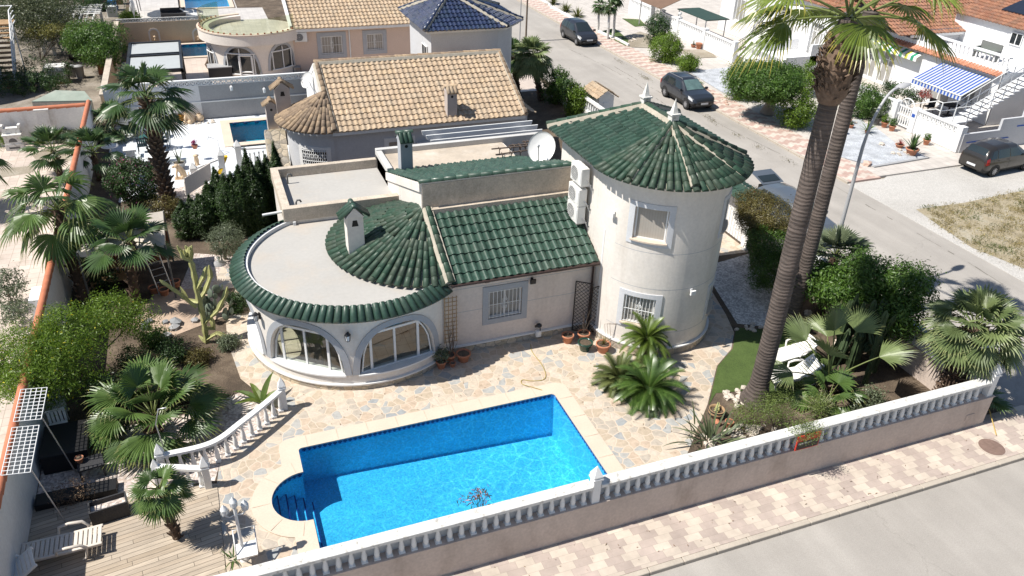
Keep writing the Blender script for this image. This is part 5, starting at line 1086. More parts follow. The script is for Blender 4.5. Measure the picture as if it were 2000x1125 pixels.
# ---- across the far road
b = G(1498, 222); c = G(1500, 150, 2.6); tree('ficus_tree', 'round clipped ficus with a thick grey trunk on the far pavement', b, [((c[0], c[1], 2.45), (2.2, 2.2, 1.05)), ((c[0] - .3, c[1] - .3, 2.2), (2.1, 2.1, .75))], L_bush, [b, b + V3(.1, 0, .7), b + V3(.1, .2, 1.6)], [.5, .3, .26], 9, 1200, 36, .15, .085, .6, inner=.6, tm=mat('pale_bark', (.32, .27, .22), .9, .2, 3, .4, 20))
def strt(px, py, z, r, lf, lb, nc=170, name='street_shrub', fl=None, per=28, size=.07): c = G(px, py, z); return bush(name, lb, 'shrub', [(tuple(c), r), ((c[0] + r[0] * .3, c[1] - r[1] * .2, c[2] * .8), (r[0] * .8, r[1] * .8, r[2] * .8))], lf, nc, per, .12, size, .65, flowers=fl, inner=.5)
strt(1440, 158, 1.2, (1.25, 1.2, 1.2), L_bright, 'lime green shrub on the left of the round ficus')
strt(1553, 210, 1.2, (1.2, 1.2, 1.25), L_bright, 'lime green shrub on the right of the round ficus', 260)
strt(1572, 150, 1.2, (1.0, 1.0, 1.1), L_bright, 'lime green shrub just behind the tall palm trunks')
strt(1688, 195, 1.1, (1.5, 1.3, 1.15), L_bush, 'wide leafy shrub with a pink bloom in the gravel forecourt', 330)
strt(1665, 140, 1.6, (.5, .5, .5), L_bright, 'small lime shrub on the white steps behind the palms', 60)
strt(1283, 55, 1.3, (1.0, 1.0, 1.3), L_dark, 'dark oleander against the white garden wall', 260)
strt(1302, 92, 1.1, (1.2, 1.1, 1.2), L_bright, 'bright green shrub at the edge of the far pavement', 320)
strt(1342, 122, .6, (.85, .7, .6), L_bright, 'low bright shrub just above the grey hatchback', 160)
strt(1355, 165, .3, (.5, .5, .3), L_bright, 'weedy clump on the kerb behind the grey hatchback', 40)
strt(1086, 165, 1.2, (.9, .9, 1.2), L_bush, 'round shrub beside the leaning fan palm', 240)
strt(1122, 195, 1.1, (.75, .75, 1.0), L_bright, 'bright shrub next to the tiled letterbox pillar', 200)
strt(1113, 175, 1.6, (.5, .5, .6), L_dark, 'dark shrub between two bright ones beside the far road', 90)
for i, (px, py, lb) in enumerate(((1167, 62, 'young yucca tree with a white painted trunk, nearest the black hatchback'), (1186, 76, 'young yucca tree with a white painted trunk, middle of three'), (1197, 72, 'young slim palm with a white painted trunk, rightmost of three'))):
    b = G(px, py); c = G(px - 3 + i * 2, py - 52, 2.3 + .3 * i); palm('yucca_tree', lb, b, (b[0], b[1], 2.2 + i * .5), 24, .6, .25, (.12, .09), (85, -50), L_palmd, 8, 120, .3, 0, seed=101 + i, group='white trunked trees across the road', trunkm=m_whited)
for i, (px, py, lb) in enumerate(((1105, 22, 'low spiky yucca clump far up the road'), (1128, 32, 'low golden yucca clump behind the black hatchback'), (1080, 8, 'dark spiky bush at the top of the far pavement'))):
    blades('yucca_clump', lb, 'plant', G(px, py), 60, 1.0, .05, (10, 85), leafmat('golden_yucca_%s' % 'abc'[i], (.06, .08, .02), (.16, .17, .05), (.2, .14, .05), .2), .4, 30 + i)
# ---- top left corner
bush('pergola_vine', 'sparse yellowing vine lying over the white pergola', 'climbing plant', [E(105, 60, 2.4, 2.2, 1.0, .25), E(82, 55, 2.4, .8, .9, .3)], leafmat('vine_leaf', (.10, .11, .03), (.26, .24, .07), None, .3), 150, 18, .15, .07, base=G(80, 120), inner=.2)
b = G(205, 140); tree('round_tree', 'dense green tree overhanging the dark parked car', b, [E(185, 75, 2.6, 1.9, 1.8, 1.2), E(200, 100, 2.0, 1.4, 1.4, .9), E(165, 85, 2.0, 1.0, 1.0, .8)], L_bush, [b, b + V3(0, 0, 1.6)], [.12, .09], 8, 620, 30, .16, .08, .6, inner=.5)
b = G(60, 60); tree('garden_tree', 'dull green feathery tree in the top left corner', b, [E(75, 30, 3.0, 3.0, 2.5, 1.8), E(110, 55, 2.0, 1.8, 1.5, 1.2), E(50, 15, 3.0, 3, 3, 1.6)], leafmat('dusty_leaf', (.05, .065, .03), (.12, .14, .065), None, .25), [b, b + V3(0, 0, 2)], [.15, .1], 6, 620, 26, .25, .10, .5, inner=.3)
b = G(130, 20); tree('garden_tree', 'dark green tree behind the parked estate car in the top left', b, [E(120, -5, 3.0, 3.5, 2.5, 1.6), E(70, -15, 3, 3, 3, 2), E(20, -5, 3, 3, 3, 2), E(185, -12, 2.5, 2.5, 2, 1.6)], L_dark, [b, b + V3(0, 0, 2)], [.15, .1], 6, 600, 26, .25, .12, .5, inner=.3)
for (px, py, r, lf, lb) in ((85, 268, (.5, .3, .3), L_bright, 'small weedy shrub at the foot of the neighbour wall, left'), (128, 266, (.5, .3, .32), L_olive, 'small shrub at the foot of the neighbour wall, near the terracotta coping'), (5, 268, (.5, .4, .4), L_bright, 'low shrub beside the white stone barbecue'), (60, 140, (2.6, 2.0, .9), L_dark, 'shadowy shrub mass below the white outdoor stair'), (55, 162, (2.6, 1.5, .6), L_dark, 'dark ground shrub in front of the ruined shed roof'), (255, 33, (.8, .6, .6), L_bright, 'lime shrub inside the sand coloured yard wall')):
    c = G(px, py, r[2]); bush('shrub', lb, 'shrub', [(tuple(c), r)], lf, 150, 26, .1, .07, .6, inner=.3)
# ================================================================ neighbour behind the villa (tan roof, blue tower)
H2 = thing('tan_roofed_house', 'grey house with tan tiled roof, rounded end and a blue roofed tower', 'house', (10, 38, 0))
m_g2 = mat('cool_grey_render', (.50, .505, .52), .85, .06, 1, .2, 60, dirt=((.4, .4, .4), .2, 1.5, .4)); m_g2w = mat('pale_render', (.72, .71, .69), .85, .05, 1, .2, 60)
C2, R2 = (5.3, 38.3), 1.95
b = MB(); b.wall((5.3, 36.4, 0), (1, 0, 0), 9.3, 2.95, (0, -1, 0), [(2.6, 3.7, 1, 2.1), (5.4, 6.5, 1, 2.1)], .15); b.add([(14.6, 36.4, 0), (14.6, 44, 0), (14.6, 44, 2.95), (14.6, 36.4, 2.95)], [(0, 1, 2, 3)]); b.extrude([(14.59, 36.5, 2.9), (14.59, 44, 2.9), (14.59, 40.2, 4.95)], (-.1, 0, 0)); part('front_wall', b, m_g2, H2)
b = MB(); cyl_wall(b, C2, R2, rad(90), rad(270), 0, 2.95); part('round_wall', b, m_g2, H2)
b = MB(); v = nrmz((0, 4.1, 2.05)); tile_plane(b, (5.25, 36.0, 3.0), (1, 0, 0), v, 9.7, 4.7, .27, .37); part('roof', b, m_tantile, H2)
b = MB(); tile_plane(b, (14.95, 44.4, 3.0), (-1, 0, 0), nrmz((0, -4.2, 2.05)), 9.7, 4.6, .27, .37); part('rear_roof', b, m_tantile, H2)
b = MB(); mo = MB(); cap_line(b, mo, (5.2, 40.2, 5.12), (15, 40.2, 5.12), .12, .2, 1); cap_line(b, mo, (5.3, 36.0, 3.05), (5.3, 40.1, 5.08), .13, .2, 2); cap_line(b, mo, (14.9, 36.0, 3.05), (14.9, 40.1, 5.08), .1, .15, 3)
rc = part('ridge_cap', b, m_tanold, H2); part('mortar_bed', mo, m_mortar, rc)
b = MB(); b.extrude([(5.12, 36.1, 2.8), (5.12, 36.1, 3.05), (5.12, 40.2, 5.12), (5.12, 44, 3.2), (5.12, 44, 2.9), (5.12, 40.2, 4.8)], (.12, 0, 0)); b.extrude([(5.14, 36.4, 0), (5.14, 40.2, 4.9), (5.14, 44, 2.9), (5.14, 44, 0)], (.15, 0, 0)); b.box(5.2, 14.9, 36.02, 36.14, 2.8, 2.98); part('bargeboard', b, m_g2w, H2)
b = MB(); mo = MB(); cone_roof(b, (5.3, 38.1, 4.3), C2, 2.35, 3.0, rad(92), rad(268), .3, 0, mo, .125, (.05, .2, .42)); rc = part('round_roof', b, m_tanold, H2); part('mortar_bed', mo, m_mortar, rc)
b = MB(); cyl_band(b, C2, R2, 2.28, rad(90), rad(270), 2.82, 2.97); part('cornice', b, m_g2, H2)
for x in (2.6, 5.4):
    o = (5.3 + x, 36.55, 1.0); b = MB(); surround(b, (5.3 + x, 36.4, 1.0), (1, 0, 0), (0, -1, 0), 1.1, 1.1, .22, .03); part('window_surround', b, m_g2w, H2); window(H2, o, (1, 0, 0), (0, -1, 0), 1.1, 1.1, (), (), .05, m_blind, True)
# ornate grille window on the rounded wall
f = MB(); aa = (rad(222), rad(258)); P0 = lambda a, z, r=R2 + .04: V3(C2[0] + r * math.cos(a), C2[1] + r * math.sin(a), z)
cyl_band(f, C2, R2, R2 + .03, aa[0] - .1, aa[1] + .1, .75, .9, n=8); cyl_band(f, C2, R2, R2 + .03, aa[0] - .1, aa[1] + .1, 2.0, 2.15, n=8); cyl_band(f, C2, R2, R2 + .03, aa[0] - .1, aa[0], .9, 2.0, n=2); cyl_band(f, C2, R2, R2 + .03, aa[1], aa[1] + .1, .9, 2.0, n=2)
wf = part('round_window', f, m_g2w, H2); g_ = MB(); cyl_wall(g_, C2, R2 + .012, *aa, .9, 2.0); part('pane', g_, m_darkglass, wf)
g_ = MB(); K = 13
for k in range(K): a = aa[0] + (aa[1] - aa[0]) * k / (K - 1); g_.tube([P0(a, .88), P0(a, 2.02)], .02, 5)
for z in (.95, 1.45, 1.95): g_.tube([P0(aa[0] + (aa[1] - aa[0]) * k / 8, z) for k in range(9)], .022, 5)
for k in range(6):
    a = aa[0] + (aa[1] - aa[0]) * (k + .5) / 6; t = V3(-math.sin(a), math.cos(a), 0)
    for z in (1.2, 1.7): g_.tube([P0(a, z) + t * .09 * math.cos(w) + V3(0, 0, .1 * math.sin(w)) for w in np.linspace(0, 2 * pi, 9)], .018, 4)
part('grille', g_, m_white, wf)
m_ch = mat('chimney_render', (.46, .405, .37), .9, .12, 2, .2, 40)
chimney(H2, 3.05, 3.75, 38.95, 39.55, 1.5, 4.3, m_ch, m_tanold, 'y', True, cap=.35, over=.15, hole='trap'); chimney(H2, 2.55, 3.05, 39.1, 39.6, 1.5, 3.5, m_ch, m_tanold, 'y', True, cap=.22, over=.1)
chimney(H2, 10.85, 11.35, 35.95 + .3, 36.75, 3.0, 4.35, m_ch, m_tantile, 'x', True, cap=.25, over=.1)
b = MB(); b.extrude([(2.35, 37.2, 0), (2.35, 39.6, 0), (2.35, 39.6, 2.0), (2.35, 38.9, 2.4)], (.95, 0, 0)); part('chimney_buttress', b, m_plinth, H2)
b = MB(); b.box(14.6, 15.9, 38.2, 40.2, 0, 2.3); part('porch_wall', b, m_g2, H2); b = MB(); tile_plane(b, (16.2, 37.9, 2.35), (0, 1, 0), nrmz((-1.5, 0, .75)), 2.6, 1.6, .27, .37); part('porch_roof', b, m_tantile, H2)
# blue roofed tower
b = MB(); pg = [(11.75, 42.2), (15.6, 42.2), (16.5, 42.7), (16.95, 43.6), (16.95, 46.8), (11.75, 46.8)]; b.prism(pg, 0, 5.95); part('tower_wall', b, m_g2, H2)
A = V3(13.5, 44.5, 7.35); ez = 5.98; c4 = [(11.3, 41.8), (16.0, 41.8), (17.4, 43.2), (17.4, 47.2), (11.3, 47.2)]; b = MB(); mo = MB(); cb = MB()
for i in range(5):
    p, q = V3(*c4[i], ez), V3(*c4[(i + 1) % 5], ez); u = nrmz(q - p); L = np.linalg.norm(q - p); f = p + u * np.dot(A - p, u); v = A - f; Hh = np.linalg.norm(v); s0 = np.dot(A - p, u)
    tile_plane(b, p, u, v, L, Hh, .25, .34, lambda s, t, s0=s0, L=L, Hh=Hh: s0 * t / Hh - .1 < s < L + (s0 - L) * t / Hh + .1); mo.add([p - V3(0, 0, .03), q - V3(0, 0, .03), A - V3(0, 0, .03)], [(0, 1, 2)]); cap_line(cb, mo, p + V3(0, 0, .05), A + V3(0, 0, .08), .11, .14, i)
tr = part('tower_roof', b, m_bluetile, H2); part('ridge_cap', cb, m_bluetile, tr); part('mortar_bed', mo, m_mortar, tr)
b = MB(); b.prism([(11.45, 41.95), (15.95, 41.95), (17.2, 43.25), (17.2, 47.0), (11.45, 47.0)], 5.8, 5.95); part('cornice', b, m_g2w, H2)
window(H2, (11.72, 43.9, 3.6), (0, -1, 0), (-1, 0, 0), 1.0, 1.3, (.5,), (), .06)
dish(GX(606, 157, 5.0) + V3(-.1, 0, 0), rad(215), rad(25), .42, 'small white satellite dish on the gable of the tan roofed house', V3(5.1, 38.6, 3.6))
p = GY(832, 288, 36.2); ac_unit((p[0], 36.2, p[2] - .35), 0, 'white air conditioner on the grey wall under the tan roof')
# white louvre beams over the gap between the houses
t = thing('beam_pergola', 'three long white pergola beams between the villa terrace and the tan roofed house', 'pergola', (11.5, 33, 0))
for i, ((ax, ay), (bx_, by)) in enumerate((((825, 258), (1038, 234)), ((833, 266), (1050, 243)), ((841, 274), (1060, 253)))):
    p, q = G(ax, ay, 3.65), G(bx_, by, 3.65); y = (p[1] + q[1]) / 2; b = MB(); b.extrude([(p[0], y, 3.65), (q[0], y, 3.65), (q[0] - .05, y, 3.45), (q[0] - .3, y, 3.28), (p[0] + .3, y, 3.28), (p[0] + .05, y, 3.45)], (0, .07, 0)); part('beam', b, m_white, t)
for x in (9.3, 13.4): b = MB(); b.box(x, x + .1, 31.15, 33.3, 3.3, 3.4); b.box(x, x + .1, 32.6, 32.7, 0, 3.3); part('post', b, m_white, t)
b = MB(); random.seed(2)
for k, (x0, y0, x1, y1) in enumerate(((960, 291, 1062, 282), (968, 302, 1055, 290), (995, 284, 1052, 279), (1020, 277, 1055, 274))):
    p, q = G(x0, y0, 4.0), G(x1, y1, 4.0); b.tube([p, q], .03, 6)
    for f in (.15, .35, .55): c = p + (q - p) * f; b.tube([c, (c[0], c[1], 3.70)], .02, 5); b.tube([c - V3(0, .15, 0), c + V3(0, .15, 0)], .018, 5)
solo('aerial_mast', 'rusty aerial masts lying across the roof terrace beside the dish', 'aerial', b, mat('rusty_steel', (.10, .075, .06), .8, .3, 9))
# ---- white tiled patio of that neighbour
b = MB(); b.sheet([(-4.6, 37.6), (-1.0, 39.0), (.8, 38.2), (5.2, 37.0), (5.2, 48.5), (-5.3, 48.5), (-5.3, 44.2), (-4.6, 43)], [[(.85, 43.3), (5.1, 43.3), (5.1, 47.9), (.85, 47.9)]], .004); struct('white_patio', b, tiled('white_patio_tile', (.66, .68, .70), (.48, .54, .60), .33, .33, .04, .5, 0, .04))
b = MB(); b.sheet([(-3.4, 35.4), (1.0, 36.6), (.6, 38.6), (-1.4, 39.3), (-3.2, 38.4)], [], .002); struct('pale_gravel', b, m_pebble)
def small_pool(name, label, x0, x1, y0, y1, cop, mt, wm, band=True, deep=1.1):
    t = thing(name, label, 'swimming pool', ((x0 + x1) / 2, (y0 + y1) / 2, 0)); b = MB(); o = [(x0, y0), (x1, y0), (x1, y1), (x0, y1)]
    b.add([(*p, .02) for p in o] + [(*p, -deep) for p in o], [((i + 1) % 4, i, 4 + i, 4 + (i + 1) % 4) for i in range(4)] + [(4, 5, 6, 7)]); part('basin', b, mt, t)
    b = MB(); K = int((x1 - x0) / .55)
    for k in range(K): c = V3(x0 + (k + .5) * (x1 - x0) / K, y1 - .01, -.06); b.tube([c + V3(.2 * math.cos(w) * (1 - i / 16), -.01, .09 * math.sin(w) * (1 - i / 16)) for i, w in enumerate(np.linspace(0, 6.5, 13))], .028, 4)
    if band: part('tile_pattern', b, m_band, t)
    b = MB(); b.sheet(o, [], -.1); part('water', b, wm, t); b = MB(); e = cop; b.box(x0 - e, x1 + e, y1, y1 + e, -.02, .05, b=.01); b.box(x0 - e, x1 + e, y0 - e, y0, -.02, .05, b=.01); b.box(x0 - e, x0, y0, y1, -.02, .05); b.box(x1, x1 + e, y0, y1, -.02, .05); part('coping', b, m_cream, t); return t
small_pool('swimming_pool', 'small teal pool with a wave frieze on the white tiled patio', .95, 4.7, 44.0, 47.4, .5, m_poolb, m_waterb)
# garden wall between the tan roofed house and the next plot
GW = thing('garden_wall', 'grey and white garden wall with a pierced block top behind the teal pool', 'wall', (0, 48.6, 0))
b = MB(); b.box(-.4, 6.2, 48.55, 48.75, 0, 1.98); part('grey_panel', b, m_greywall, GW); b = MB(); b.box(-5.4, -.4, 48.552, 48.75, 0, 1.98); part('white_panel', b, m_pale, GW)
b = MB(); b.box(-5.4, 6.2, 48.5, 48.56, 1.0, 1.07); part('ledge', b, m_white, GW)
def lattice(mb, o, u, L, H, n=None, th=.06, nrm=(0, -1, 0)):
    # row of pierced breeze blocks
    o, u = V3(*o), nrmz(u); nn = V3(*nrm); up = V3(0, 0, 1); n = n or max(1, round(L / H)); w = L / n; Rm = np.array([u, -nn, up]).T
    for k in range(n):
        a = k * w
        for q in ((a, a + w * .09, 0, H), (a + w * .91, a + w, 0, H), (a + w * .09, a + w * .91, 0, H * .1), (a + w * .09, a + w * .91, H * .9, H)): mb.box(q[0], q[1], 0, th, q[2], q[3], 0, Rm, o)
        c = o + u * (a + w / 2) + up * H / 2 - nn * th / 2
        for s in (-1, 1): d = nrmz(u * w + up * H * s); mb.tube([c - d * H * .52, c + d * H * .52], th * .4, 4, caps=False, smooth=False)
b = MB(); lattice(b, (-5.4, 48.55, 1.98), (1, 0, 0), 11.6, .3, 38, .1); b.box(-5.4, 6.2, 48.52, 48.72, 2.28, 2.34); part('pierced_blocks', b, m_white, GW)
for px, py, lb in ((452, 172, 'white wall lantern on the grey garden wall, left'), (516, 176, 'white wall lantern on the grey garden wall, right')):
    lantern(GY(px, py, 48.53), (0, -1, 0), lb, m_white, 'white lanterns on the garden wall')
# ================================================================ house with the round terrace further back
H3 = thing('pink_house', 'pink rendered house with a round glass railed terrace and tan roof', 'house', (8, 59, 0)); C3, R3 = (3.6, 59.1), 3.1
m_p3 = mat('warm_white_render', (.68, .62, .56), .85, .05, 1, .2, 60)
b = MB(); cyl_wall(b, C3, R3, rad(100), rad(325), 0, 2.4); part('drum_wall', b, m_p3, H3)
b = MB(); cyl_band(b, C3, R3 - .3, R3 + .42, rad(100), rad(330), 2.3, 2.95); part('terrace_fascia', b, m_p3, H3); b = MB(); cyl_band(b, C3, R3 + .1, R3 + .46, rad(100), rad(330), 2.95, 3.02); part('terrace_coping', b, m_cream, H3)
b = MB(); b.lathe([(.01, 2.6), (R3 + .1, 2.6)], 40, (*C3, 0)); part('terrace_floor', b, tiled('pale_terrace_tile', (.58, .52, .46), (.45, .4, .35), .4, .4), H3)
b = MB(); cyl_wall(b, C3, R3 + .28, rad(125), rad(322), 3.02, 4.0); gp = part('glass_railing', b, m_terrglass, H3); b = MB()
for k in range(26): a = rad(130 + k * 7.5); b.box(-.05, .05, -.05, .05, 0, .1, 0, np.eye(3), V3(C3[0] + (R3 + .28) * math.cos(a), C3[1] + (R3 + .28) * math.sin(a), 3.0))
part('glass_clamp', b, m_terra, gp)
def arch3(a0, a1, z0, h, door=None):
    b = MB(); K = 24; vs = []; c, w = (a0 + a1) / 2, (a1 - a0) / 2
    for k in range(K + 1):
        t = -1 + 2 * k / K; e = max(0, 1 - abs(t) ** 2.4) ** .5
        for (ww, hh, r) in ((w, h, R3 + .02), (w, h, R3 + .05), (w + rad(3), h + .18, R3 + .05), (w + rad(3), h + .18, R3)): a = c + ww * t; vs.append((C3[0] + r * math.cos(a), C3[1] + r * math.sin(a), z0 + hh * e))
    b.add(vs, [(i * 4 + q, i * 4 + q + 1, (i + 1) * 4 + q + 1, (i + 1) * 4 + q) for i in range(K) for q in range(3)]); o = part('arch_surround', b, m_trim, H3)
    g_ = MB(); pts = [(c + w * t, z0 + h * max(0, 1 - abs(t) ** 2.4) ** .5) for t in np.linspace(-1, 1, 25)]
    g_.add([(C3[0] + (R3 + .012) * math.cos(a), C3[1] + (R3 + .012) * math.sin(a), z) for a, z in pts] + [(C3[0] + (R3 + .012) * math.cos(a), C3[1] + (R3 + .012) * math.sin(a), z0) for a, z in pts], [(i, i + 1, 26 + i, 25 + i) for i in range(24)]); part('pane', g_, m_darkglass, o)
    f = MB(); P = lambda a, z: V3(C3[0] + (R3 + .05) * math.cos(a), C3[1] + (R3 + .05) * math.sin(a), z)
    for s in (.12, .5, .88): a = a0 + (a1 - a0) * s; f.tube([P(a, z0), P(a, z0 + h * (.75 if s != .5 else .97))], .04, 4)
    for z in (.02, .78): f.tube([P(a0 + (a1 - a0) * s, z0 + h * z) for s in np.linspace(.08, .92, 7)], .05, 4)
    if door:
        for s in door: a = a0 + (a1 - a0) * s; f.tube([P(a, .05), P(a, 1.6)], .07, 4)
        for z in (.06, .5, 1.6): f.tube([P(a0 + (a1 - a0) * s, z) for s in door], .06, 4)
        dk = MB(); q = [a0 + (a1 - a0) * s for s in door]; dk.add([P(q[0], .05) * 1, P(q[1], .05), P(q[1], z0), P(q[0], z0)], [(0, 1, 2, 3)]); part('door_pane', dk, m_darkglass, o)
    part('window_frame', f, m_white, o)
arch3(rad(226), rad(270), .3, 1.8, (.48, .82)); arch3(rad(283), rad(320), .5, 1.6); arch3(rad(186), rad(212), .5, 1.3)
b = MB(); b.wall((5.8, 57.3, 0), (1, 0, 0), 14.5, 2.95, (0, -1, 0), [(2.2, 3.7, 1.05, 2.3), (5.4, 6.6, 1.15, 2.3)], .12); b.add([(20.3, 57.3, 0), (20.3, 66, 0), (20.3, 66, 2.95), (20.3, 57.3, 2.95)], [(0, 1, 2, 3)]); part('front_wall', b, m_pink, H3)
for x, w, h in ((8.0, 1.5, 1.25), (11.2, 1.2, 1.15)):
    b = MB(); surround(b, (x, 57.3, 2.3 - h), (1, 0, 0), (0, -1, 0), w, h, .26, .03); part('window_surround', b, m_trim, H3); window(H3, (x, 57.42, 2.3 - h), (1, 0, 0), (0, -1, 0), w, h, (.5,), (), .06, m_blind, True, 8)
b = MB(); tile_plane(b, (6.1, 56.9, 2.98), (1, 0, 0), nrmz((0, 5, 2.1)), 14.6, 6.0, .29, .4); part('roof', b, m_tantile, H3)
b = MB(); tile_plane(b, (20.7, 66.9, 2.98), (-1, 0, 0), nrmz((0, -5, 2.1)), 14.6, 6.0, .29, .4); part('rear_roof', b, m_tantile, H3)
b = MB(); b.box(6.0, 20.6, 56.9, 57.02, 2.76, 2.95); b.extrude([(5.95, 56.9, 2.75), (5.95, 56.9, 3.2), (5.95, 61.6, 5.2), (5.95, 61.6, 4.7)], (.16, 0, 0)); b.tube([(10.0, 57.25, 2.85), (10.0, 57.25, 0)], .05, 6); part('eave_trim', b, m_white, H3)
p = GY(587, 72, 57.1); ac_unit((p[0], 57.1, p[2] - .3), 0, 'white air conditioner beside the round terrace of the pink house')
b = MB(); b.sheet([(-5.3, 48.8), (7, 48.8), (22, 48.8), (22, 57.3), (6, 57.3), (2.3, 62.4), (-5.3, 62.5)], [], .004); struct('beige_terrace', b, tiled('beige_terrace_tile', (.56, .47, .40), (.46, .38, .32), .35, .35))
small_pool('swimming_pool', 'narrow turquoise pool beside the sand coloured yard wall', -1.4, 2.0, 62.9, 66.6, .35, m_poolb, m_waterb)
YW = thing('yard_wall', 'sand coloured yard wall with two arched niches and a pierced block top', 'wall', (-2, 67.4, 0))
b = MB(); b.box(-5.6, 3.2, 67.3, 67.5, 0, 1.65); b.box(-5.6, -5.35, 48.8, 67.3, 0, 1.75); part('wall_body', b, m_sand, YW); b = MB(); lattice(b, (-5.5, 67.34, 1.65), (1, 0, 0), 8.7, .28, 26, .1); part('pierced_blocks', b, m_whited, YW); b = MB(); b.box(-5.64, -5.3, 48.8, 67.3, 1.75, 1.82); part('coping', b, m_oldconc, YW)
for px in (302, 387):
    p = GY(px, 72, 67.28); b = MB(); K = 12; vs = []
    for k in range(K + 1):
        w = pi * k / K
        for r, y in ((.28, 67.26), (.4, 67.26), (.4, 67.31)): vs.append((p[0] + r * math.cos(w), y, p[2] + .25 + r * math.sin(w)))
    b.add(vs, [(i * 3 + q, i * 3 + q + 1, i * 3 + q + 4, i * 3 + q + 3) for i in range(K) for q in (0, 1)]); b.box(p[0] - .4, p[0] - .28, 67.26, 67.31, p[2] - .35, p[2] + .25); b.box(p[0] + .28, p[0] + .4, 67.26, 67.31, p[2] - .35, p[2] + .25); n_ = part('niche', b, m_p3, YW); s_ = MB(); s_.blob((p[0], 67.24, p[2] - .1), .12, 6, .1, 0, 2); part('figurine', s_, m_sand, n_)
t = thing('roofed_pergola', 'dark metal pergola with grey panel roof on the beige terrace', 'pergola', (-2.8, 55.5, 0)); X0, X1, Y0, Y1, Z = -4.3, -1.1, 51.5, 58.6, 2.15
for i, (y, yy) in enumerate(((55.6, 58.5), (51.7, 55.0))): b = MB(); b.box(X0 + .15, X1 - .15, y, yy, Z - .03, Z + .02); part('roof_panel', b, mat('grey_canvas', (.40, .42, .42), .6, .06, 2) if 'grey_canvas' not in bpy.data.materials else bpy.data.materials['grey_canvas'], t)
b = MB()
for x in (X0, X1 - .15): b.box(x, x + .15, Y0, Y1, Z - .12, Z + .1)
for y in (Y0, 55.05, 55.4, Y1 - .14): b.box(X0, X1, y, y + .14, Z - .1, Z + .11)
part('frame', b, m_black, t)
for x in (X0, X1 - .15):
    for y in (Y0, 55.2, Y1 - .15): b = MB(); b.box(x, x + .15, y, y + .15, 0, Z - .1); part('post', b, m_black, t)
# gazebo, pool and furniture of the plot behind
t = thing('white_gazebo', 'white canopy gazebo with thin curved metal legs far behind the yard wall', 'gazebo', (-2.8, 78, 0)); c = V3(-2.7, 78.0, 0); b = MB(); N = 12
b.grid(lambda i, j: c + V3((1.9 - 1.85 * (j / 5)) * math.cos(2 * pi * i / N + pi / 4) * 1.25, (1.9 - 1.85 * j / 5) * math.sin(2 * pi * i / N + pi / 4) * 1.25, 1.75 + .75 * (j / 5) ** .8), N, 5, 0, False); part('canopy', b, m_white, t)
for sx in (-1, 1):
    for sy in (-1, 1): b = MB(); b.tube([c + V3(sx * 1.6, sy * 1.6, 0), c + V3(sx * 1.65, sy * 1.65, 1.7), c + V3(sx * 1.0, sy * 1.0, 2.25), c + V3(0, 0, 2.6)], .035, 5); part('leg', b, m_black, t)
small_pool('swimming_pool', 'bright blue pool at the top of the picture behind the gazebo', -.6, 3.2, 79.8, 84.5, .4, m_pool, m_waterb, False)
# ================================================================ cars
m_rub = mat('tyre_rubber', (.02, .02, .02), .85, .1, 8); m_alloy = mat('alloy_rim', (.42, .42, .44), .35, .06, 5, metal=.6); m_trimb = mat('car_black_trim', (.015, .015, .016), .5, .05, 3)
m_cglass = mat('car_glass', (.02, .028, .03), .04, .1, 1, spec=.9, fine=0); m_cglassg = mat('car_windscreen', (.10, .16, .155), .05, .3, 2.5, spec=.9, fine=0); m_hl = mat('headlamp_glass', (.55, .57, .60), .1, .1, 9, spec=.8); m_tl = mat('tail_lamp', (.28, .01, .012), .15, .1, 8, spec=.7); m_plate = mat('number_plate', (.65, .66, .68), .5, .03, 5)
def paint(n, c): return mat(n, c, .28, .05, .8, 0, 40, 0, .5, fine=.02, coat=.6)
SHAPES = {
 'mpv': (4.28, 1.75, [(-2.14, .38, .80, .86, .70, .6), (-2.10, .30, .95, 1.05, .80, .68), (-1.98, .27, 1.00, 1.30, .84, .66), (-1.80, .26, 1.0, 1.50, .86, .61), (-1.3, .25, 1.0, 1.61, .875, .61), (-.4, .25, .99, 1.64, .875, .62), (.3, .25, .98, 1.58, .875, .60), (.85, .25, .97, 1.27, .87, .64), (1.22, .25, .95, 1.03, .865, .72), (1.7, .26, .85, .91, .84, .66), (2.0, .28, .70, .76, .78, .58), (2.14, .36, .55, .60, .62, .46)]),
 'suv': (4.46, 1.80, [(-2.23, .46, .85, .90, .72, .6), (-2.19, .40, 1.0, 1.08, .82, .70), (-2.02, .36, 1.04, 1.25, .87, .70), (-1.72, .34, 1.04, 1.53, .89, .64), (-1.2, .33, 1.03, 1.60, .90, .63), (-.3, .33, 1.02, 1.61, .90, .63), (.2, .33, 1.02, 1.56, .90, .61), (.62, .33, 1.01, 1.32, .90, .65), (1.0, .33, 1.0, 1.08, .89, .73), (1.65, .34, .96, 1.01, .88, .70), (2.05, .36, .84, .88, .82, .64), (2.23, .44, .62, .68, .66, .5)]),
 'estate': (4.6, 1.78, [(-2.30, .4, .82, .87, .72, .6), (-2.25, .32, .97, 1.04, .82, .72), (-2.1, .28, 1.0, 1.22, .86, .68), (-1.85, .26, 1.0, 1.42, .88, .63), (-1.2, .25, .98, 1.50, .89, .63), (-.2, .25, .96, 1.50, .89, .62), (.25, .25, .95, 1.44, .89, .60), (.7, .25, .94, 1.20, .88, .65), (1.1, .25, .92, .98, .87, .72), (1.75, .26, .86, .90, .85, .68), (2.12, .28, .70, .75, .80, .6), (2.3, .36, .52, .58, .64, .46)])}
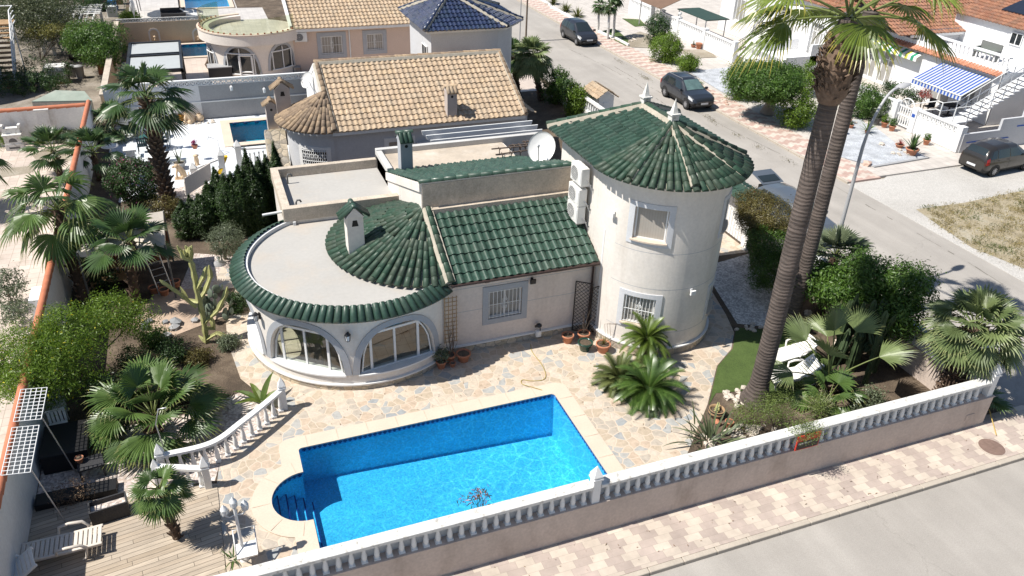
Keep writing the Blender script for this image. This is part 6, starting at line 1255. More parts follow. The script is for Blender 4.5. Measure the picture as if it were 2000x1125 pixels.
def car(name, label, shape, loc, rz, pm, front_glass=None, rails=False, opentail=False, wr=.32, cat='car'):
    L, Wd, prof = SHAPES[shape]; pr = np.array(prof); t = thing(name, label, cat)
    def st(x):
        return [np.interp(x, pr[:, 0], pr[:, k]) for k in range(1, 6)]
    def sec(x):
        zb, be, tp, w, wt = st(x); h = tp - be
        return [(w * .55, zb - .02), (w * .93, zb), (w, zb + .17), (w * 1.0, zb + (be - zb) * .6), (w * .972, be), (wt + (w * .972 - wt) * .2, be + h * .78), (wt * .93, tp - .012), (wt * .5, tp + .012), (0, tp + .018)]
    xs = sorted({*np.linspace(pr[0, 0], pr[-1, 0], 46), *pr[:, 0]}); n = len(xs); K = 17; b = MB(); vs = []
    for x in xs: s = sec(x); vs += [(x, y, z) for y, z in s] + [(x, -y, z) for y, z in s[-2::-1]]
    for i in range(n - 1):
        for j in range(K - 1):
            a = i * K + j; q = 1 if j in (0, 1, 14, 15) else 0; b.f.append([a, a + 1, a + K + 1, a + K]); b.m.append(q); b.s.append(True); b.uv.append(None)
    b.v = [tuple(map(float, p)) for p in vs]; b.f = [f[::-1] for f in b.f]
    b.f.append(list(range(K))); b.m.append(0); b.s.append(False); b.uv.append(None); b.f.append([(n - 1) * K + k for k in range(K - 1, -1, -1)]); b.m.append(0); b.s.append(False); b.uv.append(None)
    b.box(-L * .42, L * .42, -Wd * .42, Wd * .42, .2, .34, 1)
    body = part('body', b, [pm, m_trimb], t)
    def pt(x, j, sg, off=.008):
        s = sec(x); k = int(min(j, 7.999)); f = j - k; y = s[k][0] * (1 - f) + s[k + 1][0] * f; z = s[k][1] * (1 - f) + s[k + 1][1] * f; ty, tz = s[k + 1][0] - s[k][0], s[k + 1][1] - s[k][1]; l = math.hypot(ty, tz) + 1e-9; return V3(x, sg * (y + off * tz / l), z - off * ty / l)
    def patch(mb, xa, xb, ja, jb, sg, off=.008, nx=6, nj=2, xa2=None, xb2=None):
        # patch on the body side; the upper edge may have its own x range
        xa2 = xa if xa2 is None else xa2; xb2 = xb if xb2 is None else xb2; v = []
        for q in range(nj + 1):
            f = q / nj; a, c = xa + (xa2 - xa) * f, xb + (xb2 - xb) * f
            for i in range(nx + 1): v.append(pt(a + (c - a) * i / nx, ja + (jb - ja) * f, sg, off))
        fs = [(q * (nx + 1) + i, q * (nx + 1) + i + 1, (q + 1) * (nx + 1) + i + 1, (q + 1) * (nx + 1) + i) for q in range(nj) for i in range(nx)]; mb.add(v, fs if sg > 0 else [f[::-1] for f in fs], 0, True)
    def top(mb, xa, xb, wa, wb, off=.012, nx=5, zf=None):
        v = []
        for i in range(nx + 1):
            x = xa + (xb - xa) * i / nx; w = wa + (wb - wa) * i / nx; zb, be, tp, ww, wt = st(x)
            for q in range(5): y = w * (-1 + q / 2); v.append((x, y, tp + .018 - .03 * (abs(y) / (wt * .93)) ** 2 + off))
        mb.add(v, [(i * 5 + q, (i + 1) * 5 + q, (i + 1) * 5 + q + 1, i * 5 + q + 1) for i in range(nx) for q in range(4)], 0, True)
    k = {s: pr[i, 0] for i, s in enumerate('abcdefghij')}; xw0, xw1 = pr[6, 0], pr[8, 0]; xr0, xr1 = pr[1, 0], pr[3, 0]
    g_ = MB(); top(g_, xw0 + .03, xw1 - .03, pr[6, 5] * .86, pr[8, 5] * .86); part('windscreen', g_, front_glass or m_cglass, body)
    if not opentail: g_ = MB(); top(g_, xr0 + .06, xr1 - .02, pr[1, 5] * .82, pr[3, 5] * .84); part('rear_window', g_, m_cglass, body)
    for sg in (-1, 1):
        x0, x1 = pr[3, 0] + .05, pr[8, 0] - .25; xm = x0 + (x1 - x0) * .52; x_q = x0 + .42
        for a, c, a2, c2 in ((xm + .04, x1, xm + .04, xw0 + .05), (x_q + .04, xm - .04, x_q + .1, xm - .04), (x0 - .1, x_q - .04, x0 + .15, x_q + .02)): g_ = MB(); patch(g_, a, c, 4.08, 4.95, sg, .008, 6, 2, a2, c2); part('side_window', g_, m_cglass, body)
        d = MB()
        for x in (xm, x_q - .25, x1 + .1): patch(d, x - .006, x + .006, 2.1, 4.0, sg, .004, 1, 6)
        for x in (xm - .22, x_q + .02): patch(d, x, x + .16, 3.72, 3.82, sg, .02, 2, 1)
        part('door_seam', d, m_trimb, body)
        g_ = MB(); xh = pr[-2, 0]; patch(g_, xh - .42, xh + .02, 3.2, 3.95, sg, .01, 5, 2, xh - .5, xh - .04); part('headlight', g_, m_hl, body)
        g_ = MB(); xt = pr[1, 0]; patch(g_, xt - .02, xt + .22, 3.1, 4.3, sg, .012, 4, 3); part('tail_light', g_, m_tl, body)
        m_ = MB(); p = pt(x1 - .02, 4.1, sg); m_.box(p[0] - .06, p[0] + .07, min(p[1], p[1] + sg * .2), max(p[1], p[1] + sg * .2), p[2] + .0, p[2] + .14, b=.02); part('mirror', m_, pm, body)
        if rails: r_ = MB(); r_.tube([pt(pr[3, 0] + .1, 6.1, sg, .05), pt(0, 6.1, sg, .06), pt(xw0 - .05, 6.1, sg, .04)], .02, 5); part('roof_rail', r_, m_steel, body)
    if rails: r_ = MB(); [r_.box(x, x + .05, -.6, .6, 1.65, 1.68) for x in (-1.1, -.1)]; part('roof_bar', r_, m_steel, body)
    xf, xr = pr[-1, 0], pr[0, 0]
    g_ = MB(); g_.box(xf - .08, xf + .012, -.42, .42, pr[-1, 1] + .03, pr[-1, 1] + .17); part('grille', g_, m_trimb, body)
    for x, s in ((xf, 1), (xr, -1)): q = MB(); q.box(min(x, x + s * .025), max(x, x + s * .025), -.26, .26, .5, .61); part('number_plate', q, m_plate, body)
    ax = L * .3
    for x in (-ax * 1.0, ax * 1.04):
        for sg in (-1, 1):
            w = np.interp(x, pr[:, 0], pr[:, 4]); a = MB(); N = 18; a.add([(x + (wr + .07) * math.cos(q), sg * (w + .004), wr + (wr + .07) * math.sin(q)) for q in np.linspace(-.35, pi + .35, N)], [tuple(range(N)) if sg < 0 else tuple(range(N - 1, -1, -1))], 0); part('wheel_arch', a, m_trimb, body)
            y = sg * (w - .085); wh = MB(); R_ = Matrix.Translation((x, y, wr)) @ Matrix.Rotation(-sg * pi / 2, 4, 'X'); wh.lathe([(wr * .6, -.1), (wr * .93, -.1), (wr, -.07), (wr, .07), (wr * .93, .1), (wr * .64, .1)], 22); wh.xf(R_); wo = part('wheel', wh, m_rub, t)
            rm = MB(); rm.lathe([(wr * .66, .095), (wr * .6, .1), (wr * .58, .06), (.02, .05)], 22, m=1); 
            for q in range(10): c_, s_ = math.cos(q * pi / 5), math.sin(q * pi / 5); rm.add([(c_ * .05 - s_ * .025, s_ * .05 + c_ * .025, .1), (c_ * .05 + s_ * .025, s_ * .05 - c_ * .025, .1), (c_ * wr * .62 + s_ * .02, s_ * wr * .62 - c_ * .02, .1), (c_ * wr * .62 - s_ * .02, s_ * wr * .62 + c_ * .02, .1)], [(0, 1, 2, 3)], 0)
            rm.lathe([(.05, .105), (.001, .11)], 10); rm.xf(R_); part('rim', rm, [m_alloy, m_trimb], wo)
    if opentail:
        h = V3(pr[3, 0] - .05, 0, pr[3, 3]); tg = MB(); d = nrmz((-.9, 0, .28)); u = V3(0, 1, 0); nn = np.cross(d, u)
        tg.grid(lambda i, j: h + d * (j / 5 * 1.15) + u * (-.62 + 1.24 * i / 6) + V3(0, 0, -.10 * (j / 5) ** 2), 6, 5, 0, True); tgo = part('tailgate', tg, pm, body)
        tw = MB(); tw.grid(lambda i, j: h + d * (.15 + j / 5 * .5) + u * (-.5 + 1.0 * i / 6) + V3(0, 0, .02 - .03 * (j / 5) ** 2), 6, 5, 0, True); part('tailgate_window', tw, m_cglass, tgo)
        bt = MB(); bt.box(pr[1, 0] + .02, pr[3, 0] + .2, -.58, .58, .7, 1.32); part('boot_opening', bt, m_trimb, body)
    t.location = loc; t.rotation_euler = (0, 0, rz); return t
car('parked_car', 'black rounded hatchback with white lit headlights parked at the top of the far road', 'mpv', (29.8, 61.2, -.12), rad(-90), paint('black_blue_paint', (.022, .024, .030)), m_cglass)
car('parked_car', 'dark grey crossover with roof rails parked beside the round ficus', 'suv', (29.85, 44.3, -.12), rad(-91), paint('graphite_paint', (.022, .026, .034)), m_cglassg, True, wr=.345)
car('parked_car', 'dark brown hatchback seen from behind on the dusty lot at the right edge', 'mpv', (40.55, 29.1, -.105), rad(4), paint('brown_black_paint', (.026, .023, .020)))
car('parked_car', 'silver blue car with its tailgate open behind the twin palms', 'estate', (24.6, 26.3, -.12), rad(-90), paint('silver_blue_paint', (.085, .10, .12)), m_cglassg, opentail=True)
car('parked_car', 'black estate car under the vine pergola in the top left yard', 'estate', (-7.9, 65.4, 0), rad(92), paint('black_paint', (.012, .012, .014)))
car('parked_car', 'black car half lost in shade behind the trees at the top left', 'suv', (-7.9, 82.0, 0), rad(90), paint('shadow_black_paint', (.014, .014, .017)))
# ================================================================ across the road
def pot(name, label, p, r, h, mt=None, plant=None, group=None, pl=None, n=24, L=.4, sd=1):
    t = thing(name, label, 'flowerpot', tuple(p), group); p = V3(*p); b = MB(); b.lathe([(r * .68, 0), (r * .95, h * .82), (r * 1.08, h * .82), (r * 1.08, h), (r * .92, h), (r * .88, h * .86)], 16, p); part('pot', b, mt or m_pot, t)
    b = MB(); b.lathe([(r * .88, h * .86), (.001, h * .9)], 16, p); part('soil', b, m_soil, t); random.seed(sd)
    if plant == 'bush':
        P, N = clumps([((p[0], p[1], p[2] + h + L * .45), (L * .5, L * .5, L * .5))], 26, 16, L * .1, .3); part('plant', leafset('plant', P - p, N, L * .11, .6, [pl or L_bush], np.zeros(len(P), int)), None, t)
        b = MB(); b.tube([p + V3(0, 0, h * .8), p + V3(.02, 0, h + L * .5)], .012, 5); part('stem', b, m_bark, t)
    elif plant == 'blades':
        b = MB()
        for i in range(n):
            a = i * 2.4; d = unit(a, rad(random.uniform(25, 85))); q = p + V3(0, 0, h * .88); s = unit(a + pi / 2, 0); pts = []
            for k in range(5): f = k / 4; w = L * .055 * (1 - f ** 2); pts += [q - s * w, q + s * w]; d = nrmz(d - V3(0, 0, .1)); q = q + d * L / 4
            u = random.random(); b.add(pts, [(k * 2, k * 2 + 1, k * 2 + 3, k * 2 + 2) for k in range(4)], 0, False, [[(u, .2)] * 4] * 4)
        part('plant', b, pl or L_palm, t)
    elif plant == 'twigs':
        b = MB()
        for i in range(n): a = random.random() * 6.28; e = p + V3(math.cos(a) * L * .4 * random.random(), math.sin(a) * L * .4 * random.random(), h + L * random.uniform(.4, 1)); b.tube([p + V3(0, 0, h * .8), (p + e) / 2 + V3(random.uniform(-.05, .05), 0, h * .4), e], [.012, .008, .003], 4)
        part('plant', b, m_bark, t)
    return t
def rockset(name, label, c, n, spread, r, mt, cat='rock'):
    random.seed(int(c[0] * 10))
    for k in range(n):
        b = MB(); b.blob((c[0] + random.uniform(-1, 1) * spread[0], c[1] + random.uniform(-1, 1) * spread[1], c[2] + r * .15), r * random.uniform(.5, 1.15), 7, .25, 0, .7); o = solo(name, label, cat, b, mt, label if n > 1 else None)
m_rock = mat('pale_rock', (.52, .46, .39), .9, .2, 4, .5, 25); m_rockp = mat('pink_rock', (.50, .36, .29), .9, .2, 4, .5, 25)
RF = thing('white_garden_fence', 'long white garden wall with a slotted top across the far road', 'wall', (38.8, 59, 0)); F0, F1 = V3(39.0, 69.5, 0), V3(38.6, 51.6, 0)
u = nrmz(F1 - F0); Rm = np.array([u, np.cross(V3(0, 0, 1), u), V3(0, 0, 1)]).T; LF = np.linalg.norm(F1 - F0); gap = (4.6, 6.2); b = MB()
for a, c in ((0, gap[0]), (gap[1], LF)): b.box(a, c, -.1, .1, 0, 1.08, 0, Rm, F0); b.box(a, c, -.13, .13, 1.36, 1.46, 0, Rm, F0)
part('wall_body', b, m_streetwhite, RF); b = MB(); x = .1
while x < LF - .2:
    if not gap[0] - .3 < x < gap[1]: b.box(x, x + .16, -.09, .09, 1.08, 1.36, 0, Rm, F0)
    x += .27
part('slotted_top', b, m_streetwhite, RF)
for a in (gap[0] - .15, gap[1] + .1, 9.2, 13.5, LF - .1): b = MB(); b.box(a - .16, a + .16, -.17, .17, 0, 1.55, 0, Rm, F0); b.box(a - .2, a + .2, -.2, .2, 1.55, 1.62, 0, Rm, F0); part('pillar', b, m_streetwhite, RF)
p = F0 + u * 9.2 + V3(0, 0, 1.62); b = MB(); b.lathe([(.08, 0), (.05, .1), (.14, .22), (.16, .34), (.1, .4)], 10, p); part('urn', b, m_white, RF)
# house with the entrance steps (left of the palms)
WH = thing('white_house', 'white flat fronted house with walled terraces and iron railed steps behind the twin palms', 'house', (46, 52, 0))
b = MB(); b.wall((44.0, 62, 0), (0, -1, 0), 15.5, 4.6, (-1, 0, 0), [(2.0, 3.6, 1.2, 3.6), (5, 6.2, .6, 3.4), (8.0, 10.0, .9, 3.6), (12, 13.4, .6, 3.2)], .3); b.box(44.3, 58, 46.5, 62, 0, 4.4); b.box(44.0, 58, 46.45, 46.5, 0, 4.6); part('house_wall', b, m_streetwhite, WH)
for y, z0, w, h in ((60, 1.2, 1.6, 2.4), (57, .6, 1.2, 2.8), (54, .9, 2, 2.7), (50, .6, 1.4, 2.6)): window(WH, (44.28, y, z0), (0, -1, 0), (-1, 0, 0), w, h, (.33, .66), (.75,), .08, m_winpane)
b = MB(); tile_plane(b, (43.6, 62.5, 4.6), (0, -1, 0), nrmz((4, 0, 1.4)), 16, 6.5, .3, .42); part('roof', b, m_redtile, WH)
b = MB(); b.box(39.2, 44, 46.6, 51.2, 0, .9); b.box(39.2, 39.4, 46.6, 51.2, .9, 1.5); b.box(39.4, 44, 51.0, 51.2, .9, 1.7); b.box(41.5, 44, 46.6, 46.8, .9, 2.4); b.box(39.4, 42.2, 46.6, 46.8, .9, 1.6); part('terrace_wall', b, m_streetwhite, WH)
b = MB(); x = 39.6
while x < 43.8: b.box(x, x + .14, 51.2, 51.26, 1.2, 1.6); x += .3
y = 46.9
while y < 51: b.box(39.14, 39.2, y, y + .14, 1.05, 1.42); y += .3
part('slotted_block', b, m_greywall, WH)
b = MB()
for k in range(6): b.box(39.0 + .3 * k, 40.6, 51.5, 52.7, .15 * k, .15 * (k + 1))
part('entrance_steps', b, m_streetwhite, WH); b = MB()
for y in (51.5, 52.75):
    b.tube([(38.8, y, .95), (40.6, y, 1.85)], .025, 5); b.tube([(38.8, y, .12), (40.6, y, .95)], .02, 5)
    for k in range(10): f = k / 9; b.tube([(38.8 + 1.8 * f, y, .12 + .83 * f), (38.8 + 1.8 * f, y, .95 + .9 * f)], .015, 4)
part('step_railing', b, m_black, WH)
t = thing('carport', 'dark green canopy on posts behind the white garden wall', 'carport', (42.0, 58.5, 0)); p, q = G(1330, 20, 2.0), G(1396, 30, 2.0); b = MB(); b.box(p[0], q[0] + .4, q[1] - 1.6, p[1] + .6, 1.95, 2.02); part('canopy', b, mat('dark_green_canvas', (.03, .06, .05), .7, .1, 2), t); b = MB()
for x in (p[0] + .1, q[0] + .2):
    for y in (q[1] - 1.4, p[1] + .4): b.tube([(x, y, 0), (x, y, 1.95)], .05, 6)
part('post', b, m_steel, t)
t = thing('awning', 'brown canvas awning at the top edge behind the white garden wall', 'awning', (42.5, 66, 0)); p, q = G(1262, 3, 2.2), G(1322, 8, 2.2); b = MB(); b.extrude([(p[0], p[1] + 1, 2.1), (p[0] + 2.2, p[1] + 1, 2.9), (p[0] + 2.2, p[1] + 1, 2.86), (p[0], p[1] + 1, 2.06)], (0, -3.6, 0)); part('canvas', b, mat('brown_canvas', (.16, .10, .07), .8, .1, 2), t); b = MB(); [b.tube([(p[0] + .05, y, 0), (p[0] + .05, y, 2.1)], .05, 6) for y in (p[1] + .9, p[1] - 2.5)]; part('post', b, m_steel, t)
# house with the blue awning
BH = thing('white_house', 'white house with red roof, roof terrace balustrade and outdoor stair behind the blue striped awning', 'house', (46, 37, 0)); FX = 46.0
b = MB(); b.wall((FX, 49.5, 0), (0, -1, 0), 14.9, 3.3, (-1, 0, 0), [(3.4, 4.7, .1, 2.3), (5.1, 6.3, .1, 2.3), (9.6, 11.6, .1, 2.3), (12.4, 13.4, .9, 2.1)], .25); b.box(FX + .25, 62, 34.65, 49.5, 0, 3.25); b.box(FX, 62, 34.6, 34.65, 0, 3.3); part('house_wall', b, m_streetwhite, BH)
for y, w, z0, h in ((46.1, 1.3, .1, 2.2), (44.4, 1.2, .1, 2.2), (39.9, 2.0, .1, 2.2), (37.1, 1.0, .9, 1.2)): window(BH, (FX + .22, y, z0), (0, -1, 0), (-1, 0, 0), w, h, (.5,), (.75,), .09, m_winpane)
b = MB(); tile_plane(b, (FX - .3, 49.7, 3.12), (0, -1, 0), nrmz((.75, 0, .35)), 15.0, .6, .25, .6); part('tile_strip', b, tilemat('orange_tile', [(.40, .185, .115), (.36, .16, .10), (.44, .21, .135)], .8, .2), BH)
b = MB(); b.box(FX + .1, FX + .3, 34.6, 49.5, 3.25, 3.62); b.box(FX + .05, FX + .35, 34.6, 42.0, 4.18, 4.28); part('terrace_parapet', b, m_streetwhite, BH)
for y in np.arange(34.75, 41.9, .33): baluster(BH, FX + .2, y, 3.62, 1.1)
b = MB(); b.wall((FX + .4, 42.2, 3.2), (1, 0, 0), 14, 1.0, (0, -1, 0)); part('upper_wall', b, m_g2, BH)
b = MB(); tile_plane(b, (FX - 1.6, 41.9, 4.0), (1, 0, 0), nrmz((0, 4, 1.5)), 17, 12, .3, .42); part('main_roof', b, m_redtile, BH); b = MB(); b.box(FX - .4, 62, 41.92, 42.02, 3.78, 3.98); part('gutter', b, m_white, BH)
b = MB(); b.box(50.4, 62, 36.3, 43, 3.2, 5.1); part('upper_block', b, m_streetwhite, BH); b = MB(); tile_plane(b, (50.1, 43, 5.1), (0, -1, 0), nrmz((3, 0, .95)), 6.9, 5, .28, .4); part('upper_roof', b, m_redtile, BH); b = MB(); b.extrude([(51.6, 40.6, 5.66), (54.2, 40.6, 6.48), (54.2, 40.6, 6.53), (51.6, 40.6, 5.72)], (0, -2.6, 0)); part('solar_panel', b, mat('solar_glass', (.02, .025, .04), .1, .1, 4), BH)
window(BH, (50.36, 38.3, 4.0), (0, -1, 0), (-1, 0, 0), .9, .8, (.5,), (), .06)
b = MB(); xs0, zs0 = 42.7, .95
for k in range(13): x = xs0 + .36 * k; b.box(x, x + .44, 33.4, 34.45, zs0 + .17 * k, zs0 + .17 * k + .07)
b.box(41.5, 42.75, 33.4, 34.45, .88, .95); st = part('outdoor_stair', b, m_streetwhite, BH); b = MB()
for y in (33.42, 34.43):
    for h in (.45, .95): b.tube([(41.5, y, .95 + h), (42.7, y, .95 + h), (47.4, y, 3.2 + h)], .03, 5)
    for k in range(7): f = k / 6; b.tube([(42.7 + 4.7 * f, y, .95 + 2.25 * f), (42.7 + 4.7 * f, y, 1.9 + 2.25 * f)], .03, 5)
    b.tube([(41.5, y, 0), (41.5, y, 1.9)], .04, 6); b.tube([(42.7, y, 0), (42.7, y, .95)], .04, 6)
for h in (.45, .95): b.tube([(41.5, 34.43, .95 + h), (41.5, 34.8, .95 + h), (41.4, 36.6, .2 + h)], .03, 5)
for k in range(4): b.box(41.0, 41.95, 34.5 + k * .5, 34.9 + k * .5, .7 - .2 * k, .76 - .2 * k)
part('stair_railing', b, m_white, st)
AWN = thing('striped_awning', 'blue and grey striped awning over the terrace of the white house', 'awning', (44.5, 37, 0)); A_, B_ = V3(FX - .02, 39.1, 2.85), V3(FX - .02, 35.2, 2.85); D_ = V3(-3.3, -.9, -.6); nS = 30; b = MB()
for k in range(nS): p, q = A_ + (B_ - A_) * k / nS, A_ + (B_ - A_) * (k + 1) / nS; b.add([p, p + D_, q + D_, q], [(0, 1, 2, 3)], k % 2)
for k in range(nS): p, q = A_ + D_ + (B_ - A_) * k / nS, A_ + D_ + (B_ - A_) * (k + 1) / nS; b.add([p, p - V3(.02, 0, .28), q - V3(.02, 0, .28), q], [(0, 1, 2, 3)], k % 2)
m_blueaw = mat('awning_blue', (.025, .085, .36), .8, .08, 3); part('canvas', b, [m_blueaw, mat('awning_grey', (.50, .52, .53), .8, .05, 3)], AWN); b = MB(); b.tube([A_, B_], .06, 6); b.tube([A_ + D_, B_ + D_], .04, 6); [b.tube([p, p + D_ + V3(0, 0, -.05)], .03, 5) for p in (A_ * .9 + B_ * .1 - V3(0, 0, .05), A_ * .1 + B_ * .9 - V3(0, 0, .05))]; part('frame', b, m_white, AWN)
GA = thing('striped_awning', 'narrow green and yellow scalloped awning half hidden by palm leaves', 'awning', (45.7, 44, 2.4)); b = MB(); m_aws = [mat('awning_green', (.03, .25, .14), .8), mat('awning_yellow', (.5, .5, .08), .8), mat('awning_white', (.75, .75, .72), .8)]
for k in range(26): y = 47.6 - k * .26; b.add([(FX - .02, y, 2.95), (FX - .55, y, 2.72), (FX - .55, y - .26, 2.72), (FX - .02, y - .26, 2.95)], [(0, 1, 2, 3)], (0, 2, 1, 2)[k % 4]); b.add([(FX - .55, y, 2.72), (FX - .57, y, 2.45), (FX - .57, y - .26, 2.45), (FX - .55, y - .26, 2.72)], [(0, 1, 2, 3)], (0, 2, 1, 2)[k % 4])
part('canvas', b, m_aws, GA); b = MB(); b.tube([(FX - .02, 47.6, 2.96), (FX - .02, 40.8, 2.96)], .04, 6); part('frame', b, m_white, GA)
TW = thing('terrace_wall', 'white front terrace wall with pierced blocks, a gate and a stepped grey side', 'wall', (40.3, 36, 0)); b = MB(); X = 40.25
for y0, y1 in ((31.45, 35.1), (36.5, 41.0)): b.box(X - .1, X + .1, y0, y1, 0, .95); b.box(X - .13, X + .13, y0, y1, 1.38, 1.46)
for y in (31.6, 35.0, 36.6, 41.0): b.box(X - .2, X + .2, y - .2, y + .2, 0, 1.5)
part('front_wall', b, m_streetwhite, TW); b = MB(); lattice(b, (X - .1, 34.8, .95), (0, -1, 0), 3.0, .42, 9, .2, (-1, 0, 0)); lattice(b, (X - .1, 40.8, .95), (0, -1, 0), 4.0, .42, 12, .2, (-1, 0, 0)); part('pierced_blocks', b, m_white, TW)
b = MB(); b.box(X, 60, 31.35, 31.5, 0, 1.1); b.box(43, 60, 31.35, 31.5, 1.1, 1.75); b.box(44.6, 60, 31.35, 31.5, 1.75, 2.4); b.box(46.6, 60, 31.3, 32.0, 2.4, 3.4); b.tube([(46.0, 31.28, 0), (46.0, 31.28, 3.4)], .07, 6); part('stepped_side_wall', b, m_g2, TW)
b = MB(); b.box(40.6, 43.9, 31.32, 31.35, .55, .6); b.box(44.3, 45.6, 31.32, 31.35, 1.2, 1.26); part('blue_sill', b, m_blueaw, TW)
gt = MB(); gt.box(X - .03, X + .03, 35.2, 36.4, .12, .2); gt.box(X - .03, X + .03, 35.2, 36.4, .7, .8); gt.box(X - .03, X + .03, 35.2, 36.4, 1.25, 1.33)
for k in range(7): y = 35.22 + k * .19; gt.box(X - .02, X + .02, y, y + .09, .12, 1.3)
gt.tube([(X, 35.8 + .55 * math.cos(w), 1.33 + .5 * math.sin(w)) for w in np.linspace(0, pi, 11)], .04, 5); [gt.tube([(X, 35.8, 1.33), (X, 35.8 + .55 * math.cos(w), 1.33 + .5 * math.sin(w))], .025, 5) for w in (.8, 1.57, 2.3)]; part('gate', gt, m_white, TW)
b = MB(); b.box(X - .215, X - .2, 34.88, 35.12, .95, 1.15); part('house_number_plaque', b, m_blueaw, TW)
# terrace furniture and plants
t = thing('iron_bench', 'ornate cast iron bench with a green cushion on the roof terrace', 'bench', (48.0, 37.8, 3.25)); b = MB(); b.box(47.7, 48.3, 37.0, 38.6, 3.65, 3.72); b.box(48.25, 48.32, 37.0, 38.6, 3.72, 4.3); [b.box(47.75, 48.25, y, y + .06, 3.25, 3.95) for y in (37.0, 38.54)]; part('frame', b, mat('bench_iron', (.18, .18, .17), .6), t); b = MB(); b.box(47.72, 48.24, 37.1, 38.5, 3.73, 3.8, b=.02); part('cushion', b, mat('green_cushion', (.16, .34, .24), .8), t)
for k, (px, py, lb) in enumerate(((1765, 215, 'white garden chair behind the terrace gate'), (1810, 220, 'dark wicker chair under the blue awning'))):
    p = G(px, py, .1); t = thing('garden_chair', lb, 'chair', tuple(p)); mt = m_white if k == 0 else m_dark; b = MB(); b.box(-.25, .25, -.25, .25, .4, .45, 0, np.eye(3), p); part('seat', b, mt, t); b = MB(); b.box(.2, .26, -.25, .25, .45, .95, 0, np.eye(3), p); part('backrest', b, mt, t)
    for sx in (-.22, .22):
        for sy in (-.22, .22): b = MB(); b.tube([p + V3(sx, sy, 0), p + V3(sx, sy, .42)], .02, 5); part('leg', b, mt, t)
t = thing('garden_table', 'dark round table under the blue awning', 'table', tuple(G(1850, 225, .1))); p = G(1850, 225, .1); b = MB(); b.lathe([(.001, .72), (.6, .72), (.6, .68)], 20, p); part('tabletop', b, m_dark, t); b = MB(); b.tube([p, p + V3(0, 0, .7)], .06, 8); b.lathe([(.3, 0), (.3, .03), (.05, .05)], 12, p); part('pedestal', b, m_dark, t)
bush('climbing_plant', 'dark climbing plant along the inside of the pierced terrace wall', 'climbing plant', [(tuple(G(1750, 175, 1.3)), (.5, 1.1, .5)), (tuple(G(1790, 185, 1.2)), (.5, .6, .45))], L_dark, 130, 22, .1, .06)
bush('hanging_plant', 'brown and red hanging plants under the blue awning', 'plant', [(tuple(G(1808, 182, 1.7)), (.3, .4, .3))], L_redf, 30, 16, .08, .05)
# gravel forecourt, kerbs, pots
b = MB(); b.sheet([G2(1618, 300), G2(1660, 235), G2(1690, 232), G2(1752, 282), G2(1812, 307), G2(1705, 325)], [], .012); b.sheet([G2(1345, 140), G2(1435, 130), G2(1470, 150), G2(1460, 200), G2(1410, 180)], [], .010); struct('blue_gravel', b, m_blugravel)
b = MB(); p, q = G(1705, 326), G(1812, 308); u = nrmz(q - p); Rm = np.array([u, np.cross(V3(0, 0, 1), u), V3(0, 0, 1)]).T; b.box(0, np.linalg.norm(q - p), -.1, .08, -.1, .05, 0, Rm, p); solo('forecourt_edge', 'grey concrete edging along the blue gravel forecourt', 'edging', b, m_greywall)
for a, c in (((1074, 14), (1132, 45)), ((1166, 62), (1196, 76)), ((1200, 76), (1226, 90)), ((1050, -4), (1074, 12))):
    p, q = G(*a), G(*c); u = nrmz(q - p); Rm = np.array([u, np.cross(V3(0, 0, 1), u), V3(0, 0, 1)]).T; b = MB(); b.box(0, np.linalg.norm(q - p), 0, .16, -.02, .16, 0, Rm, p); solo('planter_kerb', 'low white painted kerb round the planting beds across the road', 'edging', b, m_white, 'white planter kerbs')
b = MB(); b.sheet([G2(1170, 62), G2(1200, 55), G2(1228, 78), G2(1222, 90), G2(1195, 76)], [], .01); b.sheet([G2(1215, 36), G2(1250, 38), G2(1262, 50), G2(1240, 52)], [], .011); struct('far_lawn', b, m_turf)
b = MB(); b.sheet([G2(1200, 76), G2(1250, 62), G2(1330, 85), G2(1300, 95), G2(1228, 92)], [], .008); b.sheet([G2(1320, 96), G2(1385, 98), G2(1400, 112), G2(1350, 114)], [], .0085); struct('far_soil', b, m_earth)
rockset('rock', 'pale rock edging the bed by the black hatchback', G(1215, 78), 16, (1.2, .9), .16, m_rock)
rockset('rock', 'pinkish stone in the row along the kerb by the crossover', G(1400, 190), 18, (.4, 2.2), .12, m_rockp)
rockset('rock', 'stone in the heap beside the largest terracotta pot on the gravel', G(1757, 299), 9, (.5, .45), .15, m_rock); rockset('boulder', 'brown boulder at the corner of the gravel forecourt', G(1697, 322), 1, (.1, .1), .26, m_rockp, 'boulder'); rockset('boulder', 'single pale boulder on the blue gravel', G(1723, 283), 1, (.05, .05), .2, m_rock, 'boulder'); rockset('rock', 'stone edging the forecourt bed under the wide leafy shrub', G(1685, 240), 9, (.8, .5), .14, m_rock)
PG = 'terracotta pots on the forecourt'
for i, (px, py, r, h, kind, L, lb, lf) in enumerate(((1779, 302, .34, .38, 'blades', 1.0, 'largest terracotta pot with a tall leafy plant on the gravel', L_palmd), (1756, 288, .24, .2, 'blades', .4, 'wide red bowl pot with a reddish spiky plant', L_redf), (1808, 282, .2, .3, 'bush', .45, 'terracotta pot with a small bush by the white terrace wall, rightmost', L_bush), (1741, 255, .2, .32, 'bush', .5, 'terracotta pot with a leafy sprig left of the white gate', L_bush), (1726, 248, .2, .32, 'bush', .5, 'terracotta pot with a green bush beside the grey planter', L_bright), (1661, 250, .17, .22, 'blades', .35, 'small terracotta pot with a spiky plant on a stone', L_olive), (1656, 240, .2, .24, 'bush', .5, 'terracotta pot with a thin shrub behind the small spiky one', L_dark), (1693, 260, .15, .16, 'blades', .7, 'pot of arching pale green grass by the gravel', L_bright))):
    pot('flowerpot', lb, G(px, py), r, h, None, kind, PG, lf, 26, L, i)
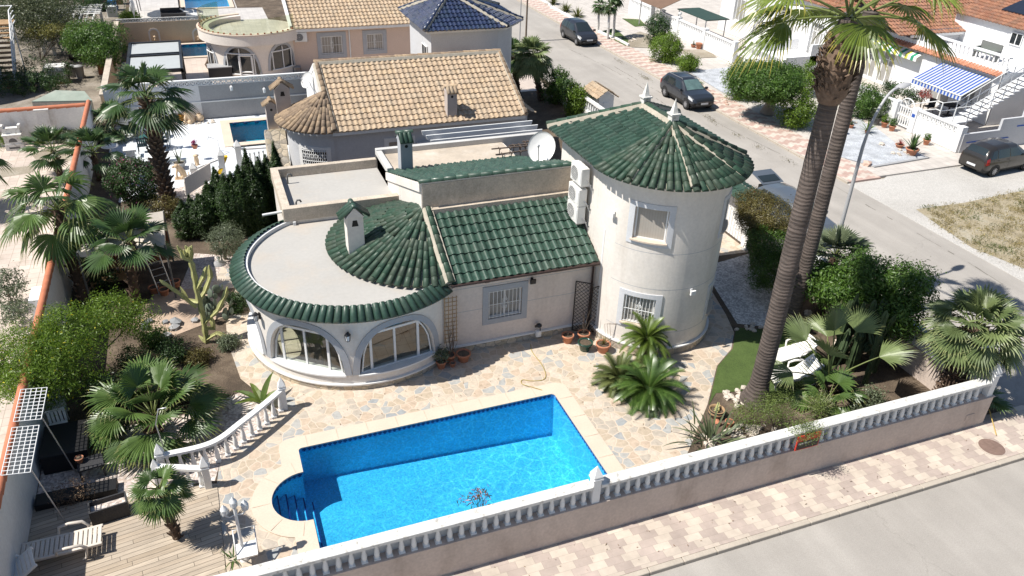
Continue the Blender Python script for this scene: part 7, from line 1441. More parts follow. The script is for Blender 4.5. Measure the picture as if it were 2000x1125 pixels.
pot('planter', 'tall dark grey planter between the shrub and the white terrace wall', G(1710, 243), .24, .5, mat('grey_pot', (.12, .12, .12), .6), 'bush', None, L_olive, 20, .8)
pot('flowerpot', 'round terracotta urn by the white garden wall up the road', G(1364, 95), .25, .45, None, None); pot('flowerpot', 'low red trough by the white garden wall with a spiky plant', G(1354, 92), .22, .2, None, 'blades', None, L_olive, 16, .5); pot('flowerpot', 'brick red trough in the bare bed up the road', G(1276, 84), .3, .2, None, None)
b = MB(); p = G(1644, 262); b.lathe([(.16, 0), (.12, .03), (.025, .06), (.025, .42), (.1, .45), (.2, .5), (.16, .47), (.001, .46)], 14, p); solo('bird_bath', 'small pale bird bath on the blue gravel', 'bird bath', b, m_rock)
# street lamps, poles, gate pillars
b0 = V3(21.75, 20.75, -.02); t = thing('street_lamp', 'tall grey street lamp with a curved arm rising behind the side wall', 'street lamp', tuple(b0)); hz = 8.1; b = MB(); pts = [b0, b0 + V3(0, 0, 3), b0 + V3(0, 0, 6.2)] + [b0 + V3(1.2 * f ** 1.6, .3 * f ** 1.6, 6.2 + 1.95 * math.sin(f * pi / 2)) for f in np.linspace(.15, 1, 8)]; b.tube(pts, [.09, .075, .06] + [.05] * 8, 10); b.lathe([(.16, 0), (.16, .25), (.1, .3)], 12, b0); part('pole', b, m_lampgrey, t)
h0 = b0 + V3(1.15, .28, 8.15); d = nrmz((.95, .25, .05)); s = nrmz(np.cross(d, (0, 0, 1))); b = MB(); b.grid(lambda i, j: h0 + d * (.85 * i / 6) + s * (.17 * math.sin(pi * (.15 + .85 * i / 6)) ** .5 * math.cos(pi * j / 6)) + V3(0, 0, .10 * math.sin(pi * j / 6) * math.sin(pi * (.1 + .85 * i / 6))), 6, 6, 0, True); b.grid(lambda i, j: h0 + d * (.85 * i / 6) + s * (.17 * math.sin(pi * (.15 + .85 * i / 6)) ** .5 * (1 - j)) * 1 - V3(0, 0, .04 * (1 - abs(1 - j))), 6, 2, 0, True); part('lamp_head', b, m_lampgrey, t)
for (px, lb, r, mt, nm, arm) in ((1015, 'slim grey lamp post cut by the top edge beside the far road', .05, m_lampgrey, 'street_lamp', True), (1027, 'brown wooden utility pole cut by the top edge beside the far road', .085, m_bark, 'utility_pole', False)):
    p = G(px, 78); t = thing(nm, lb, 'street lamp' if arm else 'utility pole', tuple(p)); b = MB(); b.tube([p, p + V3(0, 0, 7)], [r, r * .7], 8); part('pole', b, mt, t); b = MB()
    if arm: b.tube([p + V3(0, 0, 7), p + V3(.6, .2, 7.5), p + V3(1.3, .4, 7.6)], .035, 6); part('arm', b, mt, t); b = MB(); b.box(1.2, 1.8, .25, .55, 7.52, 7.66, 0, np.eye(3), p); part('lamp_head', b, mt, t)
    else: b.box(-.6, .6, -.05, .05, 6.5, 6.6, 0, np.eye(3), p); part('crossbar', b, mt, t)
t = thing('letterbox_pillar', 'white gate pillar with a little tan tiled roof beside the far road', 'pillar', tuple(G(1172, 222))); p = G(1168, 228); b = MB(); b.box(-.5, .5, -.9, .9, 0, 1.55, 0, np.eye(3), p); b.extrude([p + V3(-.52, -.92, 1.55), p + V3(.52, -.92, 1.55), p + V3(0, -.92, 1.9)], (0, 1.84, 0)); part('pillar', b, m_g2w, t); b = MB(); tile_plane(b, p + V3(-.68, 1.05, 1.5), (0, -1, 0), nrmz((.68, 0, .48)), 2.1, .8, .24, .3); tile_plane(b, p + V3(.68, -1.05, 1.5), (0, 1, 0), nrmz((-.68, 0, .48)), 2.1, .8, .24, .3); part('tiled_cap', b, m_tantile, t); b = MB(); b.box(-.2, .2, -.93, -.9, .5, 1.2, 0, np.eye(3), p); part('letterbox', b, m_white, t)
t = thing('entrance_gate', 'white entrance wall with a green tiled cap beside the round tower', 'gate', (21.2, 26, 0)); b = MB(); b.box(21.0, 21.35, 24.9, 25.3, 0, 2.1); b.box(21.0, 21.35, 26.9, 27.3, 0, 2.1); b.box(21.0, 21.3, 24.9, 27.3, 2.05, 2.25); part('wall_frame', b, m_g2w, t); b = MB(); tile_plane(b, (20.55, 27.5, 2.2), (0, -1, 0), nrmz((.6, 0, .3)), 2.7, .7, .22, .35); tile_plane(b, (21.8, 24.8, 2.2), (0, 1, 0), nrmz((-.6, 0, .3)), 2.7, .7, .22, .35); part('tiled_cap', b, m_greentile, t); b = MB(); [b.box(21.1, 21.16, 25.32 + .2 * k, 25.5 + .2 * k, .05, 1.95) for k in range(8)]; part('door', b, m_g2w, t); b = MB(); b.sheet([(16.6, 24.9), (21.0, 24.6), (21.0, 28), (16.6, 28)], [], .009); struct('entrance_path', b, m_flag)
RB = thing('roadside_balustrade', 'white balustrade of the tan roofed plot beside the far road', 'balustrade', (21.3, 44, 0)); b = MB(); b.box(21.4, 21.65, 38, 47.5, 0, .7); b.box(21.4, 21.65, 38, 47.5, 1.3, 1.4); b.box(21.4, 21.6, 31.5, 37, 0, 1.5); part('wall_body', b, m_g2w, RB)
for y in np.arange(38.2, 47.4, .3): baluster(RB, 21.52, y, .7, 1.18)
# sun bleached weeds on the lot
P = []; N = []; random.seed(3); pg = [G2(1790, 405), G2(1885, 392), (44, 26.5), (44, 15), (32.6, 17), G2(1900, 480), G2(1840, 440)]
def inside(x, y, pg):
    c = False
    for i in range(len(pg)):
        (x1, y1), (x2, y2) = pg[i], pg[i - 1]
        if (y1 > y) != (y2 > y) and x < (x2 - x1) * (y - y1) / (y2 - y1) + x1: c = not c
    return c
C = RN.uniform((31, 14), (44, 27), (1500, 2)); C = np.array([c for c in C if inside(*c, pg)]); idx = np.repeat(np.arange(len(C)), 26); XY = C[idx] + RN.normal(size=(len(idx), 2)) * .16
P = np.c_[XY, RN.random(len(idx)) * .10 - .10]; N = np.c_[RN.normal(size=(len(idx), 2)), np.abs(RN.normal(size=len(idx))) * .35]; N /= np.linalg.norm(N, axis=1)[:, None]
me = leafset('dry_grass', P, N, .07, .3, [leafmat('straw', (.20, .17, .07), (.42, .35, .18), None, .2, .8, .2), leafmat('weed', (.07, .10, .03), (.16, .18, .06), None, .2)], (np.sin(C[idx, 0] * 1.7) * np.cos(C[idx, 1] * 1.3) + RN.random(len(idx)) * .8 > .75).astype(int)); o = bpy.data.objects.new('dry_grass', me); COL.objects.link(o); o['kind'] = 'stuff'
b = MB(); b.sheet(pg, [], -.1); struct('dry_lot_soil', b, groundmat('straw_soil', [(.3, (.24, .20, .13)), (.5, (.33, .28, .19)), (.7, (.38, .35, .28))], .8, .5))
b = MB(); random.seed(9)
for L in (((1617, 355), (1700, 405), (1790, 455), (1891, 512), (1960, 556)), ((1112, 96), (1180, 128), (1235, 158), (1300, 205)), ((1200, 130), (1260, 165), (1420, 250), (1560, 318))):
    q = [G(*p, -.116) for p in L]
    for p0, p1 in zip(q, q[1:]):
        n = max(2, int(np.linalg.norm(p1 - p0) / .35)); d = nrmz(p1 - p0); s_ = V3(-d[1], d[0], 0)
        for k in range(n):
            if random.random() < .3: continue
            a, c = p0 + (p1 - p0) * k / n, p0 + (p1 - p0) * (k + .95) / n; w = random.uniform(.008, .028); o_ = s_ * random.uniform(-.02, .02); b.add([a - s_ * w + o_, c - s_ * w + o_, c + s_ * w + o_, a + s_ * w + o_], [(0, 1, 2, 3)])
struct('road_joint', b, mat('road_joint_dirt', (.13, .12, .10), .95))
# ================================================================ left boundary, deck and garden things
LW = thing('garden_wall', 'white garden wall with a round terracotta coping along the left of the villa plot', 'wall', (-6, 30, 0)); b = MB(); b.box(-6.12, -5.92, 13, 46.9, -.02, 1.95); part('wall_body', b, m_pale, LW); b = MB(); y = 13.
while y < 46.8: b.tube([(-6.02, y, 1.97), (-6.02, y + .47, 1.985)], [.125, .115], 10); y += .46
part('coping', b, m_copingred, LW)
CW = thing('garden_wall', 'stained white wall with a pilaster and terracotta coping behind the stone barbecue', 'wall', (-11, 46.8, 0)); b = MB(); b.box(-20, -6.12, 46.75, 46.95, -.02, 1.85); b.box(-8.6, -8.0, 46.6, 46.75, 0, 1.8); part('wall_body', b, mat('stained_white_wall', (.68, .66, .64), .9, .08, .8, .2, 50, dirt=((.30, .22, .16), .55, 1.6, .45)), CW); b = MB(); b.box(-8.65, -7.95, 46.55, 46.78, 1.8, 1.88); part('pilaster_cap', b, m_whited, CW); b = MB(); x = -20.
while x < -6.2: b.tube([(x, 46.85, 1.87), (x + .47, 46.85, 1.885)], [.13, .12], 8); x += .46
part('coping', b, m_copingred, CW)
b = MB(); b.sheet([(-30, 13), (-6.12, 13), (-6.12, 46.7), (-30, 46.7)], [], .008); struct('paved_yard', b, tiled('worn_paving', (.52, .44, .38), (.30, .25, .2), .4, .4, .08, .9, 0, .02, ((.28, .21, .15), .5)))
b = MB(); b.sheet([G2(60, 300), G2(190, 265), G2(160, 310), G2(80, 325)], [], .013); b.sheet([G2(0, 330), G2(80, 322), G2(60, 338), G2(0, 348)], [], .014); struct('weedy_bed', b, m_earth)
b = MB(); c = G(92, 610); b.box(c[0] - .35, c[0] + .35, c[1] - .5, c[1] + .5, 0, .85, b=.02); solo('meter_housing', 'white rendered box against the outside of the terracotta coped wall', 'box', b, m_streetwhite)
t = thing('stone_barbecue', 'white cast stone barbecue with an arched fire opening against the neighbour wall', 'barbecue', tuple(G(32, 291))); c = G(32, 291); b = MB(); b.box(-.42, .42, -.25, .25, 0, .35, 0, np.eye(3), c); b.box(-.4, .4, -.22, .25, .35, .8, 0, np.eye(3), c); b.box(-.45, .45, -.3, .25, .8, .86, 0, np.eye(3), c); b.box(-.4, .4, -.05, .25, .86, 1.15, 0, np.eye(3), c); b.box(-.46, -.34, -.1, .25, 1.15, 1.3, 0, np.eye(3), c); b.box(.34, .46, -.1, .25, 1.15, 1.3, 0, np.eye(3), c); part('body', b, m_whited, t); b = MB(); b.add([c + V3(.2 * math.cos(w), -.224, .45 + .22 * math.sin(w)) for w in np.linspace(0, pi, 10)], [tuple(range(10))], 0); b.add([c + V3(-.25, -.254, .1), c + V3(.25, -.254, .1), c + V3(.25, -.254, .2), c + V3(-.25, -.254, .2)], [(0, 1, 2, 3)], 0); part('fire_opening', b, m_acdark, t)
for i, (ya, yb, xo, lb) in enumerate(((17.15, 18.95, -5.38, 'white steel grid awning panel on the garden wall, nearer of two'), (19.2, 20.6, -5.36, 'white steel grid awning panel on the garden wall, farther of two'))):
    t = thing('grid_panel', lb, 'trellis', (-5.7, (ya + yb) / 2, 2.05), 'grid panels on the garden wall'); b = MB(); x0, x1 = -5.98, xo
    for k in range(6): x = x0 + (x1 - x0) * k / 5; b.tube([(x, ya, 2.05 + .08 * (1 - k / 5)), (x, yb, 2.05 + .08 * (1 - k / 5))], .014, 4)
    n = int((yb - ya) / .15)
    for k in range(n + 1): y = ya + (yb - ya) * k / n; b.tube([(x0, y, 2.13), (x1, y, 2.05)], .014, 4)
    part('grid', b, m_white, t); b = MB(); b.tube([(x1, ya + .1, 2.04), (x1 + .35, ya + .05, .02)], .018, 5); part('stay', b, m_steel, t)
# curved balustrade between deck and pebble bed
CB = thing('curved_balustrade', 'white curved balustrade with pointed posts between the deck and the pebble bed', 'balustrade', (-1.2, 18.6, 0)); pts = [G(322, 930), G(420, 905), G(480, 862), G(525, 825), G(556, 798)]; pts = [V3(p[0], p[1], 0) for p in pts]
def cr(P, n=8):
    out = []; Q = [P[0] * 2 - P[1]] + P + [P[-1] * 2 - P[-2]]
    for i in range(1, len(Q) - 2):
        for k in range(n): t = k / n; out.append(.5 * (2 * Q[i] + (Q[i + 1] - Q[i - 1]) * t + (2 * Q[i - 1] - 5 * Q[i] + 4 * Q[i + 1] - Q[i + 2]) * t * t + (3 * Q[i] - Q[i - 1] - 3 * Q[i + 1] + Q[i + 2]) * t ** 3))
    return out + [P[-1]]
def railing(par, line, z0, z1, n, w=.09):
    b = MB(); vs = []
    for i, p in enumerate(line): d = nrmz(line[min(i + 1, len(line) - 1)] - line[max(0, i - 1)]); s = V3(-d[1], d[0], 0) * w; vs += [p - s + V3(0, 0, z1 - .08), p + s + V3(0, 0, z1 - .08), p + s + V3(0, 0, z1), p - s + V3(0, 0, z1)]
    L = len(line); b.add(vs, [(i * 4 + k, (i + 1) * 4 + k, (i + 1) * 4 + (k + 1) % 4, i * 4 + (k + 1) % 4) for i in range(L - 1) for k in range(4)] + [(3, 2, 1, 0), tuple((L - 1) * 4 + k for k in range(4))]); b.f = [f[::-1] for f in b.f]; part('rail', b, m_white, par)
    seg = [0]; [seg.append(seg[-1] + np.linalg.norm(line[i + 1] - line[i])) for i in range(L - 1)]
    for k in range(n): s = seg[-1] * (k + .5) / n; x, y = np.interp(s, seg, [p[0] for p in line]), np.interp(s, seg, [p[1] for p in line]); baluster(par, x, y, z0, (z1 - .08 - z0) / .51)
railing(CB, cr(pts), .02, .78, 13); A_, B_ = G(312, 948), G(408, 952); railing(CB, [V3(A_[0], A_[1], 0), V3(B_[0], B_[1], 0)], .03, .72, 4)
for p, h in ((pts[0], .78), (pts[-1], .8), (A_, .55), (B_, .72)): post(CB, p[0], p[1], 0, h, .09)
b = MB(); p = G(332, 910); b.tube([p, p + V3(-.1, .05, 1.5), p + V3(.05, .1, 1.95), p + V3(.25, .1, 1.95)], .018, 6); solo('garden_hook', 'thin bent metal pole leaning over the balustrade post', 'pole', b, m_steel)
# loungers
def lounger(label, loc, rz, back=35, mt=None, group='white plastic sun loungers'):
    t = thing('sun_lounger', label, 'sun lounger', (0, 0, 0), group); mt = mt or m_plastic
    def slats(name, n, R, o):
        b = MB()
        for k in range(n): b.box(.0 + k * (R / n), (k + .8) * R / n, -.27, .27, 0, .03, b=.008)
        for s in (-1, 1): b.box(0, R, s * .30 - .035, s * .30 + .035, -.03, .035, b=.01)
        b.xf(o); part(name, b, mt, t)
    slats('seat', 11, 1.15, Matrix.Translation((-.95, 0, .32))); slats('backrest', 7, .75, Matrix.Translation((.2, 0, .32)) @ Matrix.Rotation(-rad(back), 4, 'Y'))
    for s in (-1, 1):
        b = MB(); b.tube([(-.05, s * .36, .34), (-.02, s * .4, .52), (.2, s * .41, .56), (.5, s * .4, .54), (.62, s * .38, .4), (.55, s * .35, .05), (.45, s * .35, .0)], [.03, .035, .04, .04, .035, .03, .03], 7); part('armrest', b, mt, t)
        b = MB(); b.tube([(-.85, s * .3, .33), (-.88, s * .31, .15), (-.83, s * .32, 0)], .03, 7); part('leg', b, mt, t)
    t.location = loc; t.rotation_euler = (0, 0, rz); return t
p, q = G(45, 1085, .3), G(190, 1050, .3); lounger('cream plastic sun lounger on the timber deck', (*((p + q) / 2)[:2], .03), math.atan2(q[1] - p[1], q[0] - p[0]), 2, mat('cream_plastic', (.62, .56, .49), .5))
p = G(50, 1122, .3); lounger('sun lounger at the bottom left corner, mostly cut off by the picture edge', (p[0] - .55, p[1] - .12, .03), rad(15), 30, m_plastic)
p = G(1552, 732, .3); lounger('white sun lounger with raised back on the turf, nearer the street wall', (p[0], p[1], .012), rad(-6), 38)
p = G(1550, 688, .3); lounger('white sun lounger on the turf, farther from the street wall', (p[0], p[1], .012), rad(4), 30)
t = thing('planter_box', 'dark woven rectangular planter standing on the deck edge', 'planter', tuple(G(215, 1018))); c = G(218, 1008); Rm = np.array([[math.cos(rad(8)), -math.sin(rad(8)), 0], [math.sin(rad(8)), math.cos(rad(8)), 0], [0, 0, 1]]); b = MB()
for q in ((-.45, .45, -.22, -.18, 0, .5), (-.45, .45, .18, .22, 0, .5), (-.45, -.41, -.18, .18, 0, .5), (.41, .45, -.18, .18, 0, .5)): b.box(*q, 0, Rm, c)
part('box', b, m_dark, t); b = MB(); b.box(-.41, .41, -.18, .18, .3, .36, 0, Rm, c); part('soil', b, m_pebble, t)
t = thing('low_table', 'dark low table carrying a terracotta pot on the pebbles', 'table', tuple(G(183, 925))); c = G(183, 925); b = MB(); b.box(-.32, .32, -.26, .26, .38, .43, 0, Rm, c); part('tabletop', b, m_dark, t)
for sx in (-.28, .28):
    for sy in (-.22, .22): b = MB(); b.box(sx - .025, sx + .025, sy - .025, sy + .025, 0, .38, 0, Rm, c); part('leg', b, m_dark, t)
pot('flowerpot', 'pale rimmed terracotta pot on the dark low table', c + V3(-.25, .1, .43), .11, .15)
b = MB(); b.box(-5.85, -3.9, 18.0, 18.45, 0, .22, b=.01); solo('planting_trough', 'long dark trough between the deck and the shaded pebbles', 'planter', b, m_blackp)
for i, (px, py, lb) in enumerate(((122, 855, 'white plastic chair in the shade under the grid panels'), (118, 815, 'pale plastic chair in the shade beside the flowering shrub'))):
    p = G(px, py); t = thing('garden_chair', lb, 'chair', tuple(p)); b = MB(); b.box(-.24, .24, -.24, .24, .4, .44, 0, Rm, p); part('seat', b, m_plastic, t); b = MB(); [b.box(-.22 + k * .1, -.15 + k * .1, .2, .24, .44, .88, 0, Rm, p) for k in range(5)]; b.box(-.24, .24, .2, .24, .84, .9, 0, Rm, p); part('backrest', b, m_plastic, t)
    for sx in (-.22, .22):
        for sy in (-.22, .22): b = MB(); b.tube([p + Rm @ V3(sx, sy, 0), p + Rm @ V3(sx * .95, sy * .95, .42)], .02, 5); part('leg', b, m_plastic, t)
b = MB(); b.box(-5.8, -4.6, 19.4, 20.8, 0, .62, b=.02); solo('covered_grill', 'black covered grill table in the shade below the grid panels', 'grill', b, m_blackp)
# triple lantern post
b0 = G(478, 1092); H = 1.75; t = thing('lantern_post', 'white post with three lanterns beside the timber deck', 'lamp post', tuple(b0)); b = MB(); b.tube([b0, b0 + V3(0, 0, H)], [.045, .035], 8); b.lathe([(.12, 0), (.1, .06), (.05, .12)], 12, b0)
heads = [(0, 0, H + .12)] + [(.24 * math.cos(a), .24 * math.sin(a), H - .1) for a in (rad(15), rad(170))]
for h in heads[1:]: b.tube([b0 + V3(0, 0, H - .2), b0 + V3(h[0] * .6, h[1] * .6, H - .28), b0 + V3(h[0], h[1], H - .22), b0 + V3(*h) - V3(0, 0, .08)], .014, 5)
part('pole', b, m_white, t)
for h in heads:
    c = b0 + V3(*h); f = MB(); f.lathe([(.03, -.1), (.06, -.08), (.075, -.06)], 8, c); f.lathe([(.09, .1), (.07, .15), (.03, .19), (.025, .22), (.001, .25)], 8, c); [f.tube([c + V3(.075 * math.cos(w), .075 * math.sin(w), -.06), c + V3(.085 * math.cos(w), .085 * math.sin(w), .1)], .008, 4) for w in np.linspace(0, 2 * pi, 6, False)]; la = part('lantern', f, m_white, t); g_ = MB(); g_.lathe([(.066, -.06), (.076, .1)], 8, c); part('glass', g_, bpy.data.materials['frosted_glass'], la)
c = G(487, 1098, .0); t = thing('garden_chair', 'white folding chair tucked against the street wall beside the lantern post', 'chair', tuple(c)); b = MB(); b.box(-.24, .24, -.24, .24, .42, .46, 0, np.eye(3), c); part('seat', b, m_white, t); b = MB(); b.tube([c + V3(-.25, .22, 0), c + V3(-.25, -.1, .5), c + V3(-.25, .28, .9), c + V3(.25, .28, .9), c + V3(.25, -.1, .5), c + V3(.25, .22, 0)], .02, 6); part('frame', b, m_white, t)
# garden gazebo
GZ = thing('canvas_gazebo', 'weathered canvas gazebo with a rust coloured curtain behind the dark fan palm', 'gazebo', (-3.7, 29.4, 0)); zc = 2.25; C4 = [G(150, 492, zc), G(322, 478, zc), G(318, 412, zc), G(165, 432, zc)]; C4 = [V3(p[0], p[1], zc) for p in C4]; ap = sum(C4) / 4 + V3(0, 0, .5); b = MB(); N = 6
for i in range(4):
    p, q = C4[i], C4[(i + 1) % 4]
    b.grid(lambda a, j: (p + (q - p) * a / N) * (1 - j / N) + ap * (j / N) - V3(0, 0, .10 * math.sin(pi * a / N) * math.sin(pi * j / N) + .05 * math.sin(pi * a / N) * (1 - j / N)), N, N, 0, True)
    b.grid(lambda a, j: (p + (q - p) * a / N) - V3(0, 0, .05 * math.sin(pi * a / N) + .22 * j), N, 1, 0, True)
part('canopy', b, mat('weathered_canvas', (.56, .50, .43), .9, .1, 1.2, .2, 20, dirt=((.30, .26, .22), .5, 1.5, 1)), GZ)
for p in C4: b = MB(); b.tube([(p[0], p[1], 0), p + V3(0, 0, -.02)], .04, 6); part('post', b, m_acdark, GZ)
b = MB(); p, q = C4[3], C4[2]; b.grid(lambda i, j: p + (q - p) * (i / 16) + V3(0, .05 * math.sin(i * 1.9), -.25 - (zc - .35) * j), 16, 1, 0, True); part('curtain', b, mat('rust_curtain', (.20, .085, .05), .9, .1, 3), GZ)
c = G(222, 560); t = thing('garden_bench', 'wooden garden seat in the shade under the canvas gazebo', 'bench', tuple(c)); b = MB(); b.box(-.7, .7, -.3, .3, .38, .44, 0, np.eye(3), c); part('seat', b, m_wood, t); b = MB(); [b.box(-.7 + k * .2, -.6 + k * .2, .26, .3, .44, .95, 0, np.eye(3), c) for k in range(8)]; part('backrest', b, m_wood, t); b = MB(); [b.box(x, x + .07, -.3, .3, 0, .38, 0, np.eye(3), c) for x in (-.7, .63)]; part('leg', b, m_wood, t)
t = thing('ladder', 'aluminium ladder leaning against the canvas gazebo', 'ladder', tuple(G(312, 575))); p, q = G(312, 576), G(338, 568); d = V3(-.35, .5, 2.05); b = MB(); b.tube([p, p + d], .03, 6); b.tube([q, q + d], .03, 6); part('rail', b, m_steel, t); b = MB(); [b.tube([p + d * f, q + d * f], .018, 5) for f in np.linspace(.1, .95, 8)]; part('rung', b, m_steel, t)
for i, (px, py, lb) in enumerate(((302, 572, 'terracotta pot at the foot of the ladder, left'), (322, 576, 'terracotta pot at the foot of the ladder, right'), (344, 560, 'terracotta pot behind the ladder'))): pot('flowerpot', lb, G(px, py), .18, .28, None, None)
rockset('rock', 'grey boulder edging the dark bed below the gazebo', G(310, 632), 5, (.6, .25), .24, mat('grey_rock', (.24, .25, .26), .9, .2, 4, .5, 25)); rockset('stepping_stone', 'flat grey stepping stone in the dark bed', G(365, 640), 5, (.8, .6), .22, m_greywall, 'stone')
b = MB(); c = G(428, 516); b.lathe([(.26, 0), (.26, .05), (.06, .1), (.045, .35), (.001, .35)], 18, c); solo('umbrella_stand', 'grey round parasol base on the pebbles by the olive bush', 'parasol base', b, m_greywall)
t = thing('garden_lantern', 'small black garden lantern on a stake beside the olive bush', 'lantern', tuple(G(434, 512))); c = G(434, 512); b = MB(); b.tube([c, c + V3(0, 0, .35)], .02, 5); b.lathe([(.07, .35), (.09, .55), (.11, .56), (.01, .66)], 6, c, smooth=False); part('body', b, m_black, t)
b = MB(); b.sheet([G2(250, 640), G2(300, 575), G2(400, 560), G2(470, 610), G2(420, 625), G2(330, 660)], [], .006); struct('garden_path', b, mat('sandy_path', (.44, .33, .25), .9, .15, 1.2, .2, 30, dirt=((.16, .12, .09), .7, 1.4, 1)))
# front of the house
t = thing('lattice_gate', 'dark brown lattice screen closing the gap between the wing and the tower', 'gate', (11.5, 21.2, 0)); m_lat = mat('dark_lattice', (.030, .022, .016), .6)
for x0, x1, y0, y1, zt in ((10.98, 11.46, 21.3, 20.95, 2.15), (11.46, 11.9, 20.95, 20.98, 2.0)):
    p, q = V3(x0, y0, .12), V3(x1, y1, .12); L = np.linalg.norm(q - p); u = (q - p) / L; b = MB(); H = zt - .12; Z = V3(0, 0, 1)
    for a, c in ((p, q), (p + Z * H, q + Z * H), (p, p + Z * H), (q, q + Z * H)): b.tube([a, c], .022, 4, smooth=False)
    k = -H
    while k < L:
        for s in (1, -1):
            x0_, z0_ = (k, 0); pts2 = []
            for tt in (max(0, -k), min(H, L - k)): pts2.append((k + tt, tt))
            (xa, za), (xb, zb) = pts2
            if s < 0: xa, xb = L - xa, L - xb
            if abs(xb - xa) > .02: b.tube([p + u * xa + Z * za, p + u * xb + Z * zb], .009, 4, smooth=False)
        k += .15
    part('lattice_panel', b, m_lat, t)
t = thing('wooden_trellis', 'pale wooden wall trellis with a dry climber beside the drum windows', 'trellis', (6.36, 21.1, .7)); b = MB(); x0, x1 = 6.16, 6.56
for k in range(4): x = x0 + (x1 - x0) * k / 3; b.box(x - .012, x + .012, 21.08, 21.11, .7, 2.5)
for k in range(12): z = .76 + k * .155; b.box(x0 - .03, x1 + .03, 21.06, 21.08, z - .011, z + .011)
part('lattice', b, mat('pale_wood', (.42, .29, .17), .8, .15, 5), t); b = MB(); random.seed(5); [b.tube([(6.36 + random.uniform(-.05, .05), 21.0, .1), (6.36 + random.uniform(-.12, .12), 21.02, .9), (6.36 + random.uniform(-.2, .2), 21.04, random.uniform(1.2, 1.9))], [.012, .008, .003], 4) for k in range(9)]; part('dry_climber', b, m_bark, t)
for px, py, r, h, kind, L, lb in ((862, 718, .17, .28, 'bush', .5, 'terracotta pot with a thin shrub under the wooden trellis'), (878, 706, .19, .3, 'twigs', .9, 'dark filled terracotta pot with bare twigs behind the thin shrub'), (884, 716, .10, .16, None, 0, 'smallest terracotta pot beside the wooden trellis'), (905, 704, .24, .32, None, 0, 'wide empty terracotta pot by the wing wall'), (1108, 668, .21, .32, 'twigs', .2, 'terracotta pot left of the lattice screen'), (1139, 663, .22, .3, 'twigs', 1.1, 'terracotta pot with white gravel and a bare branch before the lattice screen'), (1177, 686, .25, .33, 'blades', .35, 'round terracotta pot with a small spiky plant at the tower foot')):
    pot('flowerpot', lb, G(px, py), r, h, None, kind, 'terracotta pots along the villa wall', L_brown if kind == 'blades' else L_olive, 12, L, px)
pot('flowerpot', 'dark green glazed pot in front of the lattice screen', G(1142, 683), .25, .34, mat('green_glazed_pot', (.012, .05, .035), .2, .1, 5, spec=.6))
b = MB(); p = V3(11.75, 20.15, 0); [b.tube([p + V3(.1 * k, 0, .2), p + V3(.1 * k - .15, -.05, 1.0), p + V3(.35 + .05 * k, -.1, .9), p + V3(.5, -.1, 0)], .007, 4) for k in range(3)]; solo('wire_hoops', 'thin rusty wire plant hoops beside the round terracotta pot', 'plant support', b, mat('rusty_wire', (.14, .09, .06), .8))
t = thing('hose_tap', 'wall tap with a white hose holder below the wing window', 'tap', (9.5, 21.3, .3)); b = MB(); b.box(9.5, 9.7, 21.25, 21.3, .55, .62); b.tube([(9.62, 21.28, .6), (9.62, 21.1, .62), (9.62, 21.08, .5)], .02, 6); b.lathe([(.1, 0), (.1, .06), (.04, .1)], 12, (9.62, 21.2, .62)); part('tap', b, m_black, t); b = MB(); b.box(9.52, 9.72, 21.14, 21.3, .2, .44, b=.03); part('holder', b, m_white, t)
b = MB(); L = [G(*q, .02) for q in ((1036, 672), (1040, 688), (1058, 712), (1066, 732), (1060, 742), (1038, 744), (1020, 742), (1020, 750), (1038, 758), (1058, 764))]; b.tube(cr([V3(p[0], p[1], .022 if i < 8 else .07) for i, p in enumerate(L)], 6), .012, 5); b.v = b.v; solo('garden_hose', 'thin yellow hose lying across the patio to the pool corner', 'hose', b, mat('yellow_hose', (.36, .28, .08), .5))
# planting bed by the tall palms
rockset('rock', 'pale rock in the ring round the foot of the tall palms', G(1440, 775), 26, (.6, .45), .14, m_rock); rockset('rock', 'loose pale rock along the bed edge by the street wall', G(1440, 845), 34, (1.3, .3), .13, m_rock); rockset('rock', 'pale rock beside the young fan palm', G(1620, 755), 8, (.4, .3), .17, m_rock); rockset('rock', 'pale rock in the line at the shaded back of the turf', G(1470, 640), 12, (.9, .25), .13, m_rock); rockset('rock', 'pale stone under the large shrub by the side wall', G(1600, 640), 14, (.5, 1.2), .14, m_rock)
t = thing('barrel_planter', 'half barrel planter with a small succulent at the edge of the turf', 'planter', tuple(G(1398, 812))); c = G(1398, 812); b = MB(); b.lathe([(.2, 0), (.26, .14), (.25, .28), (.22, .28), (.2, .2)], 18, c); part('barrel', b, m_wood, t); b = MB(); b.lathe([(.262, .1), (.27, .13), (.262, .16)], 18, c); b.lathe([(.255, .22), (.262, .24), (.252, .28)], 18, c); part('hoop', b, m_black, t); b = MB(); b.lathe([(.21, .2), (.001, .22)], 14, c); part('soil', b, m_soil, t); b = MB(); random.seed(4); [flute(b, [c + V3(random.uniform(-.1, .1), random.uniform(-.1, .1), .2), c + V3(random.uniform(-.14, .14), random.uniform(-.14, .14), random.uniform(.34, .48))], .03, 4) for k in range(7)]; part('plant', b, m_cact, t)
b = MB(); b.blob(G(1400, 822, .05), .12, 7, .3, 0, .4); b.blob(G(1404, 826, .05), .09, 7, .3, 0, .4); solo('broken_pot', 'broken terracotta shards beside the barrel planter', 'flowerpot', b, m_pot); pot('flowerpot', 'terracotta pot half hidden in the rocks by the barrel planter', G(1423, 832), .13, .2)
b = MB(); c = GY(1783, 765, 13.6); b.lathe([(.12, 0), (.17, .3), (.19, .36), (.15, .36), (.12, .1)], 14, (c[0], 13.5, 0)); solo('flowerpot', 'lone terracotta pot just inside the street wall', 'flowerpot', b, m_pot)
b = MB(); c = G(1937, 873, .004); b.lathe([(.42, .004), (.42, .0)], 28, c); b.lathe([(.001, .006), (.36, .006), (.37, .004)], 28, c)
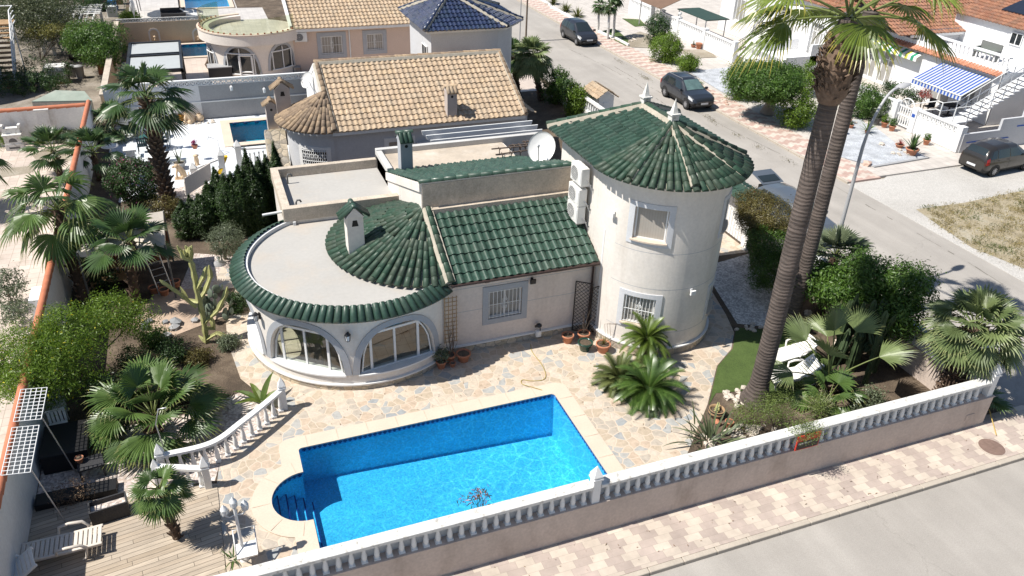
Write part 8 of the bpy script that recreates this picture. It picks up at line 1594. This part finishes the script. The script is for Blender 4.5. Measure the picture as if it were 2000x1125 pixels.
for k in range(-5, 6):
    w = math.sqrt(max(.001, .33 ** 2 - (k * .06) ** 2)); b.box(c[0] - w, c[0] + w, c[1] + k * .06 - .012, c[1] + k * .06 + .012, .008, .014)
solo('manhole_cover', 'rusty round manhole cover in the pavement at the right', 'manhole cover', b, mat('rusty_iron', (.20, .135, .11), .85, .2, 6, .3, 40))
random.seed(6); b = MB()
for k in range(7): fan_leaf(b, V3(21.6 + random.uniform(0, .9), 12.75 + random.uniform(-.1, 1.3), .12 + .05 * k), unit(random.uniform(-1.5, 2.2), rad(5)), V3(random.uniform(-.3, .3), random.uniform(-.3, .3), 1), random.uniform(.6, .9), 18, rad(190), .15)
solo('dead_palm_leaves', 'pile of cut palm leaves outside the corner of the street wall', 'leaves', b, L_palmd); b = MB(); p, q = G(1932, 800, .25), G(1946, 850, .03); b.tube([p, q], .018, 5); solo('cut_stalk', 'yellow cut palm stalk lying on the pavement', 'branch', b, mat('yellow_stalk', (.45, .32, .10), .7))
b = MB(); c = GY(1893, 815, 12.6); b.box(c[0] - .16, c[0] + .16, 12.585, 12.6, c[2] - .1, c[2] + .12); solo('meter_hatch', 'small sunken hatch low on the street wall near its right end', 'hatch', b, m_render)
# the neighbour's patio furniture
t = thing('garden_table', 'round green table among the chairs on the white tiled patio', 'table', tuple(G(300, 292))); c = G(300, 292); m_gr = mat('green_plastic', (.025, .09, .085), .5); m_grd = mat('dark_green_plastic', (.018, .035, .045), .5); b = MB(); b.lathe([(.001, .72), (.62, .72), (.64, .6)], 20, c); part('tablecloth', b, m_gr, t); b = MB(); b.tube([c, c + V3(0, 0, .7)], .05, 6); part('pedestal', b, m_grd, t)
for i, (px, py, rz, lb) in enumerate(((281, 298, 0, 'dark green plastic chair left of the round green table'), (322, 290, 1.4, 'dark green plastic chair right of the round green table'), (318, 268, 3.0, 'dark green plastic chair behind the round green table'))):
    p = G(px, py); a = rz; Rz = np.array([[math.cos(a), -math.sin(a), 0], [math.sin(a), math.cos(a), 0], [0, 0, 1]]); t = thing('garden_chair', lb, 'chair', tuple(p), 'green plastic chairs'); b = MB(); b.box(-.24, .24, -.24, .24, .4, .44, 0, Rz, p); part('seat', b, m_grd, t); b = MB(); [b.box(-.22 + k * .1, -.15 + k * .1, -.26, -.23, .44, .84, 0, Rz, p) for k in range(5)]; b.box(-.24, .24, -.27, -.22, .82, .9, 0, Rz, p); part('backrest', b, m_grd, t)
    for sx in (-.21, .21):
        for sy in (-.21, .21): b = MB(); b.tube([p + Rz @ V3(sx * 1.1, sy * 1.1, 0), p + Rz @ V3(sx, sy, .41)], .022, 5); part('leg', b, m_grd, t)
def closed_parasol(name, label, p, h, mt):
    t = thing(name, label, 'parasol', tuple(p)); b = MB(); b.tube([p, p + V3(0, 0, h)], .025, 6); part('pole', b, m_white, t); b = MB(); b.grid(lambda i, j: p + V3(0, 0, h - .02 - (h * .62) * j / 6) + V3(math.cos(2 * pi * i / 16), math.sin(2 * pi * i / 16), 0) * (.04 + .12 * math.sin(pi * min(1, j / 5.2)) ** .8) * (1 + .3 * (i % 2)), 16, 6, 0, True); part('canopy', b, mt, t); b = MB(); b.lathe([(.3, 0), (.3, .05), (.05, .1)], 14, p); part('base', b, m_white, t); return t
closed_parasol('parasol', 'closed white parasol beside the round green table', G(335, 290), 2.1, m_white); closed_parasol('parasol', 'closed white parasol at the top of the sand coloured yard wall', G(266, 50), 2.2, m_white)
t = thing('side_table', 'round pale table beside the terracotta coping', 'table', tuple(G(218, 310))); c = G(218, 302); b = MB(); b.lathe([(.001, .5), (.42, .5), (.42, .46)], 20, c); part('tabletop', b, m_plastic, t); b = MB(); b.tube([c, c + V3(0, 0, .48)], .04, 6); part('pedestal', b, m_plastic, t)
for i, (px, py, h, w, lb) in enumerate(((283, 262, .95, .18, 'white square pillar behind the stubbly palm trunk'), (260, 322, .8, .2, 'white square pillar with a cap near the magenta bougainvillea'))):
    p = G(px, py); b = MB(); b.box(-w, w, -w, w, 0, h, 0, np.eye(3), p); b.box(-w - .1, w + .1, -w - .1, w + .1, h, h + .09, 0, np.eye(3), p); solo('garden_pillar', lb, 'pillar', b, m_white)
ST = thing('stair_balustrade', 'white stair balustrade with pointed posts beside the teal pool', 'balustrade', tuple(G(440, 335)))
for px, py, h in ((381, 352, .55), (437, 343, 1.0), (470, 330, 1.15)): p = G(px, py); post(ST, p[0], p[1], 0, h, .14)
p, q = G(381, 352), G(437, 343); railing(ST, [V3(p[0], p[1], 0), V3(q[0], q[1], .35)], .02, .62, 5); p, q = G(470, 330), G(530, 318); railing(ST, [V3(p[0], p[1], .3), V3(q[0], q[1], .1)], .02, .8, 7)
b = MB(); p = G(430, 345); b.extrude([p + V3(-.1, -.2, .2), p + V3(.35, .2, .9), p + V3(.5, .2, .9), p + V3(.05, -.2, .2)], (0, .3, 0)); solo('yellow_towel', 'yellow towel hanging on the white stair post', 'towel', b, mat('towel_yellow', (.62, .40, .02), .9))
p, q = G(362, 382, .3), G(412, 350, .3); b = MB(); b.extrude([p, q, q + V3(.05, .25, .75), p + V3(.05, .25, .75)], (.04, -.03, 0)); solo('leaning_panel', 'pale boarded panel leaning behind the cypress hedge', 'panel', b, m_p3)
pot('planter', 'dark rectangular planter with a few blades on the white tiled patio', G(352, 329), .3, .34, m_greywall, 'blades', None, L_olive, 7, .8)
t = pot('flowerpot', 'small pot of flowers on a stone pedestal on the white tiled patio', G(385, 312) + V3(0, 0, .62), .15, .2, None, 'bush', None, L_pinkf, 10, .3); b = MB(); p = G(386, 325); b.lathe([(.2, 0), (.2, .06), (.1, .12), (.12, .35), (.09, .52), (.16, .6), (.001, .62)], 12, p); solo('stone_pedestal', 'baluster shaped stone pedestal under the small flower pot', 'pedestal', b, m_sand)
def figure(label, c, s, mt): # seated lion statue
    b = MB(); c = V3(*c); b.tube([c + V3(.12, 0, .05), c + V3(.1, 0, .3), c + V3(-.02, 0, .52), c + V3(-.1, 0, .66)], [.2 * s, .19 * s, .17 * s, .13 * s], 10); sphere(b, c + V3(-.14, 0, .74 * s + .06), .15 * s, 10); sphere(b, c + V3(-.3, 0, .70 * s + .06), .08 * s, 8)
    for y in (-.1, .1): b.tube([c + V3(-.12, y * s, .5), c + V3(-.2, y * s, .25), c + V3(-.2, y * s, 0)], .055 * s, 7); sphere(b, c + V3(.05, y * 1.6 * s, .1), .12 * s, 8); sphere(b, c + V3(-.26, y * s, .04), .06 * s, 6)
    b.tube([c + V3(.25, 0, .05), c + V3(.36, .1, .1), c + V3(.34, .2, .2)], .03, 5); b.box(-.32, .36, -.2, .2, -.02, .03, 0, np.eye(3), c); return solo('lion_statue', label, 'statue', b, mt)
figure('pale stone lion statue sitting against the grey garden wall', G(370, 240), 1.2, m_sand); figure('smaller pale stone animal statue on the gravel before the cypress hedge', G(355, 348), .8, m_sand)
for px, py, mt, lb in ((354, 236, mat('amber_glaze', (.42, .20, .03), .25), 'amber glazed ball pot against the garden wall'), (332, 236, m_pot, 'terracotta ball pot against the garden wall'), (391, 237, m_sand, 'weathered stone finial beside the lion statue')): p = G(px, py); b = MB(); b.lathe([(.1, 0), (.22, .1), (.26, .22), (.2, .36), (.12, .4), (.12, .46), (.1, .46)], 14, p); solo('garden_urn', lb, 'urn', b, mt)
b = MB(); [b.blob(G(365, 242) + V3(random.uniform(-1.5, 1.5), random.uniform(-.25, .25), .02), random.uniform(.05, .11), 6, .25, 0, .7) for k in range(60)]; struct('white_pebbles', b, m_rock, 'stuff')
t = thing('glass_table', 'white framed glass table on the white tiled patio', 'table', tuple(G(300, 320))); c = G(315, 318); b = MB(); b.box(-.9, .9, -.4, .4, .42, .45, 0, np.eye(3), c); part('tabletop', b, m_white, t); b = MB(); [b.tube([c + V3(x, y, 0), c + V3(x * .8, y * .8, .43)], .02, 5) for x in (-.9, .9) for y in (-.4, .4)]; part('leg', b, m_white, t)
b = MB(); p = G(433, 305); b.tube([p, p + V3(-.1, .5, .75), p + V3(-.5, .9, .8), p + V3(-.55, .9, .65)], .022, 6); solo('pool_handrail', 'thin bent steel handrail on the white patio', 'handrail', b, m_steel)
# the beige terrace and the plot behind it
t = thing('rattan_sofa', 'dark rattan chest beside the pink drum house', 'chest', tuple(G(432, 152))); c = G(432, 152); b = MB(); b.box(-.75, .75, -.5, .5, 0, .8, 0, np.eye(3), c); part('body', b, m_dark, t); b = MB(); b.box(-.78, .78, -.53, .53, .8, .86, 0, np.eye(3), c); part('lid', b, m_greywall, t)
b = MB(); p = G(408, 133); b.tube([p, p + V3(0, 0, .3), p + V3(.05, 0, .6)], [.16, .13, .1], 8); sphere(b, p + V3(.07, 0, .72), .11, 8); b.tube([p + V3(-.05, -.1, .5), p + V3(-.2, -.15, .3), p + V3(-.1, -.2, .1)], .05, 6); solo('garden_statue', 'small bronze statue on the beige terrace', 'statue', b, m_bark)
pot('flowerpot', 'yellow flower tub by the wall of the pink drum house', G(465, 150), .3, .3, mat('yellow_tub', (.45, .30, .06), .7), 'bush', None, L_brown, 10, .4); blades('palm_shrub', 'small bright palm shrub under the arched window of the pink house', 'plant', G(508, 152), 18, .9, .04, (30, 80), L_bright, .5, 41)
p = G(580, 140); t = thing('garden_chair', 'dark chair against the pink house wall', 'chair', tuple(p)); b = MB(); b.box(-.28, .28, -.28, .28, .35, .4, 0, np.eye(3), p); part('seat', b, m_greywall, t); b = MB(); b.box(-.28, .28, .24, .28, .4, .85, 0, np.eye(3), p); part('backrest', b, m_greywall, t); b = MB(); [b.tube([p + V3(x, y, 0), p + V3(x, y, .36)], .02, 5) for x in (-.25, .25) for y in (-.25, .25)]; part('leg', b, m_black, t)
b = MB(); b.sheet([(-5.3, 67.6), (6, 67.6), (6, 79), (3.8, 79.2), (3.8, 85.1), (-5.3, 85.1), (-5.3, 79)], [[(-1.1, 79.3), (3.7, 79.3), (3.7, 85), (-1.1, 85)]], .004); struct('upper_terrace', b, tiled('pale_upper_tile', (.56, .52, .48), (.46, .42, .38), .5, .5))
b = MB(); c = G(340, 36); b.box(-1.0, 1.0, -.4, .4, 0, .5, 0, np.eye(3), c, b=.03); b.box(-1.0, 1.0, .3, .5, .5, .8, 0, np.eye(3), c); solo('outdoor_sofa', 'black outdoor sofa beside the white gazebo', 'sofa', b, m_dark)
lounger('sun lounger with pale cushions near the white gazebo', (*G2(375, 34), 0), 2.6, 35, m_white, 'loungers of the upper terrace'); b = MB(); b.sheet([(-30, 47), (-5.6, 47), (-5.6, 95), (-30, 95)], [], .006); struct('shaded_drive', b, groundmat('rough_drive', [(.3, (.12, .10, .08)), (.5, (.22, .19, .15)), (.7, (.34, .30, .26))], .6, .5))
# top left: pergola, stair, tank, sheds
t = thing('white_pergola', 'white pergola carport over the black estate car', 'pergola', (-8.8, 68.5, 0)); X0, X1, Y0, Y1, Z = -11.0, -6.6, 65.5, 71.5, 2.15; b = MB(); b.box(X0, X1, Y0, Y0 + .14, Z - .22, Z); b.box(X0, X1, Y1, Y1 + .14, Z - .22, Z); part('beam', b, m_whited, t); b = MB(); [b.box(x, x + .08, Y0 - .3, Y1 + .3, Z, Z + .1) for x in np.arange(X0, X1, .45)]; [b.box(X0 - .1, X1 + .1, y, y + .3, Z + .1, Z + .13) for y in np.arange(68.0, 71.4, .62)]; part('rafter', b, m_whited, t)
for x in (X0 + .5, X0 + 1.1, X1 - .3):
    for y in (Y0, Y1): b = MB(); b.box(x, x + .2, y, y + .18, 0, Z - .2); part('post', b, m_whited, t)
OW = thing('white_house', 'white curved house corner at the left edge with a red roof edge and slotted parapet', 'house', (-14, 56, 0)); b = MB(); cyl_wall(b, (-16.0, 58.2), 4.0, rad(-80), rad(60), 0, 3.2); cyl_band(b, (-16.0, 58.2), 3.8, 4.05, rad(-80), rad(60), 3.35, 4.1); part('house_wall', b, m_streetwhite, OW); b = MB(); cyl_band(b, (-16.0, 58.2), 3.7, 4.25, rad(-80), rad(60), 3.2, 3.35); part('roof_edge', b, m_copingred, OW)
OS = thing('outdoor_stair', 'outdoor stair with white steel railing at the left of the pergola', 'stair', (-11.6, 60, 0)); b = MB(); [b.box(-12.3, -11.25, 57.6 + .3 * k, 57.95 + .3 * k, .24 * k, .24 * k + .08) for k in range(13)]; b.box(-12.3, -11.25, 61.5, 63, 3.05, 3.15); part('tread', b, m_wood, OS); b = MB(); pp = [V3(-11.2, 57.6, .9), V3(-11.2, 61.5, 4.0), V3(-11.2, 63, 4.0)]; [b.tube([p - V3(0, 0, h) for p in pp], .04, 5) for h in (0, .3, .6, .9)]; [b.tube([V3(-11.2, 57.6 + 3.9 * f, .9 + 3.1 * f), V3(-11.2, 57.6 + 3.9 * f, 3.1 * f)], .03, 5) for f in np.linspace(0, 1, 9)]; b.tube([(-11.2, 57.6, 0), (-11.2, 57.6, .9)], .04, 5); b.tube([(-11.2, 63, 4), (-12.4, 63, 4)], .04, 5); b.tube([(-11.2, 61.5, 0), (-11.2, 61.5, 3.1)], .05, 5); part('railing', b, m_white, OS)
t = thing('water_tank', 'white caged water tank standing before the white pergola', 'tank', tuple(G(116, 160))); c = G(116, 160); b = MB(); b.box(-.6, .6, -.5, .5, .14, 1.1, 0, np.eye(3), c, b=.06); b.lathe([(.12, 1.1), (.12, 1.16), (.001, 1.16)], 12, c); part('tank', b, m_whited, t); b = MB(); [b.tube([c + V3(x, y, .14), c + V3(x, y, 1.1)], .018, 4) for x in np.linspace(-.62, .62, 6) for y in (-.52, .52)]; [b.tube([c + V3(s * .62, y, .14), c + V3(s * .62, y, 1.1)], .018, 4) for s in (-1, 1) for y in np.linspace(-.4, .4, 4)]; [b.tube([c + V3(-.62, -.52, z), c + V3(.62, -.52, z), c + V3(.62, .52, z), c + V3(-.62, .52, z), c + V3(-.62, -.52, z)], .018, 4) for z in (.2, .5, .8, 1.08)]; part('cage', b, m_steel, t); b = MB(); b.box(-.62, .62, -.52, .52, 0, .14, 0, np.eye(3), c); part('pallet', b, m_wood, t)
t = thing('garden_shed', 'low shed with a pale green sheet roof behind the terracotta coped wall', 'shed', (-7.8, 49, 0)); p = [G(62, 198, 1.75), G(180, 196, 1.75), G(165, 178, 1.95), G(108, 176, 1.95)]; b = MB(); b.add([q for q in p] + [q - V3(0, 0, .06) for q in p], [(0, 1, 2, 3), (7, 6, 5, 4), (0, 4, 5, 1), (1, 5, 6, 2), (2, 6, 7, 3), (3, 7, 4, 0)]); part('roof', b, mat('green_sheet_roof', (.27, .31, .26), .8, .15, 2, dirt=((.4, .38, .33), .5, 1.2, 1)), t); b = MB(); b.prism([(q[0], q[1]) for q in p], 0, 1.68); part('shed_wall', b, m_oldconc, t)
t = thing('breeze_block_wall', 'pierced cream block screen on a brick base beside the black estate car', 'wall', (-6.0, 59.3, 0)); b = MB(); lattice(b, (-6.6, 59.6, .7), (1, 0, 0), 1.1, .5, 3, .12); part('pierced_blocks', b, m_cream, t); b = MB(); b.box(-6.6, -5.5, 59.6, 59.75, 0, .7); part('brick_base', b, m_terra, t)
for i, (px, py, r, h, lb) in enumerate(((142, 150, .28, .7, 'grey dustbin behind the caged water tank, left'), (158, 152, .3, .75, 'grey dustbin behind the caged water tank, right'))): b = MB(); p = G(px, py); b.lathe([(r * .8, 0), (r, h), (r * 1.05, h), (r * 1.02, h + .05), (.001, h + .1)], 14, p); solo('dustbin', lb, 'bin', b, m_greywall)
for i, (px, py, c_, lb) in enumerate(((220, 20, (.05, .18, .42), 'blue recycling bin in the shaded yard at the top'), (221, 32, (.45, .47, .46), 'pale grey bin in front of the blue recycling bin'), (232, 8, (.32, .20, .12), 'brown crate stacked behind the blue recycling bin'))): b = MB(); p = G(px, py); b.box(-.4, .4, -.35, .35, 0, .8, 0, np.eye(3), p, b=.04); b.box(-.43, .43, -.38, .38, .8, .86, 0, np.eye(3), p); solo('bin' if i < 2 else 'crate', lb, 'bin' if i < 2 else 'crate', b, mat('bin_paint_%s' % 'abc'[i], c_, .6))
# rose pink flowers of the plant leaning over the pool rail
bush('oleander_sprig', 'small oleander sprig with pink flowers poking above the balustrade at the pool', 'plant', [(tuple(GY(925, 975, 13.05)), (.32, .15, .22)), (tuple(GY(938, 958, 13.05)), (.15, .1, .15))], L_dark, 16, 12, .06, .06, .35, flowers=(L_redf, .45), base=(5.0, 13.05, 0), zmin=.5, stems=5, stemr=.015)
# fallen leaves and small weeds
P = np.concatenate([np.c_[RN.uniform(-1, 10, 130), RN.uniform(18.8, 21.3, 130), np.full(130, .025)], np.c_[RN.uniform(9.6, 13.5, 130), RN.uniform(13.2, 20.5, 130), np.full(130, .025)], np.c_[RN.uniform(2, 23, 110), RN.uniform(11.2, 12.55, 110), np.full(110, .018)]])
N = RN.normal(size=(len(P), 3)) * .25 + V3(0, 0, 1); N /= np.linalg.norm(N, axis=1)[:, None]
o = bpy.data.objects.new('fallen_leaves', leafset('fallen_leaves', P, N, .035, .55, [L_dry], np.zeros(len(P), int))); COL.objects.link(o); o['kind'] = 'stuff'
C = np.array([G(*p)[:2] for p in ((1340, 205), (1395, 238), (1258, 150), (1210, 118), (1265, 152), (1110, 62), (1100, 55), (1385, 228), (1440, 262), (1480, 285), (1540, 312))]); idx = np.repeat(np.arange(len(C)), 60); XY = C[idx] + RN.normal(size=(len(idx), 2)) * (.12, .35); P = np.c_[XY, RN.random(len(idx)) * .1 - .08]; N = RN.normal(size=(len(P), 3)); N /= np.linalg.norm(N, axis=1)[:, None]
o = bpy.data.objects.new('kerb_weeds', leafset('kerb_weeds', P, N, .05, .4, [L_brown], np.zeros(len(P), int))); COL.objects.link(o); o['kind'] = 'stuff'
